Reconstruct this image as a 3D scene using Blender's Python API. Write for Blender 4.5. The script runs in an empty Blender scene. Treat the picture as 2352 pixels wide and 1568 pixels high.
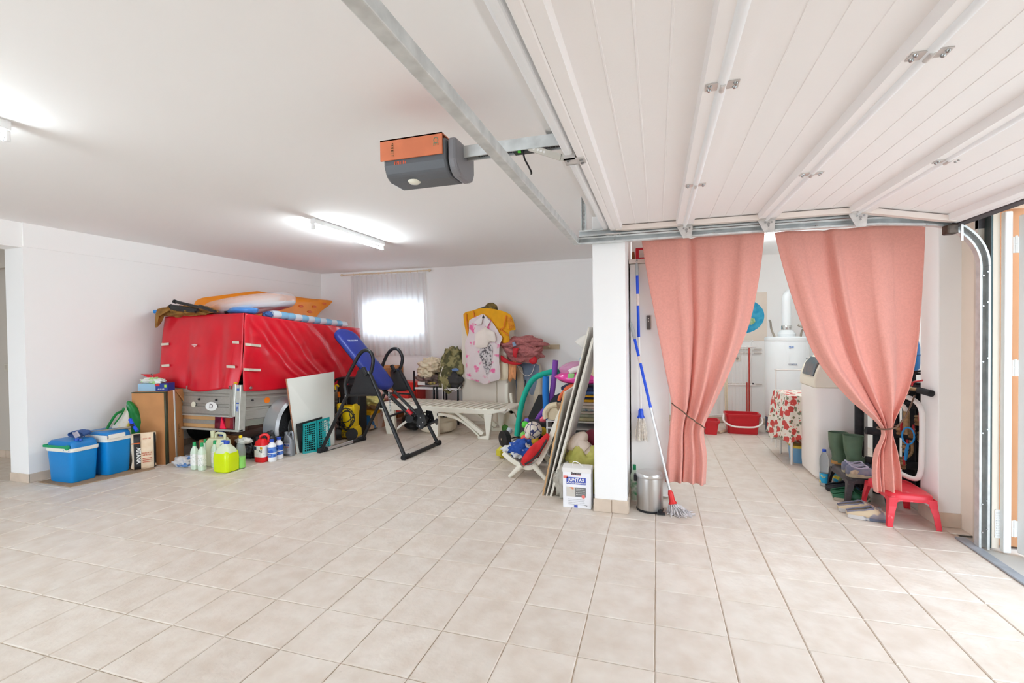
import bpy, bmesh, math, random
from mathutils import Vector, Matrix, Euler, noise
random.seed(7)
C = bpy.context.scene.collection
S = bpy.context.scene
PI = math.pi
# ---------------------------------------------------------------- camera
FPX, CX, CY, CAMH = 1083.9, 1176.0, 784.0, 1.40
_Y = Vector((332, -22, FPX)).normalized()
_X = Vector((3537, -24, -FPX)); _X = (_X - _Y * _X.dot(_Y)).normalized()
_U = _X.cross(_Y); _U = _U if _U.y < 0 else -_U
R3 = Matrix((_X, _Y, _U))                       # image frame (right, down, forward) -> room frame
cam_d = bpy.data.cameras.new('camera'); cam = bpy.data.objects.new('camera', cam_d); C.objects.link(cam)
cam_d.sensor_width = 36.0; cam_d.lens = FPX / 2352 * 36.0; cam_d.clip_start = 0.05; cam_d.clip_end = 200
r, d, f_ = R3.col[0], R3.col[1], R3.col[2]
cam.matrix_world = Matrix(((r.x, -d.x, -f_.x, 0), (r.y, -d.y, -f_.y, 0), (r.z, -d.z, -f_.z, CAMH), (0, 0, 0, 1)))
S.camera = cam
# ---------------------------------------------------------------- world, exposure
W = bpy.data.worlds.new('sky'); S.world = W; W.use_nodes = True
bg = W.node_tree.nodes['Background']; bg.inputs[0].default_value = (0.74, 0.87, 1.0, 1); bg.inputs[1].default_value = 7.5
S.view_settings.view_transform = 'Standard'; S.view_settings.look = 'None'; S.view_settings.gamma = 1.0
S.view_settings.use_curve_mapping = False
S.view_settings.exposure = -0.14
S.cycles.use_denoising = True; S.cycles.use_light_tree = False
S.cycles.max_bounces = 11; S.cycles.diffuse_bounces = 9; S.cycles.glossy_bounces = 3; S.cycles.transmission_bounces = 5; S.cycles.transparent_max_bounces = 8
S.cycles.caustics_reflective = False; S.cycles.caustics_refractive = False
TUBE_STRENGTH = 130.0

# ---------------------------------------------------------------- measuring helpers (photo measurements -> room metres)
def ray(u, v): return R3 @ Vector((u - CX, v - CY, FPX))
def G(u, v, z=0.0):
    q = ray(u, v); return Vector((0, 0, CAMH)) + q * ((z - CAMH) / q.z)
def PY(u, v, y):
    q = ray(u, v); return Vector((0, 0, CAMH)) + q * (y / q.y)
def PX(u, v, x):
    q = ray(u, v); return Vector((0, 0, CAMH)) + q * (x / q.x)
# ---------------------------------------------------------------- materials
def lin(c):
    return tuple(((x / 255) / 12.92 if x / 255 <= 0.04045 else (((x / 255) + 0.055) / 1.055) ** 2.4) for x in c)
MATS = {}
def mk(name, rgb, rough=0.5, metal=0.0, var=0.0, scale=4.0, bump=0.0, bscale=60.0, trans=0.0, alpha=1.0, emis=0.0, spec=0.5, coat=0.0, rgb2=None, stretch=None, rand=0.0, sheen=0.0, ior=1.45, lo=0.35, hi=0.65):
    if name in MATS: return MATS[name]
    m = bpy.data.materials.new(name); m.use_nodes = True
    nt = m.node_tree; b = nt.nodes['Principled BSDF']; L = nt.links
    c = lin(rgb)
    b.inputs['Base Color'].default_value = (*c, 1); b.inputs['Roughness'].default_value = rough
    b.inputs['Metallic'].default_value = metal; b.inputs['Specular IOR Level'].default_value = spec
    b.inputs['Transmission Weight'].default_value = trans; b.inputs['Alpha'].default_value = alpha
    b.inputs['Coat Weight'].default_value = coat; b.inputs['IOR'].default_value = ior
    b.inputs['Sheen Weight'].default_value = sheen
    if emis:
        b.inputs['Emission Color'].default_value = (*c, 1); b.inputs['Emission Strength'].default_value = emis
    src = None
    tc = nt.nodes.new('ShaderNodeTexCoord'); vec = tc.outputs['Object']
    if stretch:
        mp = nt.nodes.new('ShaderNodeMapping'); mp.inputs['Scale'].default_value = stretch
        L.new(vec, mp.inputs['Vector']); vec = mp.outputs['Vector']
    if rand and (var or rgb2):
        oi = nt.nodes.new('ShaderNodeObjectInfo'); ad = nt.nodes.new('ShaderNodeVectorMath'); ad.operation = 'ADD'
        sc = nt.nodes.new('ShaderNodeVectorMath'); sc.operation = 'SCALE'; sc.inputs[0].default_value = (37, 53, 71)
        L.new(oi.outputs['Random'], sc.inputs['Scale']); L.new(vec, ad.inputs[0]); L.new(sc.outputs[0], ad.inputs[1]); vec = ad.outputs[0]
    if var or rgb2:
        n = nt.nodes.new('ShaderNodeTexNoise'); n.inputs['Scale'].default_value = scale; n.inputs['Detail'].default_value = 2.5
        L.new(vec, n.inputs['Vector'])
        ra = nt.nodes.new('ShaderNodeValToRGB'); ra.color_ramp.elements[0].position = lo; ra.color_ramp.elements[1].position = hi
        c2 = lin(rgb2) if rgb2 else tuple(min(1, x * (1 + var)) for x in c)
        c1 = c if rgb2 else tuple(x * (1 - var) for x in c)
        ra.color_ramp.elements[0].color = (*c1, 1); ra.color_ramp.elements[1].color = (*c2, 1)
        L.new(n.outputs['Fac'], ra.inputs['Fac']); src = ra.outputs['Color']
    if rand:
        oi2 = nt.nodes.new('ShaderNodeObjectInfo'); hs = nt.nodes.new('ShaderNodeHueSaturation')
        mr = nt.nodes.new('ShaderNodeMapRange'); mr.inputs['To Min'].default_value = 1 - rand; mr.inputs['To Max'].default_value = 1 + rand
        L.new(oi2.outputs['Random'], mr.inputs['Value']); L.new(mr.outputs['Result'], hs.inputs['Value'])
        if src: L.new(src, hs.inputs['Color'])
        else: hs.inputs['Color'].default_value = (*c, 1)
        src = hs.outputs['Color']
    if src: L.new(src, b.inputs['Base Color'])
    if bump:
        n2 = nt.nodes.new('ShaderNodeTexNoise'); n2.inputs['Scale'].default_value = bscale; n2.inputs['Detail'].default_value = 2
        L.new(vec, n2.inputs['Vector'])
        bp = nt.nodes.new('ShaderNodeBump'); bp.inputs['Strength'].default_value = bump; bp.inputs['Distance'].default_value = 0.01
        L.new(n2.outputs['Fac'], bp.inputs['Height']); L.new(bp.outputs['Normal'], b.inputs['Normal'])
    MATS[name] = m
    return m
# ---------------------------------------------------------------- mesh builder
class MB:
    def __init__(s): s.v = []; s.f = []; s.m = []; s.soft = False
    def add(s, vs, fs, mi=0):
        o = len(s.v); s.v += [Vector(p) for p in vs]; s.f += [tuple(i + o for i in q) for q in fs]; s.m += [mi] * len(fs); return s
    def box(s, a, b, mi=0, M=None):
        x0, y0, z0 = a; x1, y1, z1 = b
        vs = [Vector(p) for p in ((x0,y0,z0),(x1,y0,z0),(x1,y1,z0),(x0,y1,z0),(x0,y0,z1),(x1,y0,z1),(x1,y1,z1),(x0,y1,z1))]
        if M is not None: vs = [M @ p for p in vs]
        return s.add(vs, [(0,3,2,1),(4,5,6,7),(0,1,5,4),(1,2,6,5),(2,3,7,6),(3,0,4,7)], mi)
    def cbox(s, c, size, mi=0, M=None):
        c = Vector(c); h = Vector(size) / 2
        return s.box(c - h, c + h, mi, M)
    def rings(s, rs, close=True, cap=True, mi=0):
        n = len(rs[0]); vs = [p for r_ in rs for p in r_]; fs = []
        for k in range(len(rs) - 1):
            for i in range(n if close else n - 1):
                j = (i + 1) % n
                fs.append((k*n+i, k*n+j, (k+1)*n+j, (k+1)*n+i))
        if cap and close:
            fs.append(tuple(reversed(range(n)))); fs.append(tuple((len(rs)-1)*n + i for i in range(n)))
        return s.add(vs, fs, mi)
    def tube(s, pts, rad, n=8, mi=0, closed=False, cap=True):
        pts = [Vector(p) for p in pts]; N = len(pts); rs = []
        ref = None
        for i, p in enumerate(pts):
            if closed: t = pts[(i+1) % N] - pts[i-1]
            else: t = pts[min(i+1, N-1)] - pts[max(i-1, 0)]
            t.normalize()
            if ref is None:
                a = Vector((0,0,1)) if abs(t.z) < 0.9 else Vector((1,0,0)); ref = (a - t * a.dot(t)).normalized()
            else:
                ref = ref - t * ref.dot(t)
                ref = ref.normalized() if ref.length > 1e-6 else t.orthogonal().normalized()
            q = t.cross(ref); rr = rad[i] if isinstance(rad, (list, tuple)) else rad
            rs.append([p + ref * math.cos(2*PI*k/n) * rr + q * math.sin(2*PI*k/n) * rr for k in range(n)])
        if closed: rs.append(rs[0]); return s.rings(rs, cap=False, mi=mi)
        return s.rings(rs, cap=cap, mi=mi)
    def lathe(s, prof, c=(0,0,0), n=20, mi=0, sx=1, sy=1, M=None):
        c = Vector(c); rs = []
        for r_, z in prof:
            ring = [Vector((c.x + r_*sx*math.cos(2*PI*k/n), c.y + r_*sy*math.sin(2*PI*k/n), c.z + z)) for k in range(n)]
            rs.append([M @ p for p in ring] if M is not None else ring)
        return s.rings(rs, mi=mi)
    def loft(s, secs, c=(0,0,0), n=24, p=4.0, mi=0, M=None):
        """secs: (z, rx, ry[, ox, oy]) super-ellipse sections"""
        c = Vector(c); rs = []
        for q in secs:
            z, rx, ry = q[:3]; ox, oy = (q[3], q[4]) if len(q) > 3 else (0, 0); ring = []
            for k in range(n):
                a = 2*PI*(k+.5)/n; ca, sa = math.cos(a), math.sin(a)
                ring.append(Vector((c.x + ox + rx*math.copysign(abs(ca)**(2/p), ca), c.y + oy + ry*math.copysign(abs(sa)**(2/p), sa), c.z + z)))
            rs.append([M @ t for t in ring] if M is not None else ring)
        return s.rings(rs, mi=mi)
    def prism(s, poly, a, b, axis='y', mi=0, M=None):
        """poly of (p,q) extruded from a to b along axis; p,q are the two other axes in order"""
        def P(p, q, t):
            v = {'x': (t, p, q), 'y': (p, t, q), 'z': (p, q, t)}[axis]; v = Vector(v); return M @ v if M is not None else v
        return s.rings([[P(p, q, a) for p, q in poly], [P(p, q, b) for p, q in poly]], mi=mi)
    def grid(s, fn, nu, nv, mi=0):
        vs = [fn(i/nu, j/nv) for j in range(nv+1) for i in range(nu+1)]; fs = []
        for j in range(nv):
            for i in range(nu):
                a = j*(nu+1)+i; fs.append((a, a+1, a+nu+2, a+nu+1))
        return s.add(vs, fs, mi)
    def puff(s, poly, T, rings=5, mi=0, wr=0.0, ws=9.0, seed=0, M=None, back=1.0):
        """soft padded shape from an outline in the local x-z plane, thickness T along y, wrinkled"""
        s.soft = True
        if len(poly) >= 5:      # round the outline
            q_ = []; N = len(poly)
            for i in range(N):
                a, b, c, d_ = (Vector((*poly[(i+k) % N], 0)) for k in (-1, 0, 1, 2))
                for t in (0, .25, .5, .75): w = .5*((2*b) + (c-a)*t + (2*a-5*b+4*c-d_)*t*t + (3*b-a-3*c+d_)*t**3); w = w.lerp(b.lerp(c, t), .35); q_.append((w.x, w.y))
            poly = q_; rings = max(rings, 7)
        n = len(poly); cx = sum(p[0] for p in poly)/n; cz = sum(p[1] for p in poly)/n; vs = []; fs = []
        def P(x, y, z):
            if wr: y += wr * noise.noise(Vector((x*ws + seed*3.1, seed*1.7, z*ws*.6))) + wr*.5*noise.noise(Vector((x*ws*2.3, seed, z*ws*1.4+seed)))
            v = Vector((x, y, z)); return M @ v if M is not None else v
        for side in (-1, 1):
            base = len(vs); t_ = T * (1 if side < 0 else back)
            for k in range(rings+1):
                q = 1 - k/(rings+.0) if k < rings else 0.0
                y = side * t_ * math.sqrt(max(0, 1 - q*q))
                if k == rings: vs.append(P(cx, y, cz))
                else: vs += [P(cx + (p[0]-cx)*q, y, cz + (p[1]-cz)*q) for p in poly]
            for k in range(rings-1):
                for i in range(n):
                    j = (i+1) % n; a = (base+k*n+i, base+k*n+j, base+(k+1)*n+j, base+(k+1)*n+i)
                    fs.append(a if side < 0 else a[::-1])
            ci = base + rings*n
            for i in range(n):
                j = (i+1) % n; a = (base+(rings-1)*n+i, base+(rings-1)*n+j, ci); fs.append(a if side < 0 else a[::-1])
        return s.add(vs, fs, mi)
    def blob(s, c, rad, amp=0.2, fr=2.5, seed=0, nu=20, nv=12, mi=0, flat=None, fold=0.0, M=None):
        s.soft = True; c = Vector(c); vs = []; fs = []; nu = int(nu*1.9); nv = int(nv*1.9)
        for j in range(nv+1):
            th = PI*j/nv
            for i in range(nu):
                ph = 2*PI*i/nu; d_ = Vector((math.sin(th)*math.cos(ph), math.sin(th)*math.sin(ph), math.cos(th)))
                k = 1 + amp*noise.noise(d_*fr + Vector((seed*5.3, seed, -seed))) + amp*.5*noise.noise(d_*fr*2.3 + Vector((seed, seed*2, 3)))
                if fold: k += fold*.75*abs(noise.noise(d_*fr*1.9 + Vector((seed, 9, seed)))) 
                p = Vector((d_.x*rad[0]*k, d_.y*rad[1]*k, d_.z*rad[2]*k))
                if flat is not None: p.z = max(p.z, flat)
                p = c + p; vs.append(M @ p if M is not None else p)
        for j in range(nv):
            for i in range(nu): fs.append((j*nu+i, (j+1)*nu+i, (j+1)*nu+(i+1) % nu, j*nu+(i+1) % nu))
        return s.add(vs, fs, mi)
def obj(name, mb, mats, parent=None, smooth=True, bevel=0.0, world=True, angle=40, kind=None, bseg=2, solid=0.0):
    me = bpy.data.meshes.new(name); me.from_pydata([tuple(v) for v in mb.v], [], mb.f); 
    mats = mats if isinstance(mats, (list, tuple)) else [mats]
    for m in mats: me.materials.append(m)
    if len(mats) > 1: me.polygons.foreach_set('material_index', mb.m)
    bm = bmesh.new(); bm.from_mesh(me); bmesh.ops.recalc_face_normals(bm, faces=bm.faces); bm.to_mesh(me); bm.free()
    if mb.soft and angle == 40: angle = 180
    if smooth:
        me.polygons.foreach_set('use_smooth', [True]*len(me.polygons)); me.set_sharp_from_angle(angle=math.radians(angle))
    me.update()
    o = bpy.data.objects.new(name, me); C.objects.link(o)
    if parent is not None:
        o.parent = parent
        if world: o.matrix_parent_inverse = wm(parent).inverted()
    if solid:
        md = o.modifiers.new('thickness', 'SOLIDIFY'); md.thickness = solid; md.offset = 0
    if bevel:
        md = o.modifiers.new('bevel', 'BEVEL'); md.width = bevel; md.segments = bseg; md.limit_method = 'ANGLE'; md.angle_limit = math.radians(35); md.harden_normals = False
    if kind: o['kind'] = kind
    return o
def wm(o):
    m = Matrix.LocRotScale(o.location, o.rotation_euler, o.scale)
    return (wm(o.parent) @ o.matrix_parent_inverse @ m) if o.parent else m
def thing(name, label, cat, loc=(0,0,0), group=None, rotz=0.0, rot=None):
    o = bpy.data.objects.new(name, None); C.objects.link(o); o.location = loc; o.rotation_euler = rot if rot else (0, 0, rotz)
    o.empty_display_size = 0.05
    return tag(o, label, cat, group)
def tag(o, label, cat, group=None):
    o['label'] = label; o['category'] = cat
    if group: o['group'] = group
    return o
def struct(name, mb, mats, **k):
    k.setdefault('smooth', False); o = obj(name, mb, mats, **k); o['kind'] = 'structure'; return o
def dup(root, loc, rotz=None, label=None):
    r_ = root.copy(); C.objects.link(r_); r_.location = loc
    if rotz is not None: r_.rotation_euler = (0, 0, rotz)
    if label: r_['label'] = label
    for ch in root.children:
        c = ch.copy(); C.objects.link(c); c.parent = r_
        for g in ch.children:
            e = g.copy(); C.objects.link(e); e.parent = c
    return r_
def text(s, size, mat, parent, M, extrude=0.0006, name='lettering', align='CENTER', world=True, sx=1.0, bold=0.0):
    cu = bpy.data.curves.new(name, 'FONT'); cu.body = s; cu.size = size; cu.extrude = extrude; cu.align_x = align; cu.align_y = 'CENTER'; cu.offset = bold
    cu.resolution_u = 3; tmp = bpy.data.objects.new('tmp', cu)
    me = bpy.data.meshes.new_from_object(tmp); bpy.data.objects.remove(tmp)
    me.materials.clear(); me.materials.append(mat); o = bpy.data.objects.new(name, me); C.objects.link(o); o.parent = parent
    T = M @ Matrix.Diagonal((sx, 1, 1, 1))
    if world: T = wm(parent).inverted() @ T
    o.matrix_basis = T
    return o
def marks(parent, M, length, h, mat, seed=1, rows=1, gap=1.6, name='print_marks'):
    """rows of small illegible printed strokes in the writing plane M"""
    rnd = random.Random(seed); m = MB()
    for r_ in range(rows):
        x = -length/2; z0 = -r_*h*gap
        while x < length/2 - h*.3:
            w = h*rnd.uniform(.18, .3); k = rnd.random()
            m.box((x, z0-h/2, 0), (x+w, z0+h/2*rnd.uniform(.6, 1), .0006), M=M)
            if k > .4: m.box((x, z0+h*rnd.uniform(-.4, .3), 0), (x+h*.5, z0+h*rnd.uniform(.31, .42), .0006), M=M)
            x += h*rnd.uniform(.55, .8)
    return obj(name, m, mat, parent=parent, smooth=False)
def frame(o, xdir, up):
    """matrix with local x along xdir, local y along up (a writing plane) at point o"""
    x = Vector(xdir).normalized(); u = Vector(up); u = (u - x * u.dot(x)).normalized(); n = x.cross(u)
    return Matrix(((x.x, u.x, n.x, o[0]), (x.y, u.y, n.y, o[1]), (x.z, u.z, n.z, o[2]), (0, 0, 0, 1)))
def lerp(a, b, t): return a + (b - a) * t
def smoothpts(pts, k=6):
    """Catmull-Rom through points"""
    P = [Vector(p) for p in pts]; out = []
    for i in range(len(P)-1):
        p0, p1, p2, p3 = P[max(i-1,0)], P[i], P[i+1], P[min(i+2, len(P)-1)]
        for j in range(k):
            t = j/k; out.append(0.5*((2*p1) + (p2-p0)*t + (2*p0-5*p1+4*p2-p3)*t*t + (3*p1-p0-3*p2+p3)*t**3))
    out.append(P[-1]); return out
def XF(loc, rz=0, rx=0, ry=0): return Matrix.Translation(Vector(loc)) @ Euler((rx, ry, rz)).to_matrix().to_4x4()
# ================================================================ the setting
CEIL = 2.53; XL = -5.87; YB = 7.25; YLB = 7.85
white = mk('wall_paint', (244, 242, 240), 0.85)
ceilm = mk('ceiling_paint', (244, 243, 242), 0.9)
grout = mk('grout', (202, 186, 167), 0.9, var=0.08, scale=9)
tilem = mk('floor_tile', (211, 197, 183), 0.42, rgb2=(223, 213, 202), scale=9.0, bump=0.28, bscale=34, rand=0.03, lo=0.3, hi=0.7, spec=0.4)
skirt = mk('skirting_tile', (208, 190, 172), 0.5, var=0.08, scale=8, rand=0.05)
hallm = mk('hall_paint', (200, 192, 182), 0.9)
# floor with single tiles
TS = 0.3215; TX0 = -0.016; TY0 = 2.655
fl = struct('floor', MB().box((-9.0, -2.2, -0.12), (1.95, 8.0, -0.006)).box((1.95, 4.06, -.12), (2.5, 8.0, -.006)), grout)
def tile_mesh(i):
    rnd = random.Random(i); h = TS/2 - 0.0017; m = MB(); n = 6
    def ring(ins, z, jit):
        out = []
        cs = [(-h+ins, -h+ins), (h-ins, -h+ins), (h-ins, h-ins), (-h+ins, h-ins)]
        for k in range(4):
            a, b = cs[k], cs[(k+1) % 4]
            for q in range(n):
                t = q/n; x, y = lerp(a[0], b[0], t), lerp(a[1], b[1], t)
                jx = jit*rnd.uniform(-1, 1); jy = jit*rnd.uniform(-1, 1)
                out.append(Vector((x+jx, y+jy, z)))
        return out
    m.rings([ring(0, -0.008, 0), ring(0.0003, -0.0035, .0012), ring(0.0045, 0, .0006)], cap=False)
    k = len(m.v); m.f.append(tuple(range(2*4*n, 3*4*n))); m.m.append(0)
    return m
def proj(p):
    q = R3.transposed() @ (Vector(p) - Vector((0, 0, CAMH))); return (CX + FPX*q.x/q.z, CY + FPX*q.y/q.z, q.z) if q.z > .05 else None
cells = []
for i in range(-28, 8):
    for j in range(-14, 18):
        x, y = TX0 + (i+.5)*TS, TY0 + (j+.5)*TS
        if x > 2.45 or (x > 1.95 and y < 4.0) or y > 7.9 or y < -2.1: continue
        if x < XL - 0.1 and y > 3.65: continue
        if x < -0.5 and y > 7.3: continue
        s_ = proj((x, y, 0)); vis = 0
        if s_ and -150 < s_[0] < 2500 and s_[1] < 1720: vis = 1.0/s_[2]**3
        cells.append((vis, x, y))
cells.sort(key=lambda c: -c[0])
protos = []
for i in range(6):
    me_o = obj('tile', tile_mesh(i), tilem, smooth=True, angle=12); protos.append(me_o.data); bpy.data.objects.remove(me_o)
for k, (vis, x, y) in enumerate(cells[:300]):
    o = bpy.data.objects.new('tile', protos[k % 6]); C.objects.link(o); o.parent = fl
    o.location = (x + random.uniform(-.0008, .0008), y + random.uniform(-.0008, .0008), random.uniform(-.0006, 0)); o.rotation_euler = (random.uniform(-.0012, .0012), random.uniform(-.0012, .0012), (k % 4)*PI/2)
tf = MB()
h = TS/2 - .0017
for vis, x, y in cells[300:]:
    tf.rings([[Vector((x+a, y+b, -0.008)) for a, b in ((-h,-h),(h,-h),(h,h),(-h,h))], [Vector((x+a, y+b, -0.001)) for a, b in ((-h,-h),(h,-h),(h,h),(-h,h))], [Vector((x+a*.97, y+b*.97, 0)) for a, b in ((-h,-h),(h,-h),(h,h),(-h,h))]])
obj('tile_field', tf, tilem, parent=fl, kind='stuff', smooth=False)
# walls
struct('ceiling', MB().box((-9.2, -2.2, CEIL), (2.65, 8.1, CEIL+.15)), ceilm)
struct('wall_left', MB().box((-6.14, 3.0, 0), (XL, 7.45, CEIL)), white)
struct('trim_1', MB().box((-6.14, -2.2, 2.29), (XL, 3.0, CEIL)).box((-5.9, 3.0, 2.30), (XL+.012, YB, CEIL)), white)
wb = MB()
for a, b in (((XL, 0), (-4.97, CEIL)), ((-3.78, 0), (-.47, CEIL)), ((-4.97, 0), (-3.78, 1.38)), ((-4.97, 2.0), (-3.78, CEIL))):
    wb.box((a[0], YB, a[1]), (b[0], YB+.22, b[1]))
struct('wall_back', wb, white)
struct('trim_2', MB().box((-2.35, YB-.012, 2.49), (-.47, YB, CEIL)), white)
struct('wall_partition', MB().box((-.475, 3.715, 0), (-.225, YLB, CEIL)), white, bevel=0.006)
struct('trim_3', MB().box((-.47, -2.2, 2.30), (-.12, 3.715, CEIL)), white)
struct('trim_4', MB().box((-.22, 3.92, 2.30), (2.1, 4.2, CEIL)), white)
struct('wall_laundry_back', MB().box((-.3, YLB, 0), (2.6, YLB+.2, CEIL)), white)
struct('wall_laundry_right', MB().box((2.4, 4.3, 0), (2.6, YLB, CEIL)), white)
struct('wall_pillar_right', MB().box((1.9, 4.06, 0), (2.6, 4.3, CEIL)), white, bevel=0.006)
struct('wall_front', MB().box((-9.0, -2.4, 0), (-5.8, -2.2, CEIL)).box((-1.8, -2.4, 0), (2.3, -2.2, CEIL)).box((-5.8, -2.4, 2.4), (-1.8, -2.2, CEIL)), white)  # wall behind the camera; its wide opening is added to let fill daylight in
# wall with the garage opening
YO0, YO1 = 0.42, 3.74
struct('wall_right', MB().box((2.03, YO1, 0), (2.066, 4.06, CEIL)).box((2.03, -2.2, 0), (2.24, YO0, CEIL)).box((2.03, YO0, 2.14), (2.24, YO1, CEIL)), mk('reveal_plaster', (240, 229, 214), .8, var=.03, scale=3))
# hall behind the left opening
struct('wall_hall_back', MB().box((-9.0, 3.58, 0), (-6.14, 3.75, CEIL)), hallm)
struct('wall_hall_left', MB().box((-9.2, -2.2, 0), (-9.0, 3.7, CEIL)), hallm)
struct('trim_5', MB().box((-9.0, 3.50, 2.23), (-6.14, 3.58, CEIL)), hallm)
# skirting tiles
def skirting(name, a, b, nrm, hgt=.085, step=TS):
    a = Vector((*a, 0)); b = Vector((*b, 0)); n_ = Vector((*nrm, 0)); L_ = (b-a).length; d_ = (b-a)/L_
    m = MB(); q = [a, b, b+n_*.005, a+n_*.005]
    root = struct(name, m.rings([[p for p in q], [p+Vector((0,0,hgt-.004)) for p in q]]), grout)
    t = 0; k = 0
    while t < L_-.02:
        e = min(L_, t+step-.004); p0, p1 = a+d_*t, a+d_*e
        mm = MB(); q = [p0, p1, p1+n_*.012, p0+n_*.012]; mm.rings([[p for p in q], [p+Vector((0,0,hgt)) for p in q]])
        obj('tile', mm, skirt, parent=root, smooth=False, bevel=.003); t += step; k += 1
skirting('baseboard_left', (XL, 3.0), (XL, YB), (1, 0))
skirting('baseboard_jamb', (-6.14, 3.0), (XL+.012, 3.0), (0, -1))
skirting('baseboard_hall', (-9.0, 3.58), (-6.14, 3.58), (0, -1))
skirting('baseboard_pillar', (-.482, 3.715), (-.218, 3.715), (0, -1), .1, .142)
skirting('baseboard_partition', (-.225, 3.715), (-.225, 4.1), (1, 0), .1)
skirting('baseboard_right', (1.9, 4.06), (2.03, 4.06), (0, -1), .1)
skirting('baseboard_right_return', (1.9, 4.06), (1.9, 4.3), (-1, 0), .1)
skirting('baseboard_laundry', (-.22, YLB), (2.4, YLB), (0, -1))
skirting('baseboard_back', (XL, YB), (-.47, YB), (0, -1))
# outside: paved ground in daylight
struct('ground_outside', MB().box((1.95, -6, -.16), (9, 9, -.02)), mk('paving', (205, 202, 196), .8, var=.05, scale=2))
struct('wall_sky_blocker', MB().box((6.0, -6, -.1), (6.2, 9, 1.5)), mk('sky_blocker_render', (222, 220, 216), .8))  # unseen wall, added to cut low sky light entering the garage opening
struct('ground_front', MB().box((-12, -9, -.16), (1.95, -2.4, -.02)), MATS['paving'])
# window in the back wall
wn = struct('window_1', MB().box((-4.97, 7.33, 1.38), (-3.78, 7.38, 1.43)).box((-4.97, 7.33, 1.95), (-3.78, 7.38, 2.0)).box((-4.97, 7.33, 1.43), (-4.92, 7.38, 1.95)).box((-3.83, 7.33, 1.43), (-3.78, 7.38, 1.95)).box((-4.40, 7.33, 1.43), (-4.34, 7.38, 1.95)), mk('window_frame', (240, 240, 240), .4))
for a, b in ((-4.92, -4.40), (-4.34, -3.83)):
    obj('pane', MB().box((a, 7.35, 1.43), (b, 7.356, 1.95)), mk('pane_glass', (250, 252, 252), .02, alpha=.06), parent=wn, smooth=False)
# ================================================================ garage door overhead, with its gear
doorw = mk('door_steel_white', (240, 237, 236), .5, bump=.05, bscale=140, spec=.3)
doorw2 = mk('door_joint_white', (238, 240, 242), .3)
galv = mk('galvanised', (204, 207, 206), .5, metal=.45, var=.12, scale=14, bump=.02, bscale=60)
galvl = mk('galvanised_light', (206, 208, 206), .5, metal=.4, var=.1, scale=18)
plate = mk('hinge_steel', (208, 203, 199), .4, metal=.4, var=.1, scale=25)
bolt = mk('bolt_steel', (170, 172, 172), .25, metal=1)
rubber = mk('dark_rubber', (74, 70, 72), .6, var=.1, scale=20)
YD0, YD1 = .48, 3.655; ZD = 2.165; TH = .042
SX = [-.30, .20, .73, 1.27, 1.80]
gd = thing('garage_door', 'white sectional overhead garage door rolled open under the ceiling', 'garage door', (0.75, 2.1, ZD))
def door_panel(x0, x1, M=None, lead=False):
    zb = ZD + .038; fw = .055; xs = []
    prof = [(x0+.012, ZD), (x0+fw, ZD), (x0+fw+.006, zb)]
    a, b = x0+fw+.006, x1-fw-.006; n = 4
    for k in range(1, n):
        xc = lerp(a, b, k/n); prof += [(xc-.004, zb), (xc-.0025, zb-.0022), (xc+.0025, zb-.0022), (xc+.004, zb)]
    prof += [(x1-fw-.006, zb), (x1-fw, ZD), (x1-.012, ZD), (x1-.012, ZD+TH+.012), (x0+.012, ZD+TH+.012)]
    return MB().prism(prof, YD0, YD1, 'y', M=M)
ang = math.atan2(.105, .53)
MT = Matrix.Translation((SX[3], 0, ZD)) @ Matrix.Rotation(ang, 4, 'Y') @ Matrix.Translation((-SX[3], 0, -ZD))
for k in range(4):
    M_ = MT if k == 3 else None
    p = obj('door_panel', door_panel(SX[k], SX[k+1], M_), doorw, parent=gd, smooth=True, angle=20)
    # pressed end stile along the track side and the far side
    for yy in (YD0, YD1-.05):
        obj('end_stile', MB().box((SX[k]+.012, yy, ZD-.004), (SX[k+1]-.012, yy+.05, ZD+.03), M=M_), mk('stile', (226, 214, 206), .5), parent=p, smooth=False)
for k in (1, 2, 3):
    obj('joint_rod', MB().tube([(SX[k], YD0, ZD+.006), (SX[k], YD1, ZD+.006)], .017, 10), doorw2, parent=gd)
# leading edge: rounded white section and the outer lip
obj('lead_edge', MB().box((SX[0]-.03, YD0, ZD-.002), (SX[0]+.012, YD1, ZD+TH+.012)), doorw, parent=gd, smooth=False, bevel=.008)
obj('lead_lip', MB().box((SX[0]-.085, YD0, ZD+.012), (SX[0]-.045, YD1, ZD+.05)), doorw2, parent=gd, smooth=False, bevel=.012, bseg=3)
Mb = MT
obj('bottom_rail', MB().box((SX[4]-.012, YD0, ZD-.002), (SX[4]+.012, YD1, ZD+TH+.01), M=Mb), doorw, parent=gd, smooth=False, bevel=.004)
obj('bottom_seal', MB().box((SX[4]+.012, YD0-.01, ZD-.008), (SX[4]+.055, YD1+.06, ZD+.035), M=Mb), rubber, parent=gd, smooth=False, bevel=.004)
def hinge(x, y, M=None):
    h_ = MB().box((x-.048, y-.022, ZD-.004), (x+.048, y+.022, ZD-.0005), M=M)
    ho = obj('hinge', h_, plate, parent=gd, smooth=False)
    k = MB().tube([(M @ Vector(q) if M is not None else Vector(q)) for q in ((x, y-.02, ZD-.009), (x, y+.02, ZD-.009))], .008, 10)
    obj('knuckle', k, plate, parent=ho)
    for sx in (-1, 1):
        for sy in (-1, 1):
            c = Vector((x+sx*.037, y+sy*.012, ZD-.009)); m = MB().lathe([(.0001, -.002), (.004, -.0015), (.0065, .002), (.007, .005)], c, 8, M=M)
            obj('bolt', m, bolt, parent=ho)
for k in (1, 2, 3):
    for y in (.55, 1.61, 2.65): hinge(SX[k], y)
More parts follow.
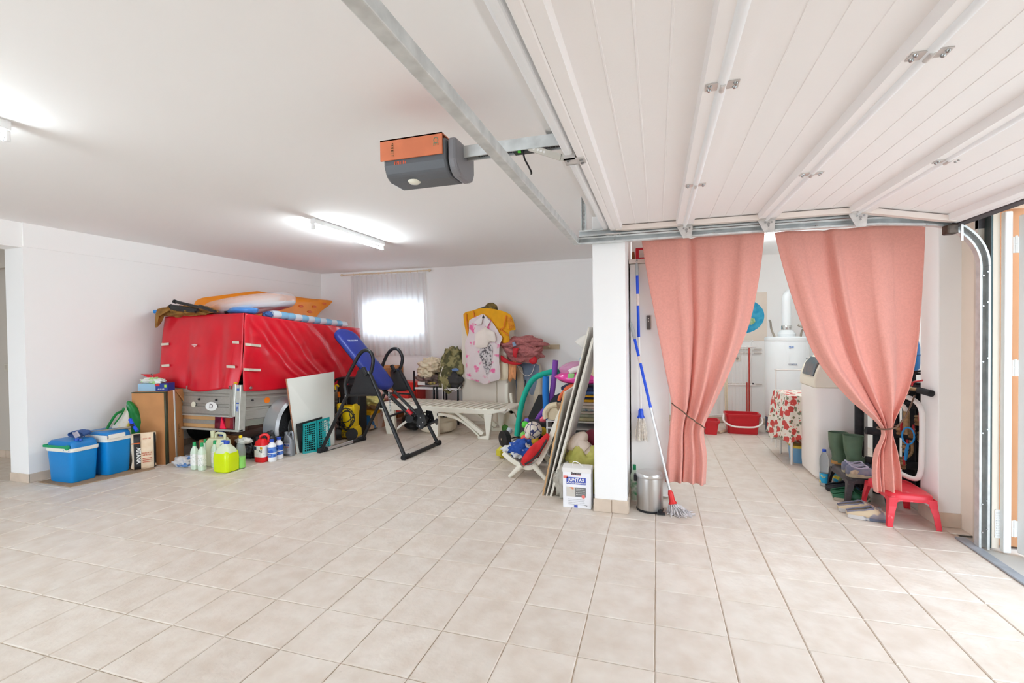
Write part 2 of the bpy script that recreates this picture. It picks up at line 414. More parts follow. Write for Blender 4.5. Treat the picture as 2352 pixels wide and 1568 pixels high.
# roller brackets riding in the far track
for k in (1, 2, 3):
    x = SX[k]
    bm_ = MB().prism([(x-.055, ZD-.004), (x+.055, ZD-.004), (x+.045, ZD-.09), (x-.012, ZD-.09)], YD1-.016, YD1-.011, 'y').box((x-.05, YD1-.06, ZD-.006), (x+.05, YD1-.008, ZD-.002))
    bo = obj('roller_bracket', bm_, plate, parent=gd, smooth=False)
    obj('roller', MB().tube([(x+.012, YD1-.02, ZD-.03), (x+.012, YD1+.05, ZD-.03)], .009, 10), bolt, parent=bo)
    for q in ((-.02, -.02), (.02, -.02), (.0, -.045)):
        obj('bolt', MB().tube([(x+q[0]+.012, YD1-.02, ZD+q[1]), (x+q[0]+.012, YD1-.01, ZD+q[1])], .006, 8), bolt, parent=bo)
x = SX[0]
bo = obj('roller_bracket', MB().box((x-.06, YD1-.05, ZD-.03), (x+.05, YD1-.0, ZD-.024)), plate, parent=gd, smooth=False)
for q in (-.04, -.01, .03): obj('bolt', MB().lathe([(.0001, -.006), (.007, -.004), (.007, .004)], (x+q, YD1-.025, ZD-.032), 8), bolt, parent=bo)
bb = obj('corner_bracket', MB().box((1.74, YD1-.03, 1.99), (1.80, YD1+.04, 2.05)), mk('dirty_steel', (84, 74, 66), .5, metal=.6, var=.3, scale=30), parent=gd, smooth=False, bevel=.01)
obj('latch_pin', MB().box((1.815, YD1-.02, 1.945), (1.827, YD1-.012, 2.06)), plate, parent=bb, smooth=False)
# ---- track: two horizontal runs, curve and vertical run (open C section)
YT = 3.745
def csection(path, nrm, w, dpt, t=.003):
    """C rail swept along path in the x-z plane; open side towards -y (the door)"""
    m = MB(); rs = []
    P = [Vector(p) for p in path]
    for i, p in enumerate(P):
        tt = (P[min(i+1, len(P)-1)] - P[max(i-1, 0)]).normalized(); n_ = Vector((-tt.z, 0, tt.x))
        prof = [(-w/2, -dpt), (-w/2, 0), (w/2, 0), (w/2, -dpt), (w/2-.012, -dpt), (w/2-.012, -dpt+t), (w/2-t, -dpt+t), (w/2-t, -t), (-w/2+t, -t), (-w/2+t, -dpt+t), (-w/2+.012, -dpt+t), (-w/2+.012, -dpt)]
        rs.append([p + n_*a + Vector((0, b, 0)) for a, b in prof])
    return m.rings(rs)
tk = thing('door_track', 'galvanised steel roller track bending down beside the right curtain', 'door track', (1.96, 3.745, 0))
RC = .30
vert = [(1.972, YT, z) for z in (0.0, .6, 1.2, 1.79)]
arc = [(1.972 - RC + RC*math.cos(a), YT, 1.79 + RC*math.sin(a)) for a in [PI/2*k/12 for k in range(1, 13)]]
arc = arc[:-1] + [(1.672, YT, 2.093)]
hor = [(1.4, YT-.007, 2.116), (1.0, YT-.017, 2.118), (-.57, YT-.055, 2.108)]
obj('vertical_rail', csection(vert, None, .055, .045), galvl, parent=tk, angle=25)
obj('curved_rail', csection([vert[-1]]+arc, None, .055, .045), galvl, parent=tk, angle=25)
obj('horizontal_rail', csection([arc[-1]]+hor, None, .05, .04), galv, parent=tk, angle=25)
obj('upper_rail', csection([(1.55, YT-.005, 2.162), (1.3, YT-.01, 2.175), (-.57, YT-.055, 2.165)], None, .05, .036), galv, parent=tk, angle=25)
for u in (-.5, -.45, -.3, .4, 1.05):
    obj('rivet', MB().tube([(u, YT-.012, 2.112), (u, YT-.062-.024*(1.8-u)/2.4+.03, 2.112)], .006, 8), bolt, parent=tk)
for zz in (.12, .3, .75, 1.2, 1.55, 1.74):
    for q in (-1, 1): obj('rivet', MB().tube([(1.972+q*.012, YT-.049, zz+q*.012), (1.972+q*.012, YT-.04, zz+q*.012)], .005, 8), bolt, parent=tk)
cb = tag(obj('cross_bar', MB().box((-.615, -1.2, 2.086), (-.57, 3.70, 2.131)), galvl, smooth=False, bevel=.004), 'galvanised square cross bar joining the ends of the door tracks', 'steel bar')
hg = thing('ceiling_hanger', 'perforated steel strap holding the track end up to the ceiling', 'bracket', (-.545, 3.77, CEIL))
obj('strap', MB().box((-.568, 3.765, 2.19), (-.562, 3.795, CEIL)).box((-.535, 3.765, 2.19), (-.529, 3.795, CEIL)).box((-.568, 3.790, 2.19), (-.529, 3.795, CEIL)), galv, parent=hg, smooth=False)
for k in range(10): obj('slot', MB().tube([(-.5485, 3.787, 2.21+k*.032), (-.5485, 3.7905, 2.21+k*.032)], .006, 8), bolt, parent=hg)
# ---- opener
YM = 2.10
op = thing('door_opener', 'dark grey garage door motor on a ceiling rail with orange carton over it', 'door opener', (-1.05, YM, 2.3))
grey = mk('opener_grey', (92, 94, 98), .4, bump=.05, bscale=120); lgrey = mk('opener_light_grey', (124, 122, 126), .4)
prof = [(-.12, 2.30), (.12, 2.30), (.12, 2.19), (.095, 2.15), (.05, 2.135), (-.06, 2.135), (-.10, 2.155), (-.12, 2.20)]
Mo = Matrix.Translation((0, YM, 0))
body = obj('housing', MB().prism(prof, -1.235, -.91, 'x', M=Mo), grey, parent=op, smooth=False, bevel=.012)
obj('housing_end', MB().prism([(p*.97, z-.002) for p, z in prof], -.905, -.862, 'x', M=Mo), lgrey, parent=op, smooth=False, bevel=.014)
obj('lens', MB().lathe([(.001, -.012), (.02, -.010), (.03, -.002), (.032, .004)], (-1.11, YM-.05, 2.136), 16), mk('lens', (225, 222, 205), .1, spec=.8), parent=body)
cart = mk('orange_carton', (214, 122, 84), .7, var=.07, scale=9, bump=.03)
obj('carton_cover', MB().box((-1.245, YM-.130, 2.222), (-.925, YM-.123, 2.318)).box((-1.245, YM-.130, 2.312), (-.925, YM+.13, 2.318)).box((-1.245, YM+.123, 2.222), (-.925, YM+.13, 2.318)), cart, parent=op, smooth=False)
text('CE', .034, mk('faded_green_ink', (112, 132, 104), .8), op, frame((-.957, YM-.1308, 2.28), (0, 0, -1), (1, 0, 0)))
marks(op, frame((-1.18, YM-.1308, 2.268), (0, 0, -1), (1, 0, 0)), .06, .016, mk('faded_ink', (178, 122, 84), .8), 3)
marks(op, frame((-1.14, YM-.1215, 2.208), (1, 0, 0), (0, 0, 1)), .07, .016, mk('orange_ink', (224, 98, 60), .7), 5)
rail = obj('rail', MB().box((-.90, YM-.028, 2.262), (2.0, YM+.028, 2.285)).box((-.90, YM-.028, 2.232), (2.0, YM-.020, 2.262)).box((-.90, YM+.020, 2.232), (2.0, YM+.028, 2.262)), galv, parent=op, smooth=False)
cm = MB()
for k in range(70): cm.box((-.80+k*.012, YM-.012, 2.238), (-.793+k*.012, YM+.012, 2.252))
obj('chain', cm, mk('black_metal', (24, 24, 26), .5), parent=op, smooth=False, kind='stuff')
obj('carriage', MB().box((-.62, YM-.017, 2.226), (-.53, YM+.017, 2.25)), mk('carriage', (52, 54, 52), .5), parent=op, smooth=False)
obj('release_button', MB().box((-.60, YM-.019, 2.224), (-.585, YM-.010, 2.232)), mk('green_plastic', (70, 200, 40), .4), parent=op, smooth=False)
armp = [(-.545, YM-.02, 2.240), (-.40, YM-.02, 2.178), (-.36, YM-.02, 2.172), (-.335, YM-.02, 2.182)]
arm = MB()
for a, b in zip(armp[:-1], armp[1:]):
    a, b = Vector(a), Vector(b); dd = (b-a).normalized(); n_ = Vector((-dd.z, 0, dd.x))*.014; y_ = Vector((0, .004, 0))
    arm.rings([[a-n_-y_, a+n_-y_, a+n_+y_, a-n_+y_], [b-n_-y_, b+n_-y_, b+n_+y_, b-n_+y_]])
obj('arm', arm, mk('arm_cream', (206, 202, 192), .4, metal=.3), parent=op, smooth=False)
for t in (.15, .28, .38, .48): 
    p = lerp(Vector(armp[0]), Vector(armp[1]), t); obj('hole', MB().tube([p+Vector((0, -.0045, 0)), p+Vector((0, .0045, 0))], .006, 8), mk('hole_dark', (238, 236, 232), .6), parent=op)
br = obj('door_bracket', MB().box((-.385, YM-.04, ZD-.008), (-.295, YM+.03, ZD-.002)).box((-.385, YM-.04, ZD-.008), (-.335, YM-.034, ZD+.04)).box((-.385, YM+.024, ZD-.008), (-.335, YM+.03, ZD+.04)), plate, parent=op, smooth=False)
for q in ((-.365, -.03), (-.31, -.025), (-.31, .015)): obj('bolt', MB().lathe([(.0001, -.006), (.008, -.004), (.008, .004)], (q[0], YM+q[1], ZD-.01), 8), bolt, parent=br)
obj('release_cord', MB().tube(smoothpts([(-.575, YM-.02, 2.23), (-.565, YM-.03, 2.19), (-.553, YM-.03, 2.165), (-.535, YM-.03, 2.128), (-.535, YM-.03, 2.115)]), .004, 6), mk('black_cord', (26, 24, 24), .6), parent=op)
# ---- jamb: spring box, springs, threshold, reveal
jb = thing('spring_cover', 'beige steel jamb plate with door springs beside the track', 'door jamb', (2.0, 3.8, 0))
beige = mk('jamb_beige', (206, 197, 182), .5, var=.05, scale=6)
obj('back_plate', MB().box((1.985, 3.80, 0), (2.03, 3.84, 2.10)), beige, parent=jb, smooth=False)
obj('edge_angle', MB().box((2.018, 3.735, 0), (2.026, 3.83, 2.12)), mk('edge_dark', (70, 84, 84), .4, metal=.4), parent=jb, smooth=False)
obj('head_plate', MB().box((1.985, 3.795, 2.04), (2.03, 3.83, 2.12)), rubber, parent=jb, smooth=False)
spm = mk('spring_steel', (112, 113, 115), .45, metal=.7)
for q in (-.016, .014):
    pr = []
    for k in range(0, 150):
        z = .235 + k*.0052; pr += [(.0125, z), (.0148, z+.0026)]
    obj('spring', MB().lathe(pr, (2.002+q*.9, 3.782, 0), 10), spm, parent=jb)
obj('pulley', MB().tube([(2.0, 3.788, 1.055), (2.0, 3.772, 1.055)], .034, 16), mk('pulley_dark', (60, 58, 58), .5), parent=jb)
obj('pulley_bracket', MB().prism([(1.978, 1.0), (2.022, 1.0), (2.022, 1.02), (2.015, 1.03), (2.015, 1.06), (2.0, 1.075), (1.985, 1.06), (1.985, 1.03), (1.978, 1.02)], 3.764, 3.770, 'y'), galvl, parent=jb, smooth=False)
obj('anchor', MB().box((1.98, 3.768, .195), (2.02, 3.795, .235)).box((1.99, 3.762, .17), (2.01, 3.775, .22)), galvl, parent=jb, smooth=False, bevel=.003)
obj('foot_plate', MB().box((1.978, 3.775, 0), (2.02, 3.80, .17)), galv, parent=jb, smooth=False)
for z in (.85, 1.36, 1.75, 1.90):
    obj('bolt', MB().tube([(2.008, 3.802, z), (2.008, 3.793, z)], .009, 10), bolt, parent=jb)
tag(obj('threshold_strip', MB().box((1.895, .3, 0), (1.955, 3.86, .012)), mk('threshold', (160, 166, 174), .45, metal=.3, var=.12, scale=12), smooth=False, bevel=.004), 'grey metal threshold strip across the garage opening', 'threshold')
# white outer gate leaf with hinges beyond the opening
gt = thing('outer_gate', 'white panelled gate leaf on hinges outside the garage opening', 'gate', (2.2, 3.7, 0))
gw = mk('gate_white', (244, 244, 242), .45); gg = mk('gate_shade', (226, 226, 224), .5)
obj('gate_post', MB().box((2.068, 3.70, -.01), (2.108, 3.74, 2.12)), gw, parent=gt, smooth=False, bevel=.006)
obj('gate_leaf', MB().box((0, -.5, .0), (.04, 0, 2.09), M=XF((2.133, 3.70, 0), .40)), gg, parent=gt, smooth=False, bevel=.006)
for z in (.10, 1.10, 1.86):
    for q in (0, .055): obj('hinge', MB().tube([(2.120, 3.695, z+q), (2.120, 3.695, z+q+.05)], .007, 10), gw, parent=gt)
    obj('hinge_leaf', MB().box((2.106, 3.697, z), (2.136, 3.70, z+.1)), gw, parent=gt, smooth=False)
struct('wall_outside', MB().box((2.07, 3.80, 0), (5.0, 3.95, 2.6)), mk('warm_render', (186, 138, 100), .8, var=.06, scale=3))
vg = thing('vent_grille', 'small white louvred vent low in the door reveal', 'vent', (2.055, 3.735, .2))
obj('frame', MB().box((2.045, 3.733, .07), (2.078, 3.739, .25)), gw, parent=vg, smooth=False)
for k in range(10): obj('louvre', MB().box((2.049, 3.729, .082+k*.016), (2.074, 3.735, .088+k*.016)), gg, parent=vg, smooth=False)
# ---- fluorescent lamps
def lamp(loc, label, k=1.0):
    t = thing('fluorescent_lamp', label, 'lamp', loc, 'fluorescent batten lamps')
    x, y, z = loc; w = mk('lamp_body', (240, 240, 240), .4)
    obj('batten', MB().box((x-.03, y-.61, z-.05), (x+.03, y+.61, z)), w, parent=t, smooth=False, bevel=.006)
    for s_ in (-1, 1):
        obj('socket', MB().box((x-.018, y+s_*.60-.012, z-.105), (x+.018, y+s_*.60+.012, z-.05)), w, parent=t, smooth=False, bevel=.005)
    obj('tube', MB().tube([(x, y-.585, z-.088), (x, y+.585, z-.088)], .014, 14), mk('tube_light_%d' % (k*10), (238, 250, 255), .3, emis=TUBE_STRENGTH*k), parent=t)
    for s_ in (-1, 1): obj('tube_cap', MB().tube([(x, y+s_*.585, z-.088), (x, y+s_*.60, z-.088)], .0145, 12), bolt, parent=t)
    return t
lamp((-3.15, 4.40, CEIL), 'lit fluorescent batten lamp on the ceiling near the curtained window', 1.25)
lamp((-3.215, .99, CEIL), 'lit fluorescent batten lamp at the left edge of the ceiling', .7)
# ================================================================ laundry side
lamp((1.1, 5.9, CEIL), 'added unseen fluorescent batten lamp brightening the laundry behind the curtains', 1.3)  # lamp out of view, added to brighten the laundry
pinkc = mk('curtain_pink', (224, 154, 140), .85, var=.035, scale=70, bump=.25, bscale=260, sheen=.3)
def spline(keys, t):
    n = len(keys)-1; x = t*n; i = min(int(x), n-1); f = x-i
    p0, p1, p2, p3 = keys[max(i-1,0)], keys[i], keys[i+1], keys[min(i+2,n)]
    return 0.5*((2*p1) + (p2-p0)*f + (2*p0-5*p1+4*p2-p3)*f*f + (3*p1-p0-3*p2+p3)*f**3)
def curtain(label, Lp, Rp, Y, amps, creases, nf, seed, hem=None):
    L_ = [PY(u, v, Y) for u, v in Lp]; R_ = [PY(u, v, Y) for u, v in Rp]; am = [Vector((a, 0, 0)) for a in amps]
    t = thing('curtain', label, 'curtain', ((L_[-1].x+R_[-1].x)/2, Y, L_[-1].z))
    def fn(u, v):
        a, b = spline(L_, v), spline(R_, v); A = spline(am, v).x
        ph = 2*PI*nf*(u + .03*math.sin(7*u+seed)) + .5*math.sin(3*v+seed)
        s_ = math.sin(ph); fo = math.copysign(abs(s_)**.8, s_)
        y = -A*fo*(.75+.35*noise.noise(Vector((u*4, v*1.2, seed))))
        for c, w, dd in creases:
            y += dd*math.exp(-((u-c)/w)**2)*(.6+.8*A/.05)
        us = u + .012*math.cos(ph)*min(1, A/.03)
        p = a.lerp(b, us); p.z += 0.0 if hem is None else 0
        p.y = Y + y + .006*noise.noise(Vector((u*9, v*7, seed)))
        return p
    obj('fabric', MB().grid(fn, 150, 60), pinkc, parent=t, angle=180, solid=.004)
    return t, fn
c1, f1 = curtain('salmon pink curtain beside the mops, gathered by a cord above the floor',
    [(1473,553),(1487,640),(1507,745),(1527,850),(1541,925),(1537,985),(1531,1050),(1527,1105)],
    [(1757,533),(1744,640),(1722,745),(1680,850),(1640,935),(1618,985),(1624,1045),(1622,1112)], 4.05,
    [.018,.026,.034,.042,.046,.036,.034,.036], [(.43,.03,.05),(.18,.1,-.02),(.8,.12,-.02)], 3.6, 1.3)
rope = mk('brown_cord', (104, 78, 62), .8, var=.2, scale=60)
def tie(fn, v0, v1, parent, off=-.02, nn=24):
    pts = []
    for k in range(nn+1):
        u = k/nn; p = fn(u, lerp(v0, v1, u)); pts.append(Vector((p.x, 4.05-.075+off+.03*abs(u-.5)*2, p.z)))
    return pts
obj('tieback_cord', MB().tube(tie(f1, .565, .70, c1), .005, 6), rope, parent=c1)
c2, f2 = curtain('salmon pink curtain tied back tightly, its tail resting on the red stool',
    [(1778,533),(1800,620),(1836,730),(1880,830),(1950,915),(2024,984),(2008,1040),(2003,1085),(2007,1128)],
    [(2122,515),(2117,610),(2110,720),(2103,800),(2085,890),(2050,978),(2058,1035),(2066,1085),(2067,1135)], 4.05,
    [.02,.03,.038,.045,.045,.03,.032,.03,.032], [(.36,.04,.06),(.62,.1,-.03)], 3.2, 4.1)
pts = [Vector((1.545 + .045 + .055*math.cos(a), 4.05 + .062*math.sin(a), .69+.012*math.cos(a))) for a in [2*PI*k/20 for k in range(20)]]
obj('tieback_cord', MB().tube(pts, .006, 6, closed=True).tube(smoothpts([(1.62, 4.0, .69), (1.72, 4.08, .78), (1.83, 4.22, .905)]), .0055, 6).tube(smoothpts([(1.62, 4.1, .70), (1.70, 4.2, .80), (1.83, 4.3, .92)]), .005, 6), rope, parent=c2)
tag(obj('curtain_rod', MB().tube([(-.21, 4.07, 2.19), (1.9, 4.07, 2.19)], .012, 10), galvl), 'thin metal rod carrying the two pink curtains', 'curtain rod')
# ---- tall white cabinet beside the pillar
cabw = mk('cabinet_white', (240, 237, 233), .5, var=.01); shelfp = mk('shelf_board', (226, 212, 204), .5)
cb_ = thing('tall_cabinet', 'tall narrow white cabinet beside the pillar with mops hung on it', 'cabinet', (-.06, 4.15, 0))
CABY = 4.125
obj('body', MB().box((-.212, CABY, .02), (.097, 4.50, 1.975)), cabw, parent=cb_, smooth=False, bevel=.004)
obj('top_board', MB().box((-.219, CABY-.02, 1.978), (.104, 4.52, 2.013)), shelfp, parent=cb_, smooth=False, bevel=.003)
obj('back_panel', MB().box((-.212, 4.48, 2.013), (.097, 4.50, 2.28)), cabw, parent=cb_, smooth=False)
redp = mk('red_gloss', (206, 28, 44), .4); paper = mk('paper_note', (222, 206, 200), .8, var=.05, scale=60)
rb = thing('framed_card', 'small red framed card standing on top of the tall white cabinet', 'frame', (-.09, 4.20, 2.013))
obj('backing', MB().box((-.168, 4.19, 2.013), (.0, 4.21, 2.122)), redp, parent=rb, smooth=False, bevel=.008)
obj('card', MB().box((-.141, 4.186, 2.037), (-.025, 4.191, 2.10)), paper, parent=rb, smooth=False)
tag(obj('brown_bottle', MB().lathe([(.014, 0), (.015, .01), (.013, .05), (.010, .075), (.006, .08)], (-.187, 4.21, 2.013), 10), mk('amber', (150, 92, 48), .4)), 'small amber bottle next to the red frame', 'bottle')
rc = thing('remote_holder', 'dark grey remote control mounted on the white cabinet', 'remote control', (-.06, CABY, 1.43))
dg = mk('dark_grey_plastic', (92, 86, 84), .5)
obj('case', MB().box((-.080, CABY-.016, 1.42), (-.047, CABY, 1.538)), dg, parent=rc, smooth=False, bevel=.005)
for z in (1.508, 1.488): obj('button', MB().box((-.069, CABY-.020, z), (-.059, CABY-.015, z+.007)), mk('btn', (228, 222, 214), .5), parent=rc, smooth=False)
# ---- mops
bluep = mk('mop_blue', (22, 78, 214), .35); greyp = mk('mop_grey', (176, 178, 178), .4); pole = mk('pole_white', (232, 228, 224), .35); alu = mk('pole_alu', (206, 204, 202), .3, metal=.5)
strm = mk('mop_string', (224, 216, 204), .95, var=.18, scale=50)
def strings(m, c, r0, r1, h_, n, seed, flop=0.0, fl_z=None):
    rnd = random.Random(seed); c = Vector(c)
    for k in range(n):
        a = rnd.uniform(0, 2*PI); q = rnd.uniform(.3, 1); x0, y0 = math.cos(a)*r0*q, math.sin(a)*r0*q
        x1, y1 = math.cos(a)*r1*q + rnd.uniform(-.01, .01) + flop*rnd.uniform(.3, 1), math.sin(a)*r1*q
        pts = [c+Vector((x0, y0, 0)), c+Vector((lerp(x0,x1,.6), lerp(y0,y1,.6), -h_*.4)), c+Vector((x1, y1, -h_*rnd.uniform(.85, 1)))]
        if fl_z is not None:
            for p in pts: p.z = max(p.z, fl_z)
            pts.append(Vector((pts[-1].x+flop*rnd.uniform(.1, .5)+math.cos(a)*.03, pts[-1].y+math.sin(a)*.03, fl_z)))
        m.tube(smoothpts(pts, 3), .0035, 5)
m1 = thing('mop', 'blue-handled mop hanging head down on the white cabinet', 'mop', (-.12, 3.93, .48), 'mops by the cabinet')
P = lambda z: Vector((lerp(-.150, -.122, (1.97-z)/1.45)*1.03, CABY-.045, 1.4+(z-1.4)*1.025))
obj('grip', MB().tube([P(1.965), P(1.95), P(1.90), P(1.86)], [.006, .012, .016, .013], 10), greyp, parent=m1)
obj('hook', MB().tube(smoothpts([P(1.96), P(1.985)+Vector((.006,0,0)), P(1.99)+Vector((0,.01,0)), P(1.975)+Vector((-.008,.03,0))]), .0025, 6), bolt, parent=m1)
obj('handle_sleeve', MB().tube([P(1.86), P(1.36)], .0115, 12), bluep, parent=m1)
obj('label_band', MB().tube([P(1.71), P(1.615)], .0122, 12), paper, parent=m1)
obj('pole', MB().tube([P(1.36), P(.77)], .010, 12), pole, parent=m1)
obj('socket', MB().tube([P(.775), P(.76), P(.725), P(.70)], [.012, .02, .022, .032], 12), bluep, parent=m1)
sm = MB(); strings(sm, P(.705), .028, .05, .20, 70, 3); obj('mop_head', sm, strm, parent=m1, kind='stuff')
m2 = thing('mop', 'blue-and-silver mop with red socket leaning in the corner behind the steel bin', 'mop', (.12, 3.86, 0), 'mops by the cabinet')
A_, B_ = Vector((-.205, 4.06, 1.482)), Vector((.112, 3.82, .075)); Q = lambda t: A_.lerp(B_, t)
obj('grip', MB().tube([Q(0), Q(.015), Q(.05), Q(.10)], [.006, .013, .016, .013], 10), greyp, parent=m2)
obj('handle_sleeve', MB().tube([Q(.10), Q(.49)], .0115, 12), bluep, parent=m2)
obj('label_band', MB().tube([Q(.20), Q(.24)], .0123, 12), paper, parent=m2)
obj('pole', MB().tube([Q(.49), Q(.93)], .010, 12), alu, parent=m2)
obj('socket', MB().tube([Q(.93), Q(.95), Q(.985), Q(1.0)], [.012, .021, .022, .034], 12), mk('socket_red', (214, 40, 38), .4), parent=m2)
sm = MB(); strings(sm, Q(1.0), .03, .075, .07, 80, 5, flop=.05, fl_z=.006); obj('mop_head', sm, mk('mop_string_grey', (205, 198, 198), .95, var=.2, scale=50), parent=m2, kind='stuff')
# ---- pedal bin
steel = mk('brushed_steel', (186, 182, 178), .32, metal=.9, stretch=(1, 1, .02), var=.08, scale=60)
pb = thing('pedal_bin', 'round brushed steel pedal bin at the foot of the mops', 'bin', (-.06, 3.86, 0))
obj('body', MB().lathe([(.098, .012), (.0995, .02), (.0995, .25), (.098, .262)], (-.06, 3.86, 0), 40), steel, parent=pb)
obj('rim_base', MB().lathe([(.101, 0), (.103, .004), (.103, .014), (.1, .016)], (-.06, 3.86, 0), 36), mk('black_plastic', (34, 32, 34), .5), parent=pb)
obj('lid', MB().lathe([(.1, .262), (.103, .266), (.103, .288), (.098, .296), (.06, .302), (.001, .304)], (-.06, 3.86, 0), 40), mk('lid_steel', (206, 204, 202), .28, metal=.85), parent=pb)
obj('pedal', MB().box((-.005, 3.745, .004), (.055, 3.79, .014)).box((.0, 3.78, .002), (.03, 3.80, .03)), MATS['black_plastic'], parent=pb, smooth=False, bevel=.003)
obj('hinge_block', MB().box((-.18, 3.84, .22), (-.158, 3.885, .27)), MATS['black_plastic'], parent=pb, smooth=False, bevel=.004)
# ---- bottles helper
def bottle(name, label, cat, loc, secs, bodym, capm, cap, p=2.6, labm=None, lab=None, n=20, liquid=None, group=None, extra=None):
    t = thing(name, label, cat, loc, group); x, y, z = loc
    b = obj('body', MB().loft(secs, loc, n, p), bodym, parent=t, angle=35)
    if liquid: obj('liquid', MB().loft(liquid[0], loc, n, p), liquid[1], parent=t, angle=35)
    if lab: obj('label_sheet', MB().loft([(lab[0], lab[2], lab[3]), (lab[1], lab[2], lab[3])], loc, n, p), labm, parent=t, angle=35)
    if cap: obj('cap', MB().loft(cap, loc, 16, 2), capm, parent=t, angle=40)
    return t
capgreen = mk('cap_green', (20, 140, 86), .4); capblue = mk('cap_blue', (30, 72, 176), .4)
bottle('cleaner_bottle', 'green labelled cleaner bottle squeezed behind the steel bin', 'bottle', (-.185, 4.06, 0), [(0,.028,.02),(.01,.032,.024),(.2,.032,.024),(.235,.02,.016),(.25,.012,.012)], mk('cleaner_body', (206, 222, 204), .4), capgreen, [(.25,.015,.015),(.29,.014,.014)], 4, mk('cleaner_label', (96, 168, 116), .5, rgb2=(226, 232, 222), scale=30), (.04,.17,.0328,.0248))
bottle('water_bottle', 'clear water bottle with blue cap standing beside the water softener', 'bottle', (1.435, 4.86, 0), [(0,.03,.03),(.01,.036,.036),(.10,.036,.036),(.14,.032,.032),(.19,.037,.037),(.25,.035,.035),(.29,.02,.02),(.305,.014,.014)], mk('pet_clear', (236, 242, 246), .08, trans=.85, ior=1.2), capblue, [(.305,.016,.016),(.328,.016,.016)], 2, mk('bottle_label', (34, 160, 204), .5, rgb2=(226, 200, 60), scale=26, lo=.5, hi=.62), (.03,.115,.0372,.0372))
bottle('water_bottle', 'clear water bottle half hidden behind the black stool', 'bottle', (1.56, 4.93, 0), [(0,.03,.03),(.01,.036,.036),(.10,.036,.036),(.14,.032,.032),(.19,.037,.037),(.25,.035,.035),(.29,.02,.02),(.305,.014,.014)], MATS['pet_clear'], capblue, [(.305,.016,.016),(.328,.016,.016)], 2, MATS['bottle_label'], (.03,.115,.0372,.0372))
# ---- stools
def stool(name, label, c, w, dd, h_, m, spots=None):
    t = thing(name, label, 'stool', (c[0], c[1], 0)); x, y = c
    top = MB().loft([(h_-.035, w/2, dd/2), (h_-.012, w/2-.002, dd/2-.002), (h_-.003, w/2-.012, dd/2-.012), (h_, w/2-.03, dd/2-.03)], (x, y, 0), 40, 6)
    obj('seat', top, m, parent=t, angle=50)
    ap = MB()
    for s_ in (-1, 1):
        # arched aprons
        def arch(a0, a1): return [(a0, h_-.035)] + [(lerp(a0, a1, q), h_-.06-.0*q + .0) for q in ()] + [(a1, h_-.035), (a1, h_-.085), (lerp(a1, a0, .06), h_-.062), (lerp(a1, a0, .16), h_-.052), (lerp(a1, a0, .84), h_-.052), (lerp(a1, a0, .94), h_-.062), (a0, h_-.085)]
        ap.prism(arch(x-w/2+.03, x+w/2-.03), y+s_*(dd/2-.004)-.004, y+s_*(dd/2-.004)+.004, 'y')
        ap.prism(arch(y-dd/2+.03, y+dd/2-.03), x+s_*(w/2-.004)-.004, x+s_*(w/2-.004)+.004, 'x')
    obj('apron', ap, m, parent=t, smooth=False)
    for sx in (-1, 1):
        for sy in (-1, 1):
            m_ = MB(); rs = []
            for z, e, k in ((h_-.03, 0, .055), (h_-.09, .004, .047), (h_*.4, .012, .040), (0, .02, .034)):
                X, Y_ = x+sx*(w/2+e), y+sy*(dd/2+e); q = .006
                rs.append([Vector(p) for p in ((X, Y_, z), (X-sx*k, Y_, z), (X-sx*k, Y_-sy*q, z), (X-sx*q, Y_-sy*q, z), (X-sx*q, Y_-sy*k, z), (X, Y_-sy*k, z))])
            m_.rings(rs); obj('leg', m_, m, parent=t, smooth=False, bevel=.003)
    return t
redst = mk('stool_red', (222, 52, 66), .35, rgb2=(232, 128, 130), scale=22, lo=.62, hi=.72, bump=.05)
blkst = mk('stool_black', (58, 50, 52), .5, rgb2=(104, 92, 90), scale=25, lo=.6, hi=.75)
stool('step_stool', 'small worn red plastic stool under the tail of the curtain', (1.715, 4.18), .28, .42, .235, redst)
stool('step_stool', 'small dark plastic stool carrying boots and trainers', (1.60, 4.62), .27, .42, .215, blkst)
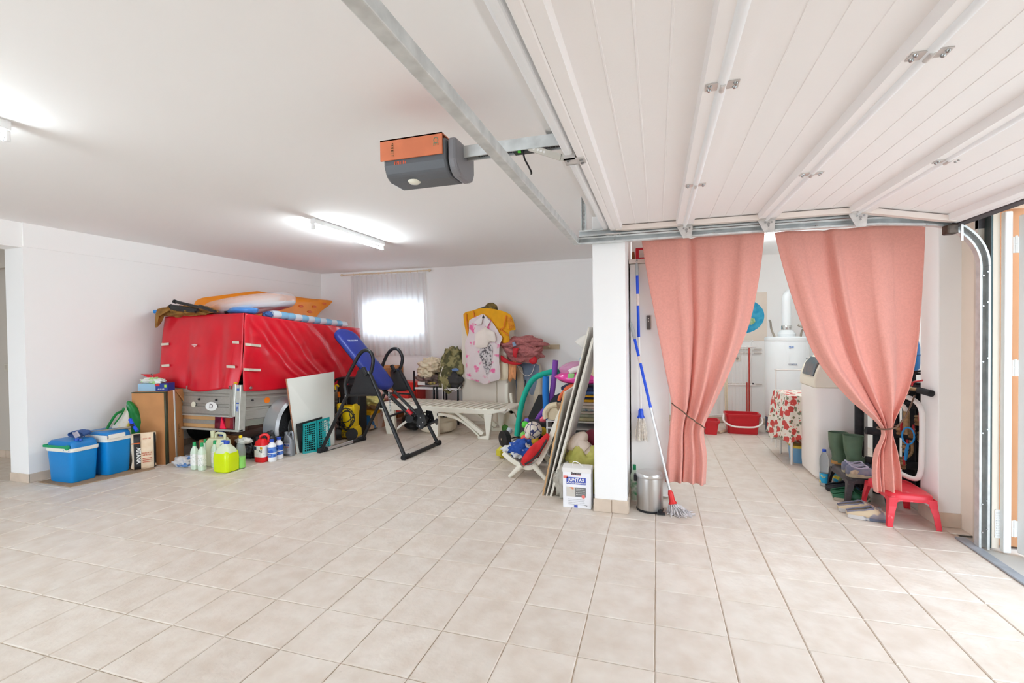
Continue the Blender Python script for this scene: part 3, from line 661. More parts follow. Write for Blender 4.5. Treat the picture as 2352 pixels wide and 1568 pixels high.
# ---- footwear (heel at -x, toe at +x before turning)
def shoe(name, label, loc, rz, L_, upper, sole, inner, kind='shoe', group=None, accent=None):
    t = thing(name, label, 'shoes' if kind != 'boot' else 'boots', loc, group, rotz=rz); M = None
    W = L_*.36
    def wid(s): return W/2*(.62+.38*math.sin(min(1, s*1.25+.08)*PI*.62)) * (1 if s < .86 else math.sqrt(max(.05, 1-((s-.86)/.16)**2)))
    so = MB(); rs = []
    for k in range(13):
        s = k/12; w_ = wid(s)*1.05*(.75 if k in (0,) else 1); z0 = 0.012*max(0, (s-.75)/.25)**2*3; hs = L_*(.115 if s < .4 else .085)
        x = (s-.5)*L_; rs.append([Vector((x, -w_, z0)), Vector((x, w_, z0)), Vector((x, w_*1.02, z0+hs)), Vector((x, -w_*1.02, z0+hs))])
    so.rings(rs); obj('sole', so, sole, parent=t, world=False, bevel=.004, smooth=True)
    up = MB(); rs = []; hz = {'shoe': (.27, .32, .29, .27, .27, .29, .30, .25, .21, .18, .155, .12, .07), 'clog': (.13, .15, .17, .19, .20, .22, .25, .25, .23, .20, .17, .13, .07)}['clog' if kind == 'clog' else 'shoe']
    for k in range(13):
        s = k/12; w_ = wid(s)*(.72 if k == 0 else 1.0); x = (s-.5)*L_; hh = hz[k]*L_*(1.35 if kind == 'clog' else 1.12); zb = L_*.075; ring = []
        for q in range(13):
            a = PI*q/12; ca, sa = math.cos(a), math.sin(a)
            ring.append(Vector((x, w_*math.copysign(abs(ca)**.55, ca), zb + max(0.004, hh-zb)*abs(sa)**.75)))
        rs.append(ring)
    k0, k1 = (1, 6) if kind == 'shoe' else (0, 7); nn = 13; vs = [p for r_ in rs for p in r_]; fs = []
    for k in range(12):
        for q in range(nn-1):
            if k0 <= k < k1 and 4 <= q < 8: continue
            fs.append((k*nn+q, k*nn+q+1, (k+1)*nn+q+1, (k+1)*nn+q))
    if kind == 'shoe': fs.append(tuple(range(nn)))
    else: fs.append((0, 1, 2, 3, 9, 10, 11, 12))
    fs.append(tuple(12*nn+q for q in range(nn)))
    up.add(vs, fs); obj('upper', up, upper, parent=t, world=False, angle=60, solid=.004)
    col = [rs[k][4] for k in range(k0, k1+1)] + [rs[k1][q] for q in (5, 6, 7)] + [rs[k][8] for k in range(k1, k0-1, -1)] + ([rs[k0][q] for q in (7, 6, 5)] if kind == 'shoe' else [])
    obj('collar', MB().tube(col, .0065, 6, closed=(kind == 'shoe')), accent or upper, parent=t, world=False)
    ins_ = [Vector(((k/12-.5)*L_, s_*wid(k/12)*.9, L_*.10)) for s_, ks in ((-1, range(1, 11)), (1, range(10, 0, -1))) for k in ks]
    obj('insole', MB().rings([ins_, [p+Vector((0, 0, .003)) for p in ins_]]), inner, parent=t, world=False)
    if kind == 'shoe':
        lc = MB()
        for k in range(5):
            s = .60+k*.055; z = hz[int(s*12)]*L_*1.12+.004; lc.tube(smoothpts([((s-.5)*L_, -W*.17, z-.006), ((s-.48)*L_, 0, z+.006), ((s-.5)*L_, W*.17, z-.006)], 3), .0035, 5)
        lc.tube(smoothpts([((.62-.5)*L_, -.01, .31*L_), ((.68-.5)*L_, -W*.3, .27*L_), ((.7-.5)*L_, -W*.52, .12*L_), ((.72-.5)*L_, -W*.6, .02)], 4), .003, 5)
        obj('laces', lc, mk('lace_navy', (38, 40, 58), .8), parent=t, world=False)
        pa = MB().puff([(-.46*L_, .10*L_), (-.28*L_, .10*L_), (-.22*L_, .20*L_), (-.34*L_, .24*L_), (-.46*L_, .2*L_)], .004, 3, M=Matrix.Translation((0, -W*.42, 0)))
        obj('side_patch', pa, mk('patch_tan', (176, 158, 134), .8, var=.2, scale=40), parent=t, world=False)
    return t
grn = mk('trainer_grey', (128, 122, 128), .8, rgb2=(94, 98, 122), scale=14); soleg = mk('sole_greige', (158, 146, 122), .7, var=.1, scale=20); lining = mk('lining_lilac', (168, 160, 176), .9); dark = mk('inner_dark', (44, 40, 42), .9)
shoe('trainer', 'grey trainer with dark laces nearest the front of the black stool', (1.60, 4.43, .215), .05, .27, grn, soleg, lining, 'shoe', 'grey trainers on the stool', lining)
shoe('trainer', 'grey trainer standing behind its pair on the black stool', (1.61, 4.55, .215), .05, .27, grn, soleg, lining, 'shoe', 'grey trainers on the stool', lining)
tan = mk('clog_tan', (200, 178, 148), .7, rgb2=(138, 130, 136), scale=12, lo=.5, hi=.58); whs = mk('sole_white_blue', (196, 190, 186), .6, rgb2=(92, 96, 112), scale=12, lo=.5, hi=.56)
shoe('slip_on_clog', 'tan and grey slip-on clog in front beside the red stool', (1.49, 4.08, 0), -.12, .27, tan, whs, mk('clog_inner', (66, 62, 72), .9), 'clog', 'tan clogs on the floor', mk('clog_rim', (118, 114, 128), .8))
shoe('slip_on_clog', 'tan and grey slip-on clog tucked behind its pair by the red stool', (1.47, 4.20, 0), -.12, .27, tan, whs, MATS['clog_inner'], 'clog', 'tan clogs on the floor', mk('clog_rim', (118, 114, 128), .8))
gcl = mk('clog_green', (28, 92, 62), .5); 
shoe('garden_clog', 'green rubber clog on the floor under the black stool', (1.51, 4.47, 0), -.1, .25, gcl, mk('sole_beige', (170, 158, 140), .7), mk('clog_green_dark', (16, 54, 40), .8), 'clog', 'green clogs')
shoe('garden_clog', 'second green rubber clog further under the black stool', (1.53, 4.58, 0), -.1, .25, gcl, MATS['sole_beige'], MATS['clog_green_dark'], 'clog', 'green clogs')
shoe('black_shoe', 'black shoe with blue trim at the back under the black stool', (1.54, 4.72, 0), -.1, .26, mk('shoe_black', (34, 36, 42), .6, rgb2=(60, 120, 150), scale=10, lo=.6, hi=.65), dark, dark, 'clog')
bootm = mk('boot_green', (78, 98, 76), .45, var=.12, scale=9); bootsole = mk('boot_sole', (172, 124, 66), .6)
def boot(label, x, y, r=.062):
    t = thing('rubber_boot', label, 'boots', (x, y, .215), 'green rubber boots on the stool'); z0 = .215
    obj('shaft', MB().loft([(.0, .06, .045, .02, 0), (.035, .062, .046, .02, 0), (.08, .058, .045, .01, 0), (.13, .064, .050), (.20, .071, .055), (.262, .077, .060, .004, 0), (.267, .078, .061, .004, 0), (.266, .072, .055, .004, 0), (.23, .066, .05)], (x, y, z0+.012), 24, 2.2), bootm, parent=t, angle=60)
    obj('foot', MB().loft([(0, .11, .045, .06, 0), (.03, .108, .044, .06, 0), (.07, .07, .038, .035, 0), (.10, .046, .036, .01, 0)], (x, y, z0+.012), 24, 2.4), bootm, parent=t, angle=60)
    obj('sole', MB().loft([(0, .112, .047, .06, 0), (.028, .112, .047, .06, 0)], (x, y, z0), 24, 2.4), bootsole, parent=t)
    return t
boot('green rubber boot standing at the back left of the black stool', 1.53, 4.83)
boot('green rubber boot standing nearer its pair on the black stool', 1.605, 4.715)
# ---- water softener
sw = mk('softener_white', (236, 230, 224), .45); sc_ = mk('softener_cream', (226, 218, 200), .45)
ws = thing('water_softener', 'white floor-standing water softener with arched cream hood', 'water softener', (1.62, 5.25, 0))
obj('body', MB().loft([(0, .19, .22), (.03, .215, .235), (.1, .22, .24), (.86, .22, .24)], (1.625, 5.26, 0), 36, 9), sw, parent=ws, angle=30)
hp = [(1.404, .86), (1.846, .86), (1.846, 1.10), (1.62, 1.16), (1.545, 1.155), (1.49, 1.125), (1.445, 1.07), (1.415, .99), (1.404, .93)]
obj('hood', MB().prism(hp, 5.02, 5.50, 'y'), sc_, parent=ws, bevel=.012, angle=30)
dp = [(1.408, .965), (1.44, 1.07), (1.488, 1.13), (1.478, 1.14), (1.43, 1.078), (1.40, .968)]
obj('display_panel', MB().prism(dp, 5.06, 5.40, 'y'), mk('display_dark', (96, 84, 84), .3, rgb2=(60, 74, 84), scale=20), parent=ws, smooth=False, bevel=.004)
# ---- table with floral cloth
def floral():
    m = bpy.data.materials.new('floral_cloth'); m.use_nodes = True; nt = m.node_tree; b = nt.nodes['Principled BSDF']; L = nt.links
    tc = nt.nodes.new('ShaderNodeTexCoord'); b.inputs['Roughness'].default_value = .7
    def vor(sc, seedoff):
        mp = nt.nodes.new('ShaderNodeMapping'); mp.inputs['Location'].default_value = seedoff; L.new(tc.outputs['Object'], mp.inputs['Vector'])
        v = nt.nodes.new('ShaderNodeTexVoronoi'); v.inputs['Scale'].default_value = sc; L.new(mp.outputs[0], v.inputs['Vector'])
        ns = nt.nodes.new('ShaderNodeTexNoise'); ns.inputs['Scale'].default_value = sc*3; L.new(mp.outputs[0], ns.inputs['Vector'])
        ad = nt.nodes.new('ShaderNodeMath'); ad.operation = 'MULTIPLY_ADD'; ad.inputs[1].default_value = .35; L.new(ns.outputs['Fac'], ad.inputs[0]); L.new(v.outputs['Distance'], ad.inputs[2]); return ad.outputs[0]
    base = (*lin((224, 218, 206)), 1)
    prev = None
    for sc, off, th, col in ((22, (0, 0, 0), .50, (118, 122, 98)), (12, (3, 1, 2), .58, (192, 66, 60)), (26, (1, 5, 2), .34, (216, 128, 116))):
        d_ = vor(sc, off); lt = nt.nodes.new('ShaderNodeMath'); lt.operation = 'LESS_THAN'; lt.inputs[1].default_value = th; L.new(d_, lt.inputs[0])
        mx = nt.nodes.new('ShaderNodeMix'); mx.data_type = 'RGBA'; L.new(lt.outputs[0], mx.inputs['Factor'])
        if prev is None: mx.inputs['A'].default_value = base
        else: L.new(prev, mx.inputs['A'])
        mx.inputs['B'].default_value = (*lin(col), 1); prev = mx.outputs['Result']
    L.new(prev, b.inputs['Base Color']); return m
fc = floral()
tb = thing('side_table', 'small white-legged table under a floral oilcloth beside the boiler', 'table', (1.5, 5.75, 0))
obj('table_top', MB().box((1.30, 5.50, .69), (1.80, 6.05, .71)), cabw, parent=tb, smooth=False)
for x, y in ((1.34, 5.54), (1.76, 5.54), (1.34, 6.0), (1.76, 6.0)): obj('leg', MB().tube([(x, y, 0), (x, y, .69)], .012, 10), pole, parent=tb)
ct = thing('tablecloth', 'white oilcloth with red roses and green leaves draped over the side table', 'tablecloth', (1.5, 5.75, .72))
def clothrow(z, fl):
    ring = []; 
    for k in range(96):
        a = k/96; per = [(1.285, 5.485), (1.815, 5.485), (1.815, 6.065), (1.285, 6.065)]; e = int(a*4); f = a*4-e; p = Vector((*per[e], 0)).lerp(Vector((*per[(e+1) % 4], 0)), f)
        n_ = [Vector((0,-1,0)), Vector((1,0,0)), Vector((0,1,0)), Vector((-1,0,0))][e]
        w_ = fl*(.5+.5*math.sin(2*PI*a*14+1.1*math.sin(a*40)))*.05
        zz = z + (fl*.05*math.sin(a*21) if z < .3 else 0)
        ring.append(Vector((p.x, p.y, zz)) + n_*(w_+fl*.03))
    return ring
obj('cloth', MB().rings([clothrow(.722, 0), clothrow(.70, .08), clothrow(.55, .45), clothrow(.38, .8), clothrow(.24, 1)], cap=True), fc, parent=ct, angle=60)
wc = thing('wire_chair', 'thin white metal chair back standing behind the table', 'chair', (1.6, 6.3, 0))
obj('back_frame', MB().tube(smoothpts([(1.36, 6.3, 0), (1.36, 6.3, .5), (1.36, 6.3, .90), (1.38, 6.3, .93), (1.75, 6.3, .93), (1.78, 6.3, .90), (1.78, 6.3, 0)], 5), .008, 8), pole, parent=wc)
obj('seat', MB().box((1.38, 6.28, .43), (1.76, 6.6, .45)), cabw, parent=wc, smooth=False)
for x in (1.38, 1.76): obj('leg', MB().tube([(x, 6.6, 0), (x, 6.6, .44)], .009, 8), pole, parent=wc)
sbx = thing('storage_tub', 'blue tub with yellow clips on the floor under the floral table', 'tub', (1.45, 5.75, 0))
obj('tub', MB().loft([(0, .09, .12), (.16, .105, .135)], (1.47, 5.72, 0), 24, 7), mk('tub_blue', (112, 166, 206), .35), parent=sbx); obj('lid', MB().loft([(.16, .11, .14), (.185, .108, .138)], (1.47, 5.72, 0), 24, 7), mk('tub_lid', (214, 190, 70), .4), parent=sbx)
# ---- boiler
ht = thing('water_heater', 'tall white gas water heater with blue base and white flue pipe', 'water heater', (1.69, 7.23, 0)); hw = mk('heater_white', (232, 235, 236), .35); hc = (1.69, 7.23, 0)
obj('tank', MB().lathe([(.258, .22), (.262, .23), (.262, 1.27), (.255, 1.285)], hc, 40), hw, parent=ht)
obj('top_cap', MB().lathe([(.268, 1.265), (.27, 1.275), (.268, 1.30), (.24, 1.315), (.001, 1.318)], hc, 40), hw, parent=ht)
obj('base_band', MB().lathe([(.25, 0.02), (.258, .03), (.258, .235)], hc, 40), mk('heater_blue', (34, 72, 116), .4), parent=ht)
for a in range(3): obj('foot', MB().tube([(1.69+.2*math.cos(a*2.1), 7.23+.2*math.sin(a*2.1), 0), (1.69+.2*math.cos(a*2.1), 7.23+.2*math.sin(a*2.1), .03)], .02, 8), dark, parent=ht)
obj('draught_hood', MB().lathe([(.10, 1.31), (.11, 1.35), (.085, 1.39), (.06, 1.41)], hc, 24), hw, parent=ht)
obj('flue_collar', MB().lathe([(.062, 1.40), (.064, 1.405), (.064, 1.46), (.06, 1.465)], hc, 24), mk('collar_metal', (200, 200, 198), .25, metal=.9), parent=ht)
obj('flue_pipe', MB().tube(smoothpts([(1.69, 7.23, 1.45), (1.69, 7.23, 1.6), (1.69, 7.23, 1.80), (1.705, 7.245, 1.87), (1.76, 7.30, 1.91), (1.9, 7.44, 1.92), (2.3, 7.8, 1.93)], 6), .056, 20), hw, parent=ht)
hose = mk('braided_hose', (150, 140, 128), .4, metal=.5)
obj('hose', MB().tube(smoothpts([(1.53, 7.15, 1.31), (1.50, 7.2, 1.42), (1.53, 7.4, 1.52), (1.6, 7.8, 1.55)], 6), .013, 8), hose, parent=ht)
obj('hose', MB().tube(smoothpts([(1.84, 7.15, 1.31), (1.86, 7.15, 1.40), (1.92, 7.12, 1.46), (2.1, 7.3, 1.47)], 6), .013, 8), hose, parent=ht)
obj('hose', MB().tube(smoothpts([(1.79, 7.1, 1.47), (1.85, 7.08, 1.44), (1.95, 7.08, 1.46)], 6), .013, 8), hose, parent=ht)
obj('maker_label', MB().lathe([(.2635, 1.17), (.2635, 1.20)], hc, 80).__class__().box((1.655, 6.9655, 1.165), (1.715, 6.969, 1.195)), mk('label_blue', (120, 150, 200), .5, rgb2=(236, 238, 240), scale=70), parent=ht, smooth=False)
obj('maker_stripe', MB().box((1.65, 6.9655, .945), (1.75, 6.969, .965)), mk('label_grey', (126, 142, 168), .5, rgb2=(190, 190, 190), scale=60), parent=ht, smooth=False)
for k in range(6):
    a = math.radians(-40); obj('vent_slot', MB().box((-.03, -.003, -.006), (.03, .003, .006), M=XF((1.69+.262*math.cos(a), 7.23+.262*math.sin(a), .83+k*.04), a+PI/2)), mk('slot_grey', (176, 180, 182), .5), parent=ht, smooth=False)
# ---- world map poster
pm = thing('map_poster', 'beige poster of a world map with blue oceans on the laundry wall', 'poster', (1.1, YLB-.004, 1.25))
obj('sheet', MB().box((.62, YLB-.006, 1.25), (1.575, YLB-.002, 1.975)), mk('poster_beige', (230, 216, 202), .8, var=.02), parent=pm, smooth=False)
oc = [(1.09+.45*math.copysign(abs(math.cos(a))**.75, math.cos(a)), 1.62+.275*math.copysign(abs(math.sin(a))**1.0, math.sin(a))) for a in [2*PI*k/48 for k in range(48)]]
obj('ocean', MB().prism(oc, YLB-.0075, YLB-.006, 'y'), mk('map_blue', (30, 146, 190), .7, rgb2=(70, 172, 204), scale=14), parent=pm, smooth=False)
lg_ = mk('map_green', (122, 170, 106), .8, rgb2=(196, 206, 170), scale=24)
for pts_ in ([(1.30,1.55),(1.36,1.60),(1.41,1.58),(1.42,1.53),(1.37,1.49),(1.31,1.50)], [(1.24,1.63),(1.30,1.66),(1.35,1.65),(1.38,1.67),(1.34,1.62),(1.28,1.61)], [(.8,1.58),(.9,1.62),(.95,1.75),(.86,1.83),(.76,1.78),(.74,1.66)], [(1.0,1.6),(1.1,1.7),(1.25,1.75),(1.22,1.85),(1.05,1.86),(.98,1.74)]):
    obj('landmass', MB().prism(pts_, YLB-.009, YLB-.0075, 'y'), lg_, parent=pm, smooth=False)
# ---- drying rack, pipes, socket
dr = thing('drying_rack', 'folded white clothes drying rack with red uprights against the laundry wall', 'drying rack', (1.0, 7.45, 0)); rackred = mk('rack_red', (176, 62, 52), .4)
obj('frame', MB().tube(smoothpts([(1.30, 7.5, .12), (1.30, 7.5, .7), (1.30, 7.5, 1.21), (1.27, 7.5, 1.25), (.6, 7.5, 1.25), (.57, 7.5, 1.21), (.57, 7.5, .12)], 5), .011, 8), pole, parent=dr)
for z in (.17, .62, 1.17): obj('cross_rail', MB().tube([(.57, 7.48, z), (1.36, 7.48, z)], .009, 8), pole, parent=dr)
wi = MB()
for k in range(16): wi.tube([(.63+k*.042, 7.47, .17), (.63+k*.042, 7.47, 1.17)], .0028, 5)
obj('wires', wi, pole, parent=dr, kind='stuff')
for x in (1.265, 1.235): obj('red_upright', MB().tube([(x, 7.45, .0), (x, 7.45, 1.16 if x > 1.25 else .66)], .010, 8), rackred, parent=dr)
for x in (.68, .65): obj('red_upright', MB().tube([(x, 7.45, .0), (x, 7.45, 1.16)], .010, 8), rackred, parent=dr)
for x in (.95, .975): obj('stick', MB().tube([(x, 7.40, .05), (x-.01, 7.44, .9)], .011, 8), mk('wood_cream', (216, 204, 178), .6), parent=dr)
for z, lab in ((1.125, 'upper copper and white pipe run along the laundry wall'), (1.07, 'second painted pipe run just below the upper one'), (.60, 'low painted pipe run with dark clip along the laundry wall')):
    w_ = thing('wall_pipe', lab, 'pipe', (1.0, YLB-.03, z)); obj('pipe', MB().tube([(.0, YLB-.03, z), (1.5, YLB-.03, z)], .009, 8), mk('pipe_paint', (206, 196, 188), .5), parent=w_)
    for x in (.5, 1.38): obj('clip', MB().box((x-.01, YLB-.045, z-.014), (x+.01, YLB-.001, z+.014)), dark if z < .7 else pole, parent=w_, smooth=False)
so_ = thing('wall_socket', 'beige wall socket behind the drying rack', 'socket', (1.13, YLB, 1.0)); so2 = PY(1693, 823, YLB)
obj('plate', MB().box((so2.x-.045, YLB-.014, so2.z-.045), (so2.x+.045, YLB, so2.z+.045)), mk('socket_beige', (222, 214, 202), .4), parent=so_, smooth=False, bevel=.006)
obj('insert', MB().tube([(so2.x, YLB-.018, so2.z), (so2.x, YLB-.012, so2.z)], .022, 16), mk('socket_in', (160, 152, 142), .5), parent=so_)
# ---- red basins
rpl = mk('basin_red', (192, 28, 40), .35)
def basin(name, label, cx_, cy_, w0, w1, d0, d1, h_, bow=False):
    t = thing(name, label, 'bucket', (cx_, cy_, 0))
    obj('body', MB().loft([(0, w0, d0), (h_-.03, w1, d1), (h_-.028, w1+.012, d1+.012), (h_, w1+.014, d1+.014), (h_, w1-.004, d1-.004), (.02, w0-.01, d0-.01)], (cx_, cy_, 0), 32, 7), rpl, parent=t, angle=35)
    if bow: obj('bail', MB().tube(smoothpts([(cx_-w1-.012, cy_, h_-.02), (cx_-w1-.03, cy_-d1*.7, h_-.10), (cx_-w1+.06, cy_-d1-.03, h_-.155), (cx_, cy_-d1-.04, h_-.165), (cx_+w1-.06, cy_-d1-.03, h_-.155), (cx_+w1+.03, cy_-d1*.7, h_-.10), (cx_+w1+.012, cy_, h_-.02)], 5), .012, 8), cabw, parent=t)
    return t
basin('mop_bucket', 'wide red mop bucket with a white carrying handle', 1.115, 7.13, .185, .21, .12, .14, .27, True)
basin('red_basin', 'small red bucket beside the pink curtain', .70, 6.98, .075, .10, .10, .12, .19)
tag(obj('pipe_offcut', MB().tube([(.80, 6.95, .018), (.91, 7.1, .022)], .018, 10), mk('offcut', (206, 186, 160), .6)), 'short beige tube on the floor between the two red buckets', 'tube')
# ---- pipe manifold behind the right curtain
mf = thing('pipe_manifold', 'tangle of black insulated pipes with brass valves behind the right curtain', 'pipes', (1.95, 4.6, 0)); ins = mk('pipe_insulation', (36, 34, 36), .85, var=.3, scale=20); brass = mk('brass', (150, 120, 86), .4, metal=.7, var=.2, scale=40); copper = mk('copper', (190, 118, 84), .35, metal=.8); redv = mk('valve_red', (196, 44, 52), .4)
for x, y, r_, z0, z1 in ((1.80, 4.75, .035, .0, 1.05), (1.90, 4.72, .04, 0, 1.0), (2.0, 4.70, .045, .0, 1.05), (2.08, 4.75, .04, 0, .95), (1.70, 4.85, .035, 0, .8)):
    obj('insulated_pipe', MB().tube([(x, y, z0), (x, y, z1)], r_, 12), ins, parent=mf)
for z in (.93, .80, .55, .30): obj('insulated_pipe', MB().tube([(1.68, 4.66, z), (2.12, 4.64, z-.03)], .032, 12), ins, parent=mf)
obj('copper_pipe', MB().tube([(1.78, 4.5, .25), (1.78, 4.5, .75)], .011, 10), copper, parent=mf)
obj('copper_pipe', MB().tube(smoothpts([(1.78, 4.5, .40), (1.86, 4.48, .37), (1.92, 4.48, .42), (1.92, 4.48, .52)], 5), .014, 8), brass, parent=mf)
for x, z in ((1.84, .60), (1.92, .58), (1.88, .46), (1.98, .55), (1.96, .68), (1.86, .33)):
    v_ = obj('valve', MB().lathe([(.018, -.04), (.024, -.03), (.018, -.02), (.026, 0), (.018, .02), (.024, .03), (.018, .04)], (x, 4.47, z), 10), brass, parent=mf)
    obj('lever', MB().box((x-.007, 4.44, z), (x+.007, 4.447, z+.07)), redv, parent=v_, smooth=False, bevel=.003)
obj('white_pipe', MB().tube(smoothpts([(1.72, 4.5, .90), (1.80, 4.42, .885), (1.845, 4.30, .87), (1.865, 4.22, .82), (1.868, 4.20, .72), (1.865, 4.20, .45), (1.86, 4.20, .35), (1.84, 4.22, .285), (1.79, 4.3, .29), (1.70, 4.45, .345)], 6), .018, 12), pole, parent=mf)
obj('white_pipe', MB().tube(smoothpts([(1.68, 4.55, .84), (1.78, 4.47, .83), (1.84, 4.42, .80), (1.855, 4.40, .755)], 6), .016, 12), pole, parent=mf)
obj('brass_union', MB().tube([(1.855, 4.40, .76), (1.855, 4.40, .58)], .022, 10), brass, parent=mf)
tp = thing('stopcock', 'brass stopcock with red lever and black foam sleeve on the pillar wall', 'valve', (1.86, 4.28, .95))
obj('body', MB().tube([(1.80, 4.36, .955), (1.862, 4.22, .945)], .016, 10), brass, parent=tp); obj('lever', MB().tube(smoothpts([(1.835, 4.27, .97), (1.84, 4.26, 1.0), (1.87, 4.2, 1.02)], 4), .007, 8), redv, parent=tp)
obj('foam_sleeve', MB().tube([(1.857, 4.22, .945), (1.878, 4.10, .935)], .024, 12), ins, parent=tp)
tk_ = thing('expansion_tank', 'blue pressure tank on a black wall bracket behind the curtain edge', 'tank', (1.99, 4.6, 1.04)); tkb = mk('tank_blue', (18, 132, 214), .35)
obj('vessel', MB().lathe([(.001, 1.035), (.10, 1.05), (.125, 1.08), (.13, 1.12), (.13, 1.25), (.12, 1.30), (.08, 1.335), (.001, 1.345)], (1.90, 4.62, 0), 28), tkb, parent=tk_)
obj('seam', MB().lathe([(.131, 1.185), (.134, 1.19), (.131, 1.195)], (1.90, 4.62, 0), 28), mk('tank_seam', (14, 104, 176), .4), parent=tk_)
obj('bracket', MB().tube([(1.75, 4.55, 1.03), (2.05, 4.45, 1.08), (2.4, 4.45, 1.09)], .008, 8).tube([(1.8, 4.7, 1.03), (2.4, 4.7, 1.03)], .01, 8), ins, parent=tk_)
fw_ = thing('filter_wrench', 'bright blue plastic ring wrench hung on the pipework', 'wrench', (1.855, 4.36, .5)); fb = mk('wrench_blue', (26, 136, 206), .4)
o_ = Vector((1.85, 4.36, .575)); ax = Vector((.9, -.44, 0))
obj('ring', MB().tube([o_ + ax*.036*math.cos(a) + Vector((0, 0, .065*math.sin(a))) for a in [2*PI*k/24 for k in range(24)]], .006, 8, closed=True), fb, parent=fw_)
obj('handle', MB().tube([o_+Vector((0, 0, -.06)), o_+ax*-.01+Vector((0, 0, -.12)), o_+ax*-.016+Vector((0, 0, -.19))], [.009, .012, .011], 8), fb, parent=fw_)
# ================================================================ left wall: coolers, bags, carton
def puffpx(pts, ax, val, T, mb=None, off=(0, 0, 0), **k):
    mb = mb or MB()
    if ax == 'y':
        poly = [(p.x, p.z) for p in (PY(u, v, val) for u, v in pts)]; M = Matrix.Translation((off[0], val+off[1], off[2]))
    else:
        poly = [(p.y, p.z) for p in (PX(u, v, val) for u, v in pts)]; M = Matrix.Translation(off) @ Matrix(((0, -1, 0, val), (1, 0, 0, 0), (0, 0, 1, 0), (0, 0, 0, 1)))
    return mb.puff(poly, T, M=M, **k)
def slab(c4, th, mb=None, mi=0):
    """solid sheet from four corners (in order) thickened away from the first side"""
    c4 = [Vector(c) for c in c4]; n_ = (c4[1]-c4[0]).cross(c4[3]-c4[0]).normalized()*th
    return (mb or MB()).rings([c4, [c-n_ for c in c4]], mi=mi)
cblue = mk('cooler_blue', (8, 132, 204), .4, var=.03); cblue2 = mk('cooler_lid_blue', (20, 120, 190), .4); cwhite = mk('cooler_white', (236, 232, 222), .45); cgreen = mk('cooler_green', (20, 150, 96), .45)
def cooler(label, c, rx, ry, hb, lidh, greenhandle):
    t = thing('cool_box', label, 'cool box', (c[0], c[1], .008), 'blue cool boxes'); c = (c[0], c[1], .008)
    obj('body', MB().loft([(0, rx*.86, ry*.86), (.01, rx*.90, ry*.90), (hb, rx, ry)], c, 40, 8), cblue, parent=t, angle=40)
    obj('rim', MB().loft([(hb, rx*1.04, ry*1.06), (hb+.035, rx*1.06, ry*1.08)], c, 40, 8), cwhite, parent=t, angle=40, bevel=.003)
    l_ = obj('lid', MB().loft([(hb+.03, rx*1.0, ry*1.0), (hb+.035+lidh*.6, rx*.97, ry*.96), (hb+.035+lidh*.9, rx*.88, ry*.86), (hb+.035+lidh, rx*.7, ry*.66)], c, 40, 8), cblue2, parent=t, angle=40)
    if greenhandle:
        z = hb+.048; x, y = c[0], c[1]
        obj('handle', MB().box((x-rx*1.09, y-ry*1.11, .008+z-.013), (x+rx*.75, y-ry*1.02, .008+z+.013)).box((x-rx*1.1, y-ry*1.11, .008+z-.013), (x-rx*1.03, y+ry*.6, .008+z+.013)), cgreen, parent=t, smooth=False, bevel=.006)
        obj('handle_pivot', MB().tube([(x+rx*.78, y-ry*1.14, .008+z), (x+rx*.78, y-ry*1.0, .008+z)], .024, 16), cgreen, parent=t)
        for q in (.5, .9): obj('stud', MB().tube([(x+rx*q, y-ry*1.085, hb+.026), (x+rx*q, y-ry*1.05, hb+.026)], .004, 8), cblue2, parent=t)
    else:
        obj('handle', MB().box((c[0]+rx*1.0, c[1]-ry*.9, .008+hb+.03), (c[0]+rx*1.10, c[1]+ry*.35, .008+hb+.075)).box((c[0]-rx*.6, c[1]-ry*1.1, .008+hb+.03), (c[0]+rx*1.1, c[1]-ry*1.0, .008+hb+.07)), cwhite, parent=t, smooth=False, bevel=.004)
    return t
cooler('blue cool box with green handle and white rim nearest the doorway', (-5.555, 3.185), .185, .12, .30, .07, True)
cooler('plain blue cool box with white rim standing behind the green-handled one', (-5.50, 3.46), .185, .125, .34, .065, False)
crd = mk('cardboard', (188, 132, 84), .85, var=.05, scale=7, bump=.04, bscale=120)
crd2 = mk('cardboard_floor', (158, 130, 102), .9, var=.06, scale=6)
tag(obj('cardboard_sheet', slab([(-5.80, 3.03, .007), (-5.30, 3.01, .007), (-5.13, 3.68, .007), (-5.72, 3.75, .007)], .006), crd2, smooth=False), 'flat cardboard sheet on the floor under the cool boxes', 'cardboard')
# navy strap with buckle on the lid
navy = mk('navy_fabric', (58, 88, 142), .8, var=.12, scale=20)
gp = thing('harness_strap', 'rolled navy fabric strap with clear buckle lying on the cool box lid', 'strap', (-5.5, 3.2, .42))
for k, (r0, r1, zz, yy) in enumerate(((.085, .032, .445, 0), (.07, .028, .452, .03), (.05, .024, .448, .055))):
    rs = []
    for q in range(28):
        a = 2*PI*q/28; p = Vector((-5.54+.01*k+r0*math.cos(a), 3.20+yy+.2*r0*math.cos(a), zz+r1*math.sin(a))); rs.append(p)
    m = MB(); w_ = Vector((.0, .018, .004)); inner = [p + (Vector((-5.54+.01*k, p.y, zz))-p)*.12 for p in rs]
    m.rings([[a_, b_, b_+w_*2, a_+w_*2] for a_, b_ in zip(rs+rs[:1], inner+inner[:1])], cap=False); obj('loop', m, navy, parent=gp, angle=60)
obj('buckle', MB().box((-.025, -.006, -.03), (.025, .006, .03), M=XF((-5.47, 3.17, .455), .4, 0, -.5)), mk('buckle_grey', (170, 160, 168), .3), parent=gp, smooth=False, bevel=.006)
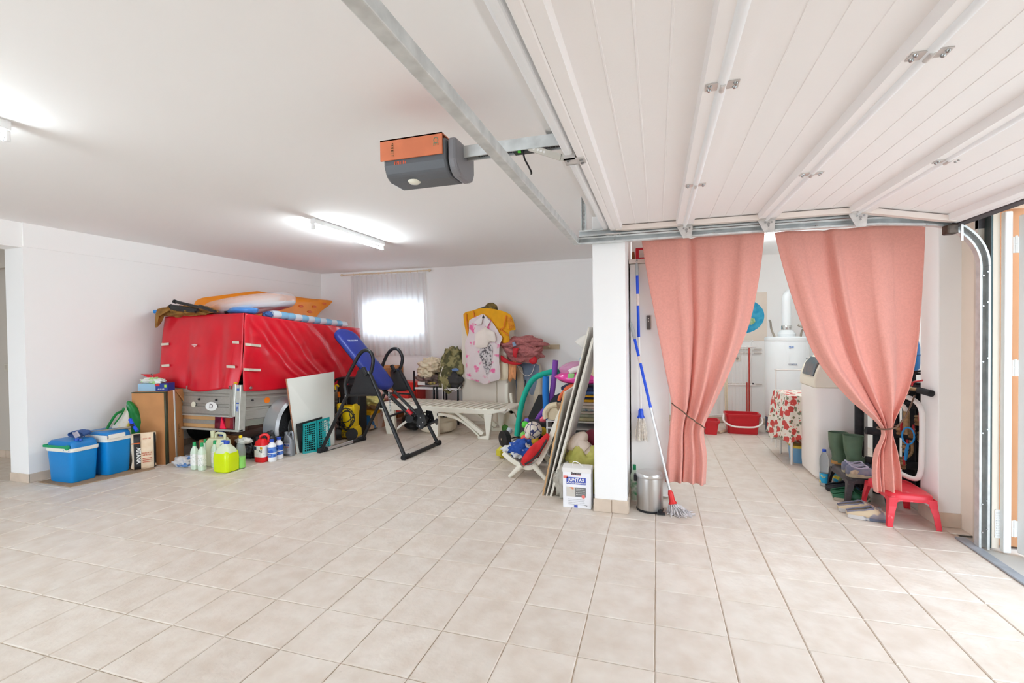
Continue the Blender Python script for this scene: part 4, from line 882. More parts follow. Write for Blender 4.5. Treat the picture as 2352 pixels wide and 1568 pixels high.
obj('knob', MB().lathe([(.001, -.02), (.018, -.015), (.022, 0), (.018, .015), (.001, .02)], (-5.415, 3.14, .415), 12).lathe([(.001, -.015), (.013, -.01), (.015, 0), (.012, .012), (.001, .015)], (-5.375, 3.15, .415), 12), mk('knob_blue', (30, 84, 180), .4), parent=gp)
gs = thing('garden_shears', 'long-handled tool with blue grips laid across the cool box', 'shears', (-5.4, 3.45, .43))
obj('shaft', MB().tube(smoothpts([(-5.66, 3.30, .432), (-5.45, 3.43, .448), (-5.30, 3.56, .462)]), .012, 8), mk('tool_steel', (140, 132, 120), .45, metal=.5), parent=gs)
obj('grip', MB().tube([(-5.37, 3.60, .535), (-5.32, 3.59, .485)], .018, 10), bluep, parent=gs); obj('grip', MB().tube([(-5.31, 3.59, .475), (-5.25, 3.585, .42)], .017, 10), bluep, parent=gs)
obj('pivot', MB().tube([(-5.33, 3.58, .485), (-5.29, 3.58, .465)], .016, 10), dark, parent=gs)
# bags
black = mk('black_plastic_film', (30, 28, 28), .45); kraft = mk('kraft_paper', (226, 200, 168), .85, var=.05, scale=18, rgb2=(232, 210, 182))
ab = thing('charcoal_bag', 'black and kraft paper sack with AITANA lettering beside the cool box', 'sack', (-5.27, 3.66, 0)); vx = Vector((.57, .82, 0)); vn = Vector((.82, -.57, 0))
Mb_ = Matrix(((vx.x, -vn.x, 0, -5.27), (vx.y, -vn.y, 0, 3.66), (0, 0, 1, .008), (0, 0, 0, 1)))
def sackring(z, w, d_, sd): return [Mb_ @ (Vector((w*math.copysign(abs(math.cos(a))**.35, math.cos(a)), d_*math.copysign(abs(math.sin(a))**.5, math.sin(a)), z)) + Vector((.008*noise.noise(Vector((a*2, z*14, sd))), .012*noise.noise(Vector((a*2, z*16, sd+4))), 0))) for a in [2*PI*(k+.5)/40 for k in range(40)]]
obj('sack', MB().rings([sackring(z, w, d_, 2) for z, w, d_ in ((0, .085, .04), (.02, .11, .05), (.10, .098, .05), (.2, .102, .052), (.30, .105, .045), (.35, .105, .028), (.375, .106, .015))]), kraft, parent=ab, angle=60)
def onface(x, z, off=.056): return Mb_ @ Vector((x, -off, z))
obj('black_band', slab([onface(-.075, .012), onface(-.022, .012), onface(-.022, .375, .022), onface(-.075, .375, .022)], .004).__class__().grid(lambda u, v: onface(lerp(-.082, -.025, u), lerp(.006, .372, v), .058 if v < .8 else lerp(.058, .022, (v-.8)/.2)), 4, 10), black, parent=ab, solid=.003)
obj('black_edge', MB().grid(lambda u, v: onface(lerp(.088, .106, u), lerp(.006, .372, v), (.05 if v < .8 else lerp(.05, .02, (v-.8)/.2))-.02*u), 2, 10), black, parent=ab, solid=.003)
obj('orange_band', MB().grid(lambda u, v: onface(lerp(-.10, -.03, u), lerp(.275, .285, v), .0605), 2, 1), mk('print_orange', (226, 110, 50), .7), parent=ab, solid=.001)
text('AITANA', .05, mk('print_white', (240, 238, 232), .7), ab, frame(onface(-.043, .15, .0615), (0, 0, -1), vx), bold=.0012, sx=.95)
marks(ab, frame(onface(.03, .17, .060), vx, (0, 0, 1)), .09, .014, mk('print_red', (196, 84, 62), .7), 2, 2)
marks(ab, frame(onface(.03, .32, .050), vx, (0, 0, 1)), .08, .014, MATS['print_red'], 8)
for z in (.11, .09, .07): obj('print_line', MB().grid(lambda u, v: onface(lerp(-.01, .07, u), z+.006*v, .060), 1, 1), MATS['print_red'], parent=ab, solid=.001)
bb_ = tag(obj('photo_bag', puffpx([(338, 1008), (348, 1012), (350, 1030), (345, 1058), (346, 1072), (334, 1070), (333, 1040)], 'x', -5.33, .04, wr=.01), mk('bag_blue', (74, 104, 178), .4, rgb2=(150, 112, 84), scale=9, lo=.55, hi=.62)), 'blue pictured plastic bag squeezed behind the kraft sack', 'bag')
gb = thing('shopping_bag', 'glossy green and white shopping bag slumped behind the cool box', 'bag', (-5.5, 3.75, 0)); bgreen = mk('bag_green', (16, 116, 52), .3, var=.2, scale=16, bump=.3, bscale=20)
obj('green_side', puffpx([(290, 924), (304, 923), (318, 942), (336, 968), (348, 990), (346, 1040), (300, 1045), (299, 985)], 'x', -5.50, .06, wr=.02, rings=6), bgreen, parent=gb)
obj('white_side', puffpx([(290, 933), (297, 960), (300, 1000), (298, 1040), (262, 1040), (257, 985), (270, 962)], 'x', -5.53, .06, wr=.015, rings=6), mk('bag_white', (230, 226, 214), .5, rgb2=(220, 206, 90), scale=11, lo=.52, hi=.62), parent=gb)
obj('handle', MB().tube(smoothpts([PX(u, v, -5.5) for u, v in ((245, 986), (255, 968), (268, 950), (281, 944), (285, 936))], 5), .014, 6).tube(smoothpts([PX(u, v, -5.48) for u, v in ((262, 975), (277, 955), (284, 942), (286, 936))], 5), .008, 6), bgreen, parent=gb)
obj('bag_fill', puffpx([(250, 985), (300, 988), (338, 992), (338, 1075), (255, 1085)], 'x', -5.56, .10, wr=.01), mk('bag_fill_m', (206, 204, 190), .6), parent=gb)
# tall carton
cx0 = thing('tall_carton', 'tall brown carton with white strap and dark tape beside the trailer', 'carton', (-5.3, 3.95, 0))
A = Vector((-5.19, 3.84, 0)); e1 = Vector((-.33, .944, 0)).normalized(); e2 = Vector((-.944, -.33, 0)).normalized(); wS = .30
rr = ray(302, 898); 
den = rr.x*e2.y - rr.y*e2.x; wL = (rr.y*A.x - rr.x*A.y)/den
wL = max(.25, min(.6, wL)); HB = .805
bs = [A, A+e1*wS, A+e1*wS+e2*wL, A+e2*wL]
obj('box', MB().rings([bs, [p+Vector((0, 0, HB)) for p in bs]]), crd, parent=cx0, smooth=False)
tape = mk('dark_tape', (62, 68, 48), .4)
def onbox(face, s, z, o=.0015):
    p = A + (e1*s if face == 1 else e2*s); n_ = (e2*-1 if face == 1 else e1*-1); return p + n_*o + Vector((0, 0, z))
obj('tape', MB().grid(lambda u, v: onbox(1, lerp(-.002, .05, u), HB*v), 1, 1).grid(lambda u, v: onbox(2, lerp(-.002, .006, u), HB*v), 1, 1).grid(lambda u, v: onbox(2, wL*u, lerp(HB-.012, HB+.001, v)), 1, 1), tape, parent=cx0, solid=.001)
obj('strap', MB().grid(lambda u, v: onbox(1, lerp(.135, .165, u)+.02*(1-v), HB*v, .003), 1, 4), mk('strap_white', (236, 234, 230), .5), parent=cx0, solid=.002)
obj('flap', slab([onbox(1, .17, HB), onbox(1, .305, HB), onbox(1, .325, HB-.16, .03), onbox(1, .30, HB-.17, .025)], .003), crd, parent=cx0, smooth=False)
marks(cx0, frame(onbox(1, .22, .34, .003), (0, 0, 1), -e1), .16, .03, mk('carton_ink', (134, 92, 54), .8), 4); marks(cx0, frame(onbox(1, .10, .36, .003), (0, 0, 1), -e1), .14, .014, mk('carton_ink2', (166, 116, 72), .8), 6)
sb_ = thing('small_box', 'light blue and navy printed box on top of the tall carton', 'box', (-5.4, 3.85, HB)); f0 = A + e2*.02 + e1*.02 + Vector((0, 0, HB))
def pbox(o, a, b, w, d_, h_): c = [o, o+a*w, o+a*w+b*d_, o+b*d_]; return MB().rings([c, [p+Vector((0, 0, h_)) for p in c]])
q0 = PX(413-15, 895, -5.35); 
obj('navy_end', pbox(f0+e1*.06, e2, e1, .13, .12, .085), mk('box_navy', (24, 56, 140), .4), parent=sb_, smooth=False)
obj('blue_side', pbox(f0+e1*.06+e2*.131, e2, e1, .19, .12, .085), mk('box_paleblue', (150, 188, 214), .4, var=.05), parent=sb_, smooth=False)
obj('red_patch', pbox(f0+e1*.058+e2*.085+Vector((0, 0, .055)), e2, e1, .05, .003, .028), redp, parent=sb_, smooth=False); obj('green_patch', pbox(f0+e1*.058+e2*.01+Vector((0, 0, .04)), e2, e1, .025, .003, .03), mk('patch_lime', (170, 206, 70), .5), parent=sb_, smooth=False)
marks(sb_, frame(f0+e1*.0575+e2*.065+Vector((0, 0, .022)), -e2, (0, 0, 1)), .09, .012, mk('print_white2', (235, 235, 240), .6), 9)
tag(obj('crumpled_bag', MB().blob(f0+e1*.13+e2*.2+Vector((0, 0, .11)), (.15, .07, .035), .4, 3, 4, fold=.3), mk('bag_mint', (226, 230, 222), .5, rgb2=(166, 214, 132), scale=9, lo=.55, hi=.6)), 'crumpled white and mint plastic bag on top of the printed box', 'bag')
# ================================================================ trailer
TO = Vector((-5.03, 4.09, 0)); MTR = Matrix.Translation(TO) @ Matrix.Rotation(math.radians(-4.1), 4, 'X')
tr = thing('box_trailer', 'aluminium box trailer with red vinyl cover parked along the left wall', 'trailer', TO)
alum = mk('trailer_alu', (176, 172, 164), .42, metal=.55, var=.08, scale=30, stretch=(1, .1, 8)); alul = mk('trailer_alu_light', (206, 206, 198), .35, metal=.5, var=.05, scale=20)
HWd = .585; TL = 2.12
def T_(m): 
    for i in range(len(m.v)): m.v[i] = MTR @ m.v[i]
    return m
# ribbed sides
def rib_profile(z0, z1):
    pr = [(0, z0)]; n = 3
    for k in range(n):
        a, b = lerp(z0, z1, k/n), lerp(z0, z1, (k+1)/n); pr += [(.0, a+.012), (.012, a+.02), (.012, b-.02), (0, b-.012)]
    pr.append((0, z1)); return pr
def ribbed(axis, sgn, at, a, b, z0, z1):
    m = MB(); pr = rib_profile(z0, z1); 
    pts = [(o, z) for o, z in pr] + [(-.015, z1), (-.015, z0)]
    f = (lambda o, z, t: Vector((at+sgn*o, t, z))) if axis == 'x' else (lambda o, z, t: Vector((t, at+sgn*o, z)))
    return m.rings([[f(o, z, a) for o, z in pts], [f(o, z, b) for o, z in pts]])
obj('side_panel', T_(ribbed('x', 1, HWd, .06, TL, .455, .86)), alum, parent=tr, smooth=False)
obj('side_panel', T_(ribbed('x', -1, -HWd, .0, TL, .455, .86)), alum, parent=tr, smooth=False)
tg = obj('tailgate', T_(ribbed('y', -1, -.01, -HWd, .50, .51, .86)), alum, parent=tr, smooth=False)
obj('front_panel', T_(MB().box((-HWd, TL-.02, .46), (HWd, TL, .86))), alum, parent=tr, smooth=False)
obj('floor_frame', T_(MB().box((-HWd, .0, .41), (HWd, TL, .455))), alum, parent=tr, smooth=False)
obj('lower_rail', T_(MB().box((HWd-.05, .03, .395), (HWd+.002, TL, .455))), mk('rail_alu', (150, 150, 138), .5, metal=.4), parent=tr, smooth=False)
obj('corner_post', T_(MB().box((.535, -.02, .345), (HWd+.012, .06, .865)).box((.50, -.03, .51), (.535, .0, .88))), alul, parent=tr, smooth=False, bevel=.004)
obj('tailgate_stile', T_(MB().box((.455, -.035, .51), (.50, -.005, .87)).box((.47, -.042, .51), (.478, -.03, .93))), alum, parent=tr, smooth=False)
obj('bottom_lip', T_(MB().box((-HWd, -.03, .345), (HWd+.012, .03, .365))), alul, parent=tr, smooth=False)
obj('tailgate_lip', T_(MB().box((-HWd, -.02, .50), (.50, .0, .512))), alul, parent=tr, smooth=False)
obj('lamp_backing', T_(MB().box((-HWd, .02, .365), (.54, .035, .505))), crd, parent=tr, smooth=False)
obj('carton_strip', T_(MB().box((-.43, .012, .37), (.22, .02, .50))), mk('carton_strip_m', (206, 158, 106), .85, var=.05), parent=tr, smooth=False)
lampo = obj('rear_lamp', T_(MB().box((.235, -.015, .368), (.515, .03, .505))), mk('lamp_dark_red', (92, 12, 34), .15, coat=.5), parent=tr, smooth=False, bevel=.006)
obj('amber_lens', T_(MB().box((.40, -.022, .38), (.465, -.012, .495))), mk('lens_amber', (140, 46, 22), .15), parent=lampo, smooth=False)
obj('red_lens', T_(MB().box((.465, -.022, .375), (.51, -.012, .50))), mk('lens_red', (120, 10, 26), .15), parent=lampo, smooth=False)
obj('reflector', T_(MB().prism([(.335, .372), (.415, .372), (.345, .502)], -.03, -.014, 'y')), mk('reflector_red', (240, 30, 70), .3), parent=lampo, smooth=False)
obj('oval_sticker', T_(MB().prism([(.19+.085*math.cos(a), .615+.05*math.sin(a)) for a in [2*PI*k/28 for k in range(28)]], -.0265, -.0225, 'y')), mk('sticker_white', (238, 236, 232), .5), parent=tg, smooth=False)
text('D', .075, mk('ink_brown', (66, 50, 48), .6), tg, MTR @ frame((.19, -.0272, .615), (1, 0, 0), (0, 0, 1)), sx=1.0)
obj('round_sticker', T_(MB().prism([(-.08+.034*math.cos(a), .628+.032*math.sin(a)) for a in [2*PI*k/24 for k in range(24)]], -.026, -.0225, 'y')), mk('sticker_cream', (226, 220, 200), .5), parent=tg, smooth=False)
for x in (.01, .265): obj('bolt', T_(MB().tube([(x, -.04, .69), (x, -.02, .69)], .011, 8)), dark, parent=tg)
for y, z in ((.14, .685), (.80, .70)): obj('bolt', T_(MB().tube([(HWd+.03, y, z), (HWd+.01, y, z)], .011, 8)), dark, parent=tr)
so = mk('sticker_orange', (238, 122, 24), .5)
obj('orange_sticker', T_(MB().prism([(.36+.045*math.cos(a), .672+.034*math.sin(a)) for a in [2*PI*k/24 for k in range(24)]], HWd+.0125, HWd+.015, 'x')), so, parent=tr, smooth=False)
for z0, z1, c_ in ((.80, .825, (70, 96, 170)), (.655, .668, (40, 84, 180)), (.57, .64, (170, 180, 206))):
    obj('post_sticker', T_(MB().box((.545, -.0225, z0), (.580, -.0195, z1))), mk('ps%d' % int(z0*100), c_, .5), parent=tr, smooth=False)
marks(tr, MTR @ frame((.562, -.0235, .605), (0, 0, 1), (-1, 0, 0)), .06, .018, mk('ink_blue', (60, 84, 160), .6), 3)
obj('yellow_clip', T_(MB().tube([(.515, -.03, .885), (.55, -.03, .885)], .011, 8)), mk('clip_yellow', (224, 176, 30), .4), parent=tr)
# wheels, fenders
rub = mk('tyre_rubber', (30, 30, 32), .85, bump=.4, bscale=40); fend = mk('fender_silver', (176, 178, 180), .3, metal=.55)
for s_ in (1, -1):
    wx = s_*(HWd+.02); yc = .68
    whl = obj('wheel', T_(MB().tube([(wx-.0, yc, .335), (wx+s_*.02, yc, .335), (wx+s_*.13, yc, .335), (wx+s_*.15, yc, .335)], [.22, .265, .265, .22], 32)), rub, parent=tr, angle=50)
    obj('rim', T_(MB().tube([(wx+s_*.10, yc, .335), (wx+s_*.154, yc, .335)], [.16, .14], 24)), fend, parent=whl)
    rs = []
    for k in range(17):
        a = math.radians(lerp(-12, 192, k/16)); rs.append([Vector((wx-s_*.01, yc-math.cos(a)*.37, .335+math.sin(a)*.37)), Vector((wx+s_*.17, yc-math.cos(a)*.37, .335+math.sin(a)*.37)), Vector((wx+s_*.195, yc-math.cos(a)*.34, .335+math.sin(a)*.34)), Vector((wx+s_*.185, yc-math.cos(a)*.34, .335+math.sin(a)*.34)), Vector((wx+s_*.165, yc-math.cos(a)*.362, .335+math.sin(a)*.362)), Vector((wx-s_*.01, yc-math.cos(a)*.362, .335+math.sin(a)*.362))])
    obj('fender', T_(MB().rings(rs)), fend, parent=tr, angle=40)
obj('drawbar', T_(MB().box((-.04, TL, .40), (.04, TL+.75, .46))), galv, parent=tr, smooth=False)
obj('jockey_wheel', MB().tube([(TO.x-.02, TO.y+TL+.55, .09), (TO.x+.02, TO.y+TL+.55, .09)], .09, 16).tube([(TO.x, TO.y+TL+.55, .09), (TO.x, TO.y+TL+.55, .45)], .02, 8), dark, parent=tr)
# red cover
redv_ = mk('cover_red', (204, 18, 38), .34, var=.05, scale=5, bump=.03, bscale=30, coat=.15)
def wrk(a, b, s_): return noise.noise(Vector((a*3.2, b*1.3, s_)))*.5 + noise.noise(Vector((a*7.1+b*2, b*3.0, s_+5)))*.25
def rearp(u, v):
    x = lerp(-HWd-.012, HWd+.018, u); zt = 1.655+.015*u; zb = .80 + .02*math.sin(u*9) - .0*u
    if v > .999: pass
    z = lerp(zt, zb, v); y = -.018 - .06*(.25+.75*v)*abs(math.sin(u*7.5+.6))*min(1, v*4)*min(1, (1-u)*6) - .02*wrk(u*2, v, 3)*(.3+v)
    if u < .16:   # flared lower left corner
        k = (1-u/.16)*max(0, (v-.78)/.22)**1.2; x -= .16*k; z += .17*k; y -= .10*k
    x -= .07*max(0, (v-.72)/.28)*max(0, (u-.8)/.2)
    return MTR @ Vector((x, y, z))
cv = obj('cover_rear', MB().grid(rearp, 60, 40), redv_, parent=tr, angle=180, solid=.004)
def sidep(u, v):
    y = lerp(-.012, TL+.02, u); zt = 1.668-.05*math.sin(PI*u)*.4; zb = .795-.01*math.sin(u*13)-.005*u; z = lerp(zt, zb, v)
    di = noise.noise(Vector((u*3.0-v*1.5, u*1.2+v*.3, 2.2)))*.035 + .016*math.sin((u*1.3-v*.72)*17+1.2*noise.noise(Vector((u*3, v*2, 1)))) + .012*noise.noise(Vector((u*13, v*9, 7)))
    x = HWd+.022 + di*(.25+.75*math.sin(PI*min(1, v+.12)))*(.3+.7*min(1, u*8)) + .012*math.sin(u*60)*max(0, 1-u*9)
    sd_ = u*1.25 - v*.55 + .05*noise.noise(Vector((u*2.5, v*3.5, 4.4)))
    for c_, w_, a_ in ((.02, .022, .03), (.16, .03, -.03), (.30, .02, .028), (.42, .035, -.028), (.55, .02, .026), (.66, .03, -.022), (.80, .02, .022), (.95, .03, -.02)):
        x += a_*math.exp(-((sd_-c_)/w_)**2)*math.sin(PI*min(1, v*.9+.1))*min(1, u*7)
    y += .02*max(0, (v-.72)/.28)*max(0, 1-u*10)
    return MTR @ Vector((x, y, z))
obj('cover_side', MB().grid(sidep, 110, 50), redv_, parent=tr, angle=180, solid=.004)
obj('cover_side_far', T_(MB().grid(lambda u, v: Vector((-HWd-.016, lerp(0, TL+.02, u), lerp(1.65, .8, v))), 20, 10)), redv_, parent=tr, solid=.004)
obj('cover_top', T_(MB().grid(lambda u, v: Vector((lerp(-HWd-.014, HWd+.02, u), lerp(-.014, TL+.02, v), lerp(1.655, 1.668, u)-.05*math.sin(PI*v)*.4-.015*math.sin(PI*u)*math.sin(PI*v))), 20, 30)), redv_, parent=tr, solid=.004, angle=180)
obj('cover_front', T_(MB().grid(lambda u, v: Vector((lerp(-HWd-.014, HWd+.02, u), TL+.02, lerp(1.66, .8, v))), 10, 10)), redv_, parent=tr, solid=.004)
stp = mk('strap_beige', (206, 196, 180), .7)
for u0, u1, v in ((.03, .13, .41), (.06, .16, .71), (.91, .985, .40), (.86, .96, .72)):
    p0, p1 = rearp(u0, v), rearp(u1, v); y_ = min(p0.y, p1.y)-.022
    obj('strap', slab([(p0.x, y_, p0.z), (p1.x, y_, p1.z), (p1.x, y_, p1.z+.028), (p0.x, y_, p0.z+.028)], .004), stp, parent=cv, smooth=False)
for v in (.40, .72):
    pts = [sidep(u, v)+Vector((.012, 0, 0)) for u in (.0, .03, .07, .11)]
    obj('strap', MB().rings([[p+Vector((0, 0, -.014)), p+Vector((0, 0, .014)), p+Vector((.003, 0, .014)), p+Vector((.003, 0, -.014))] for p in pts]), stp, parent=cv, smooth=False)
for p in (rearp(.93, .975)+Vector((0, -.012, 0)), sidep(.045, .955)+Vector((.012, 0, 0)), sidep(.36, .955)+Vector((.012, 0, 0)), rearp(.02, .9)+Vector((0, -.012, 0))):
    ax_ = Vector((0, 1, 0)) if p.y < 4.1 else Vector((1, 0, 0)); o1 = Vector((0, 0, 1)); o2 = ax_.cross(o1)
    obj('eyelet', MB().tube([p+(o1*math.cos(a)+o2*math.sin(a))*.013 for a in [2*PI*k/12 for k in range(12)]], .005, 6, closed=True), bolt, parent=cv)
pl = rearp(.46, .40)
obj('cover_logo', MB().prism([(pl.x-.045, pl.z+.005), (pl.x, pl.z-.022), (pl.x+.045, pl.z+.005), (pl.x, pl.z+.014)], pl.y-.03, pl.y-.027, 'y'), mk('logo_white', (236, 206, 200), .5), parent=cv, smooth=False)
marks(cv, frame((pl.x, pl.y-.0305, pl.z-.001), (1, 0, 0), (0, 0, 1)), .06, .008, mk('logo_red', (190, 30, 44), .5), 7)
# ---- things on top of the cover
zt = lambda y: 1.672 - .0717*(y-4.09)
can = mk('brown_canvas', (142, 100, 44), .9, var=.2, scale=14)
bc = tag(obj('canvas_cover', MB().blob((-5.42, 4.24, 1.71), (.26, .16, .06), .35, 2.6, 3, 32, 16, fold=.4).blob((-5.15, 4.22, 1.705), (.2, .13, .055), .4, 3, 8, 28, 14, fold=.35).puff([(-5.66, 1.52), (-5.60, 1.56), (-5.55, 1.70), (-5.35, 1.735), (-5.62, 1.74)], .03, M=Matrix.Translation((0, 4.10, 0))), can), 'crumpled brown canvas cloth on the rear corner of the red cover', 'cloth')
pn = thing('folded_tripods', 'bundle of black folding tripod legs lying on the brown canvas', 'tripod', (-5.3, 4.25, 1.76)); bk = mk('black_matte', (32, 30, 30), .5)
for (a, b, r_) in (((391, 703), (455, 712), .024), (((400), 692), (470, 708), .018), ((394, 709), (450, 715), .022), ((459, 703), (495, 716), .022)):
    obj('leg', MB().tube([PY(*a, 4.08), PY(*a, 4.08).lerp(PY(*b, 4.08), .08), PY(*b, 4.08)], [r_*.9, r_, r_*.8], 8), bk, parent=pn)
obj('grip_ring', MB().tube([PY(400, 692, 4.08), PY(404, 693, 4.08)], .023, 8).tube([PY(392, 703, 4.08), PY(395, 703.5, 4.08)], .026, 8), rub, parent=pn)
obj('wire_loop', MB().tube(smoothpts([PY(u, v, 4.24) for u, v in ((445, 703), (448, 701), (460, 702))], 4), .003, 6), bk, parent=pn)
tag(obj('tent_peg', MB().tube([PY(355, 715.5, 4.2), PY(366, 715.5, 4.2)], .022, 10).tube([PY(366, 715.5, 4.2), PY(392, 714, 4.2)], .008, 8), tkb), 'blue-headed peg sticking out at the rear left of the cover', 'peg')
orm = mk('lilo_orange', (240, 142, 22), .45, var=.05, scale=4)
om = thing('air_mattress', 'orange inflatable air mattress leaning against the wall on the trailer', 'air mattress', (-5.45, 5.7, 1.6))
pad = obj('mattress', puffpx([(447, 738), (447, 694), (463, 684), (500, 679), (545, 673), (590, 668), (612, 671), (650, 676), (700, 684), (761, 690), (757, 699), (738, 715), (712, 738), (600, 740)], 'x', -5.52, .06, rings=6, wr=.02, ws=3), orm, parent=om, angle=60)
for u, v in ((723, 704), (712, 716), (692, 703), (745, 697)):
    p = PX(u, v, -5.46); obj('button_dimple', MB().blob(p, (.004, .05, .018), 0, nu=10, nv=6), mk('lilo_dimple', (222, 96, 40), .5), parent=pad)
clear = mk('clear_pvc', (236, 240, 244), .08, alpha=.30, spec=.8)
rg = thing('swim_ring', 'big clear inflatable swim ring lying on the trailer cover', 'swim ring', (-5.0, 4.75, 1.8))
RM = Matrix.Translation((-5.02, 4.86, 1.805)) @ Matrix.Rotation(math.radians(8), 4, 'Y').inverted() @ Matrix.Rotation(math.radians(6), 4, 'X')
def tor(R_, r_, M, nu=72, nv=16, ripple=.0, a0=0, a1=2*PI):
    m = MB(); rs = []
    for i in range(nu+1):
        a = lerp(a0, a1, i/nu); rr_ = r_*(1+ripple*math.sin(i*2.3)); rs.append([M @ Vector(((R_+rr_*math.cos(b))*math.cos(a), (R_+rr_*math.cos(b))*math.sin(a), rr_*math.sin(b)*.92)) for b in [2*PI*k/nv for k in range(nv)]])
    return m.rings(rs, cap=False)
obj('ring', tor(.44, .105, RM, ripple=.012), clear, parent=rg)
obj('white_underside', tor(.44, .100, RM @ Matrix.Translation((0, 0, -.012)), 72, 16).__class__().rings([[RM @ Vector(((.44+.101*math.cos(b))*math.cos(a), (.44+.101*math.cos(b))*math.sin(a), .093*math.sin(b))) for b in [PI+.35+(PI-.7)*k/8 for k in range(9)]] for a in [2*PI*i/72 for i in range(73)]], close=False, cap=False), mk('ring_white', (224, 224, 226), .25, coat=.3), parent=rg)
tag(obj('blue_float', puffpx([(528, 712), (540, 705), (585, 707), (590, 710), (583, 721), (530, 720)], 'y', 4.42, .10, wr=.01), mk('float_blue', (70, 140, 214), .25, var=.15, scale=9)), 'small blue plastic float under the edge of the clear ring', 'float')
tag(obj('pump_tube', MB().tube(smoothpts([(-4.62, 4.50, 1.69), (-4.72, 4.46, 1.70), (-4.85, 4.40, 1.70), (-4.90, 4.36, 1.69)], 4), .018, 8), mk('pump_black', (26, 30, 34), .35)), 'short black pump hose at the rear corner of the cover', 'hose')
strip = thing('striped_lilo', 'blue and white striped inflatable along the trailer cover edge', 'air mattress', (-4.5, 5.5, 1.62)); wst = mk('lilo_white', (222, 232, 240), .2, alpha=.8); bst = mk('lilo_blue', (136, 194, 230), .2, alpha=.85)
for k in range(12):
    y0 = 4.75 + k*.125; z = zt(y0)+.045
    obj('chamber', MB().lathe([(.001, -.066), (.047, -.063), (.051, -.04), (.052, 0), (.051, .04), (.047, .063), (.001, .066)], (0, 0, 0), 14, M=Matrix.Translation((-4.53-.004*k, y0, z)) @ Matrix.Rotation(PI/2, 4, 'X')), bst if (k in (1, 2, 4, 6, 8, 10)) else wst, parent=strip)
tag(obj('navy_bag', MB().blob((-4.55, 4.66, zt(4.66)+.03), (.05, .08, .045), .3, 3, 2), navy), 'small navy pouch between the clear ring and the striped lilo', 'pouch')
# ================================================================ bottles along the trailer
gcap = mk('cap_emerald', (16, 150, 84), .4); milky = mk('bottle_milky', (212, 226, 206), .35, alpha=1.0, spec=.5); wl = mk('label_white_print', (240, 240, 234), .6, rgb2=(186, 198, 180), scale=60, lo=.55, hi=.7)
bsec = [(0, .030, .024), (.008, .036, .030), (.19, .036, .030), (.215, .028, .024), (.235, .016, .016), (.25, .014, .014)]
for k, (u, v, lab) in enumerate(((447, 1079, 'leftmost milky detergent bottle with green cap by the lime jug'), (464, 1081, 'front milky detergent bottle with green cap and white label'), (472, 1070, 'milky detergent bottle with green cap behind the front one'), (484, 1068, 'milky detergent bottle with green cap under the jerrycan'), (494, 1074, 'milky detergent bottle with green cap touching the lime jug'))):
    p = G(u, v); a = Vector((.036, .030, 0))
    bottle('detergent_bottle', lab, 'bottle', (p.x-.02, p.y+.02, 0), bsec, milky, gcap, [(.25, .017, .017), (.29, .014, .014)], 4, wl, (.05, .17, .0366, .0306), group='detergent bottles with green caps')
jr = thing('jerrycan', 'pale translucent jerrycan with handle behind the green-capped bottles', 'jerrycan', (-4.62, 4.0, 0)); jc = mk('jerry_pale', (208, 208, 172), .4); p = Vector((-4.60, 3.98, 0))
obj('body', MB().loft([(0, .10, .075), (.01, .11, .085), (.26, .11, .085), (.30, .085, .06)], p, 28, 5), jc, parent=jr, angle=40)
obj('handle', MB().tube(smoothpts([p+Vector((-.03, 0, .29)), p+Vector((-.02, 0, .345)), p+Vector((.03, 0, .35)), p+Vector((.09, 0, .34)), p+Vector((.095, 0, .27))], 5), .014, 8), jc, parent=jr); obj('neck', MB().lathe([(.022, .29), (.022, .35), (.024, .352), (.024, .37), (.001, .372)], p+Vector((-.075, 0, 0)), 12), jc, parent=jr)
lime = mk('lime_liquid', (206, 226, 0), .2, spec=.5); pj = G(514, 1085) + Vector((-.03, .06, 0))
jg = thing('lime_jug', 'large clear jug of lime yellow liquid standing in front', 'jug', pj)
obj('liquid', MB().loft([(0, .085, .075), (.012, .10, .088), (.15, .103, .09), (.20, .095, .083), (.235, .07, .062)], pj, 28, 4.5), lime, parent=jg, angle=40)
obj('shoulder', MB().loft([(.20, .097, .085), (.24, .072, .064), (.265, .05, .046), (.285, .028, .028), (.29, .024, .024)], pj, 28, 3.5), mk('jug_clear', (232, 238, 214), .15, alpha=.75), parent=jg, angle=40)
obj('cap', MB().lathe([(.027, .285), (.027, .31), (.024, .315), (.001, .316)], pj+Vector((.01, 0, 0)), 16), capblue, parent=jg); obj('cap_second', MB().lathe([(.022, .26), (.022, .31), (.001, .312)], pj+Vector((-.065, .03, 0)), 14), mk('cap_blue2', (50, 108, 190), .4), parent=jg)
obj('handle', MB().tube(smoothpts([pj+Vector((-.07, .0, .22)), pj+Vector((-.075, 0, .275)), pj+Vector((-.04, 0, .29)), pj+Vector((-.015, 0, .27))], 4), .012, 8), MATS['jug_clear'], parent=jg)
ps = G(552, 1077) + Vector((-.02, .03, 0)); sd = thing('soda_bottle', 'clear soda bottle with yellow cap and green liquid at the bottom', 'bottle', ps); pet = mk('pet_soda', (224, 232, 226), .06, alpha=.2, spec=.8)
obj('body', MB().lathe([(.03, 0), (.042, .008), (.044, .06), (.041, .075), (.044, .09), (.044, .20), (.043, .215), (.036, .26), (.022, .295), (.0135, .315), (.0135, .33)], ps, 24), pet, parent=sd); obj('liquid', MB().lathe([(.028, .004), (.04, .01), (.0425, .06), (.04, .073), (.0425, .09), (.0425, .125), (.001, .126)], ps, 24), mk('liquid_green', (124, 220, 0), .15), parent=sd); obj('cap', MB().lathe([(.0165, .325), (.0165, .348), (.014, .35), (.001, .351)], ps, 16), mk('cap_yellow', (240, 206, 20), .4), parent=sd)
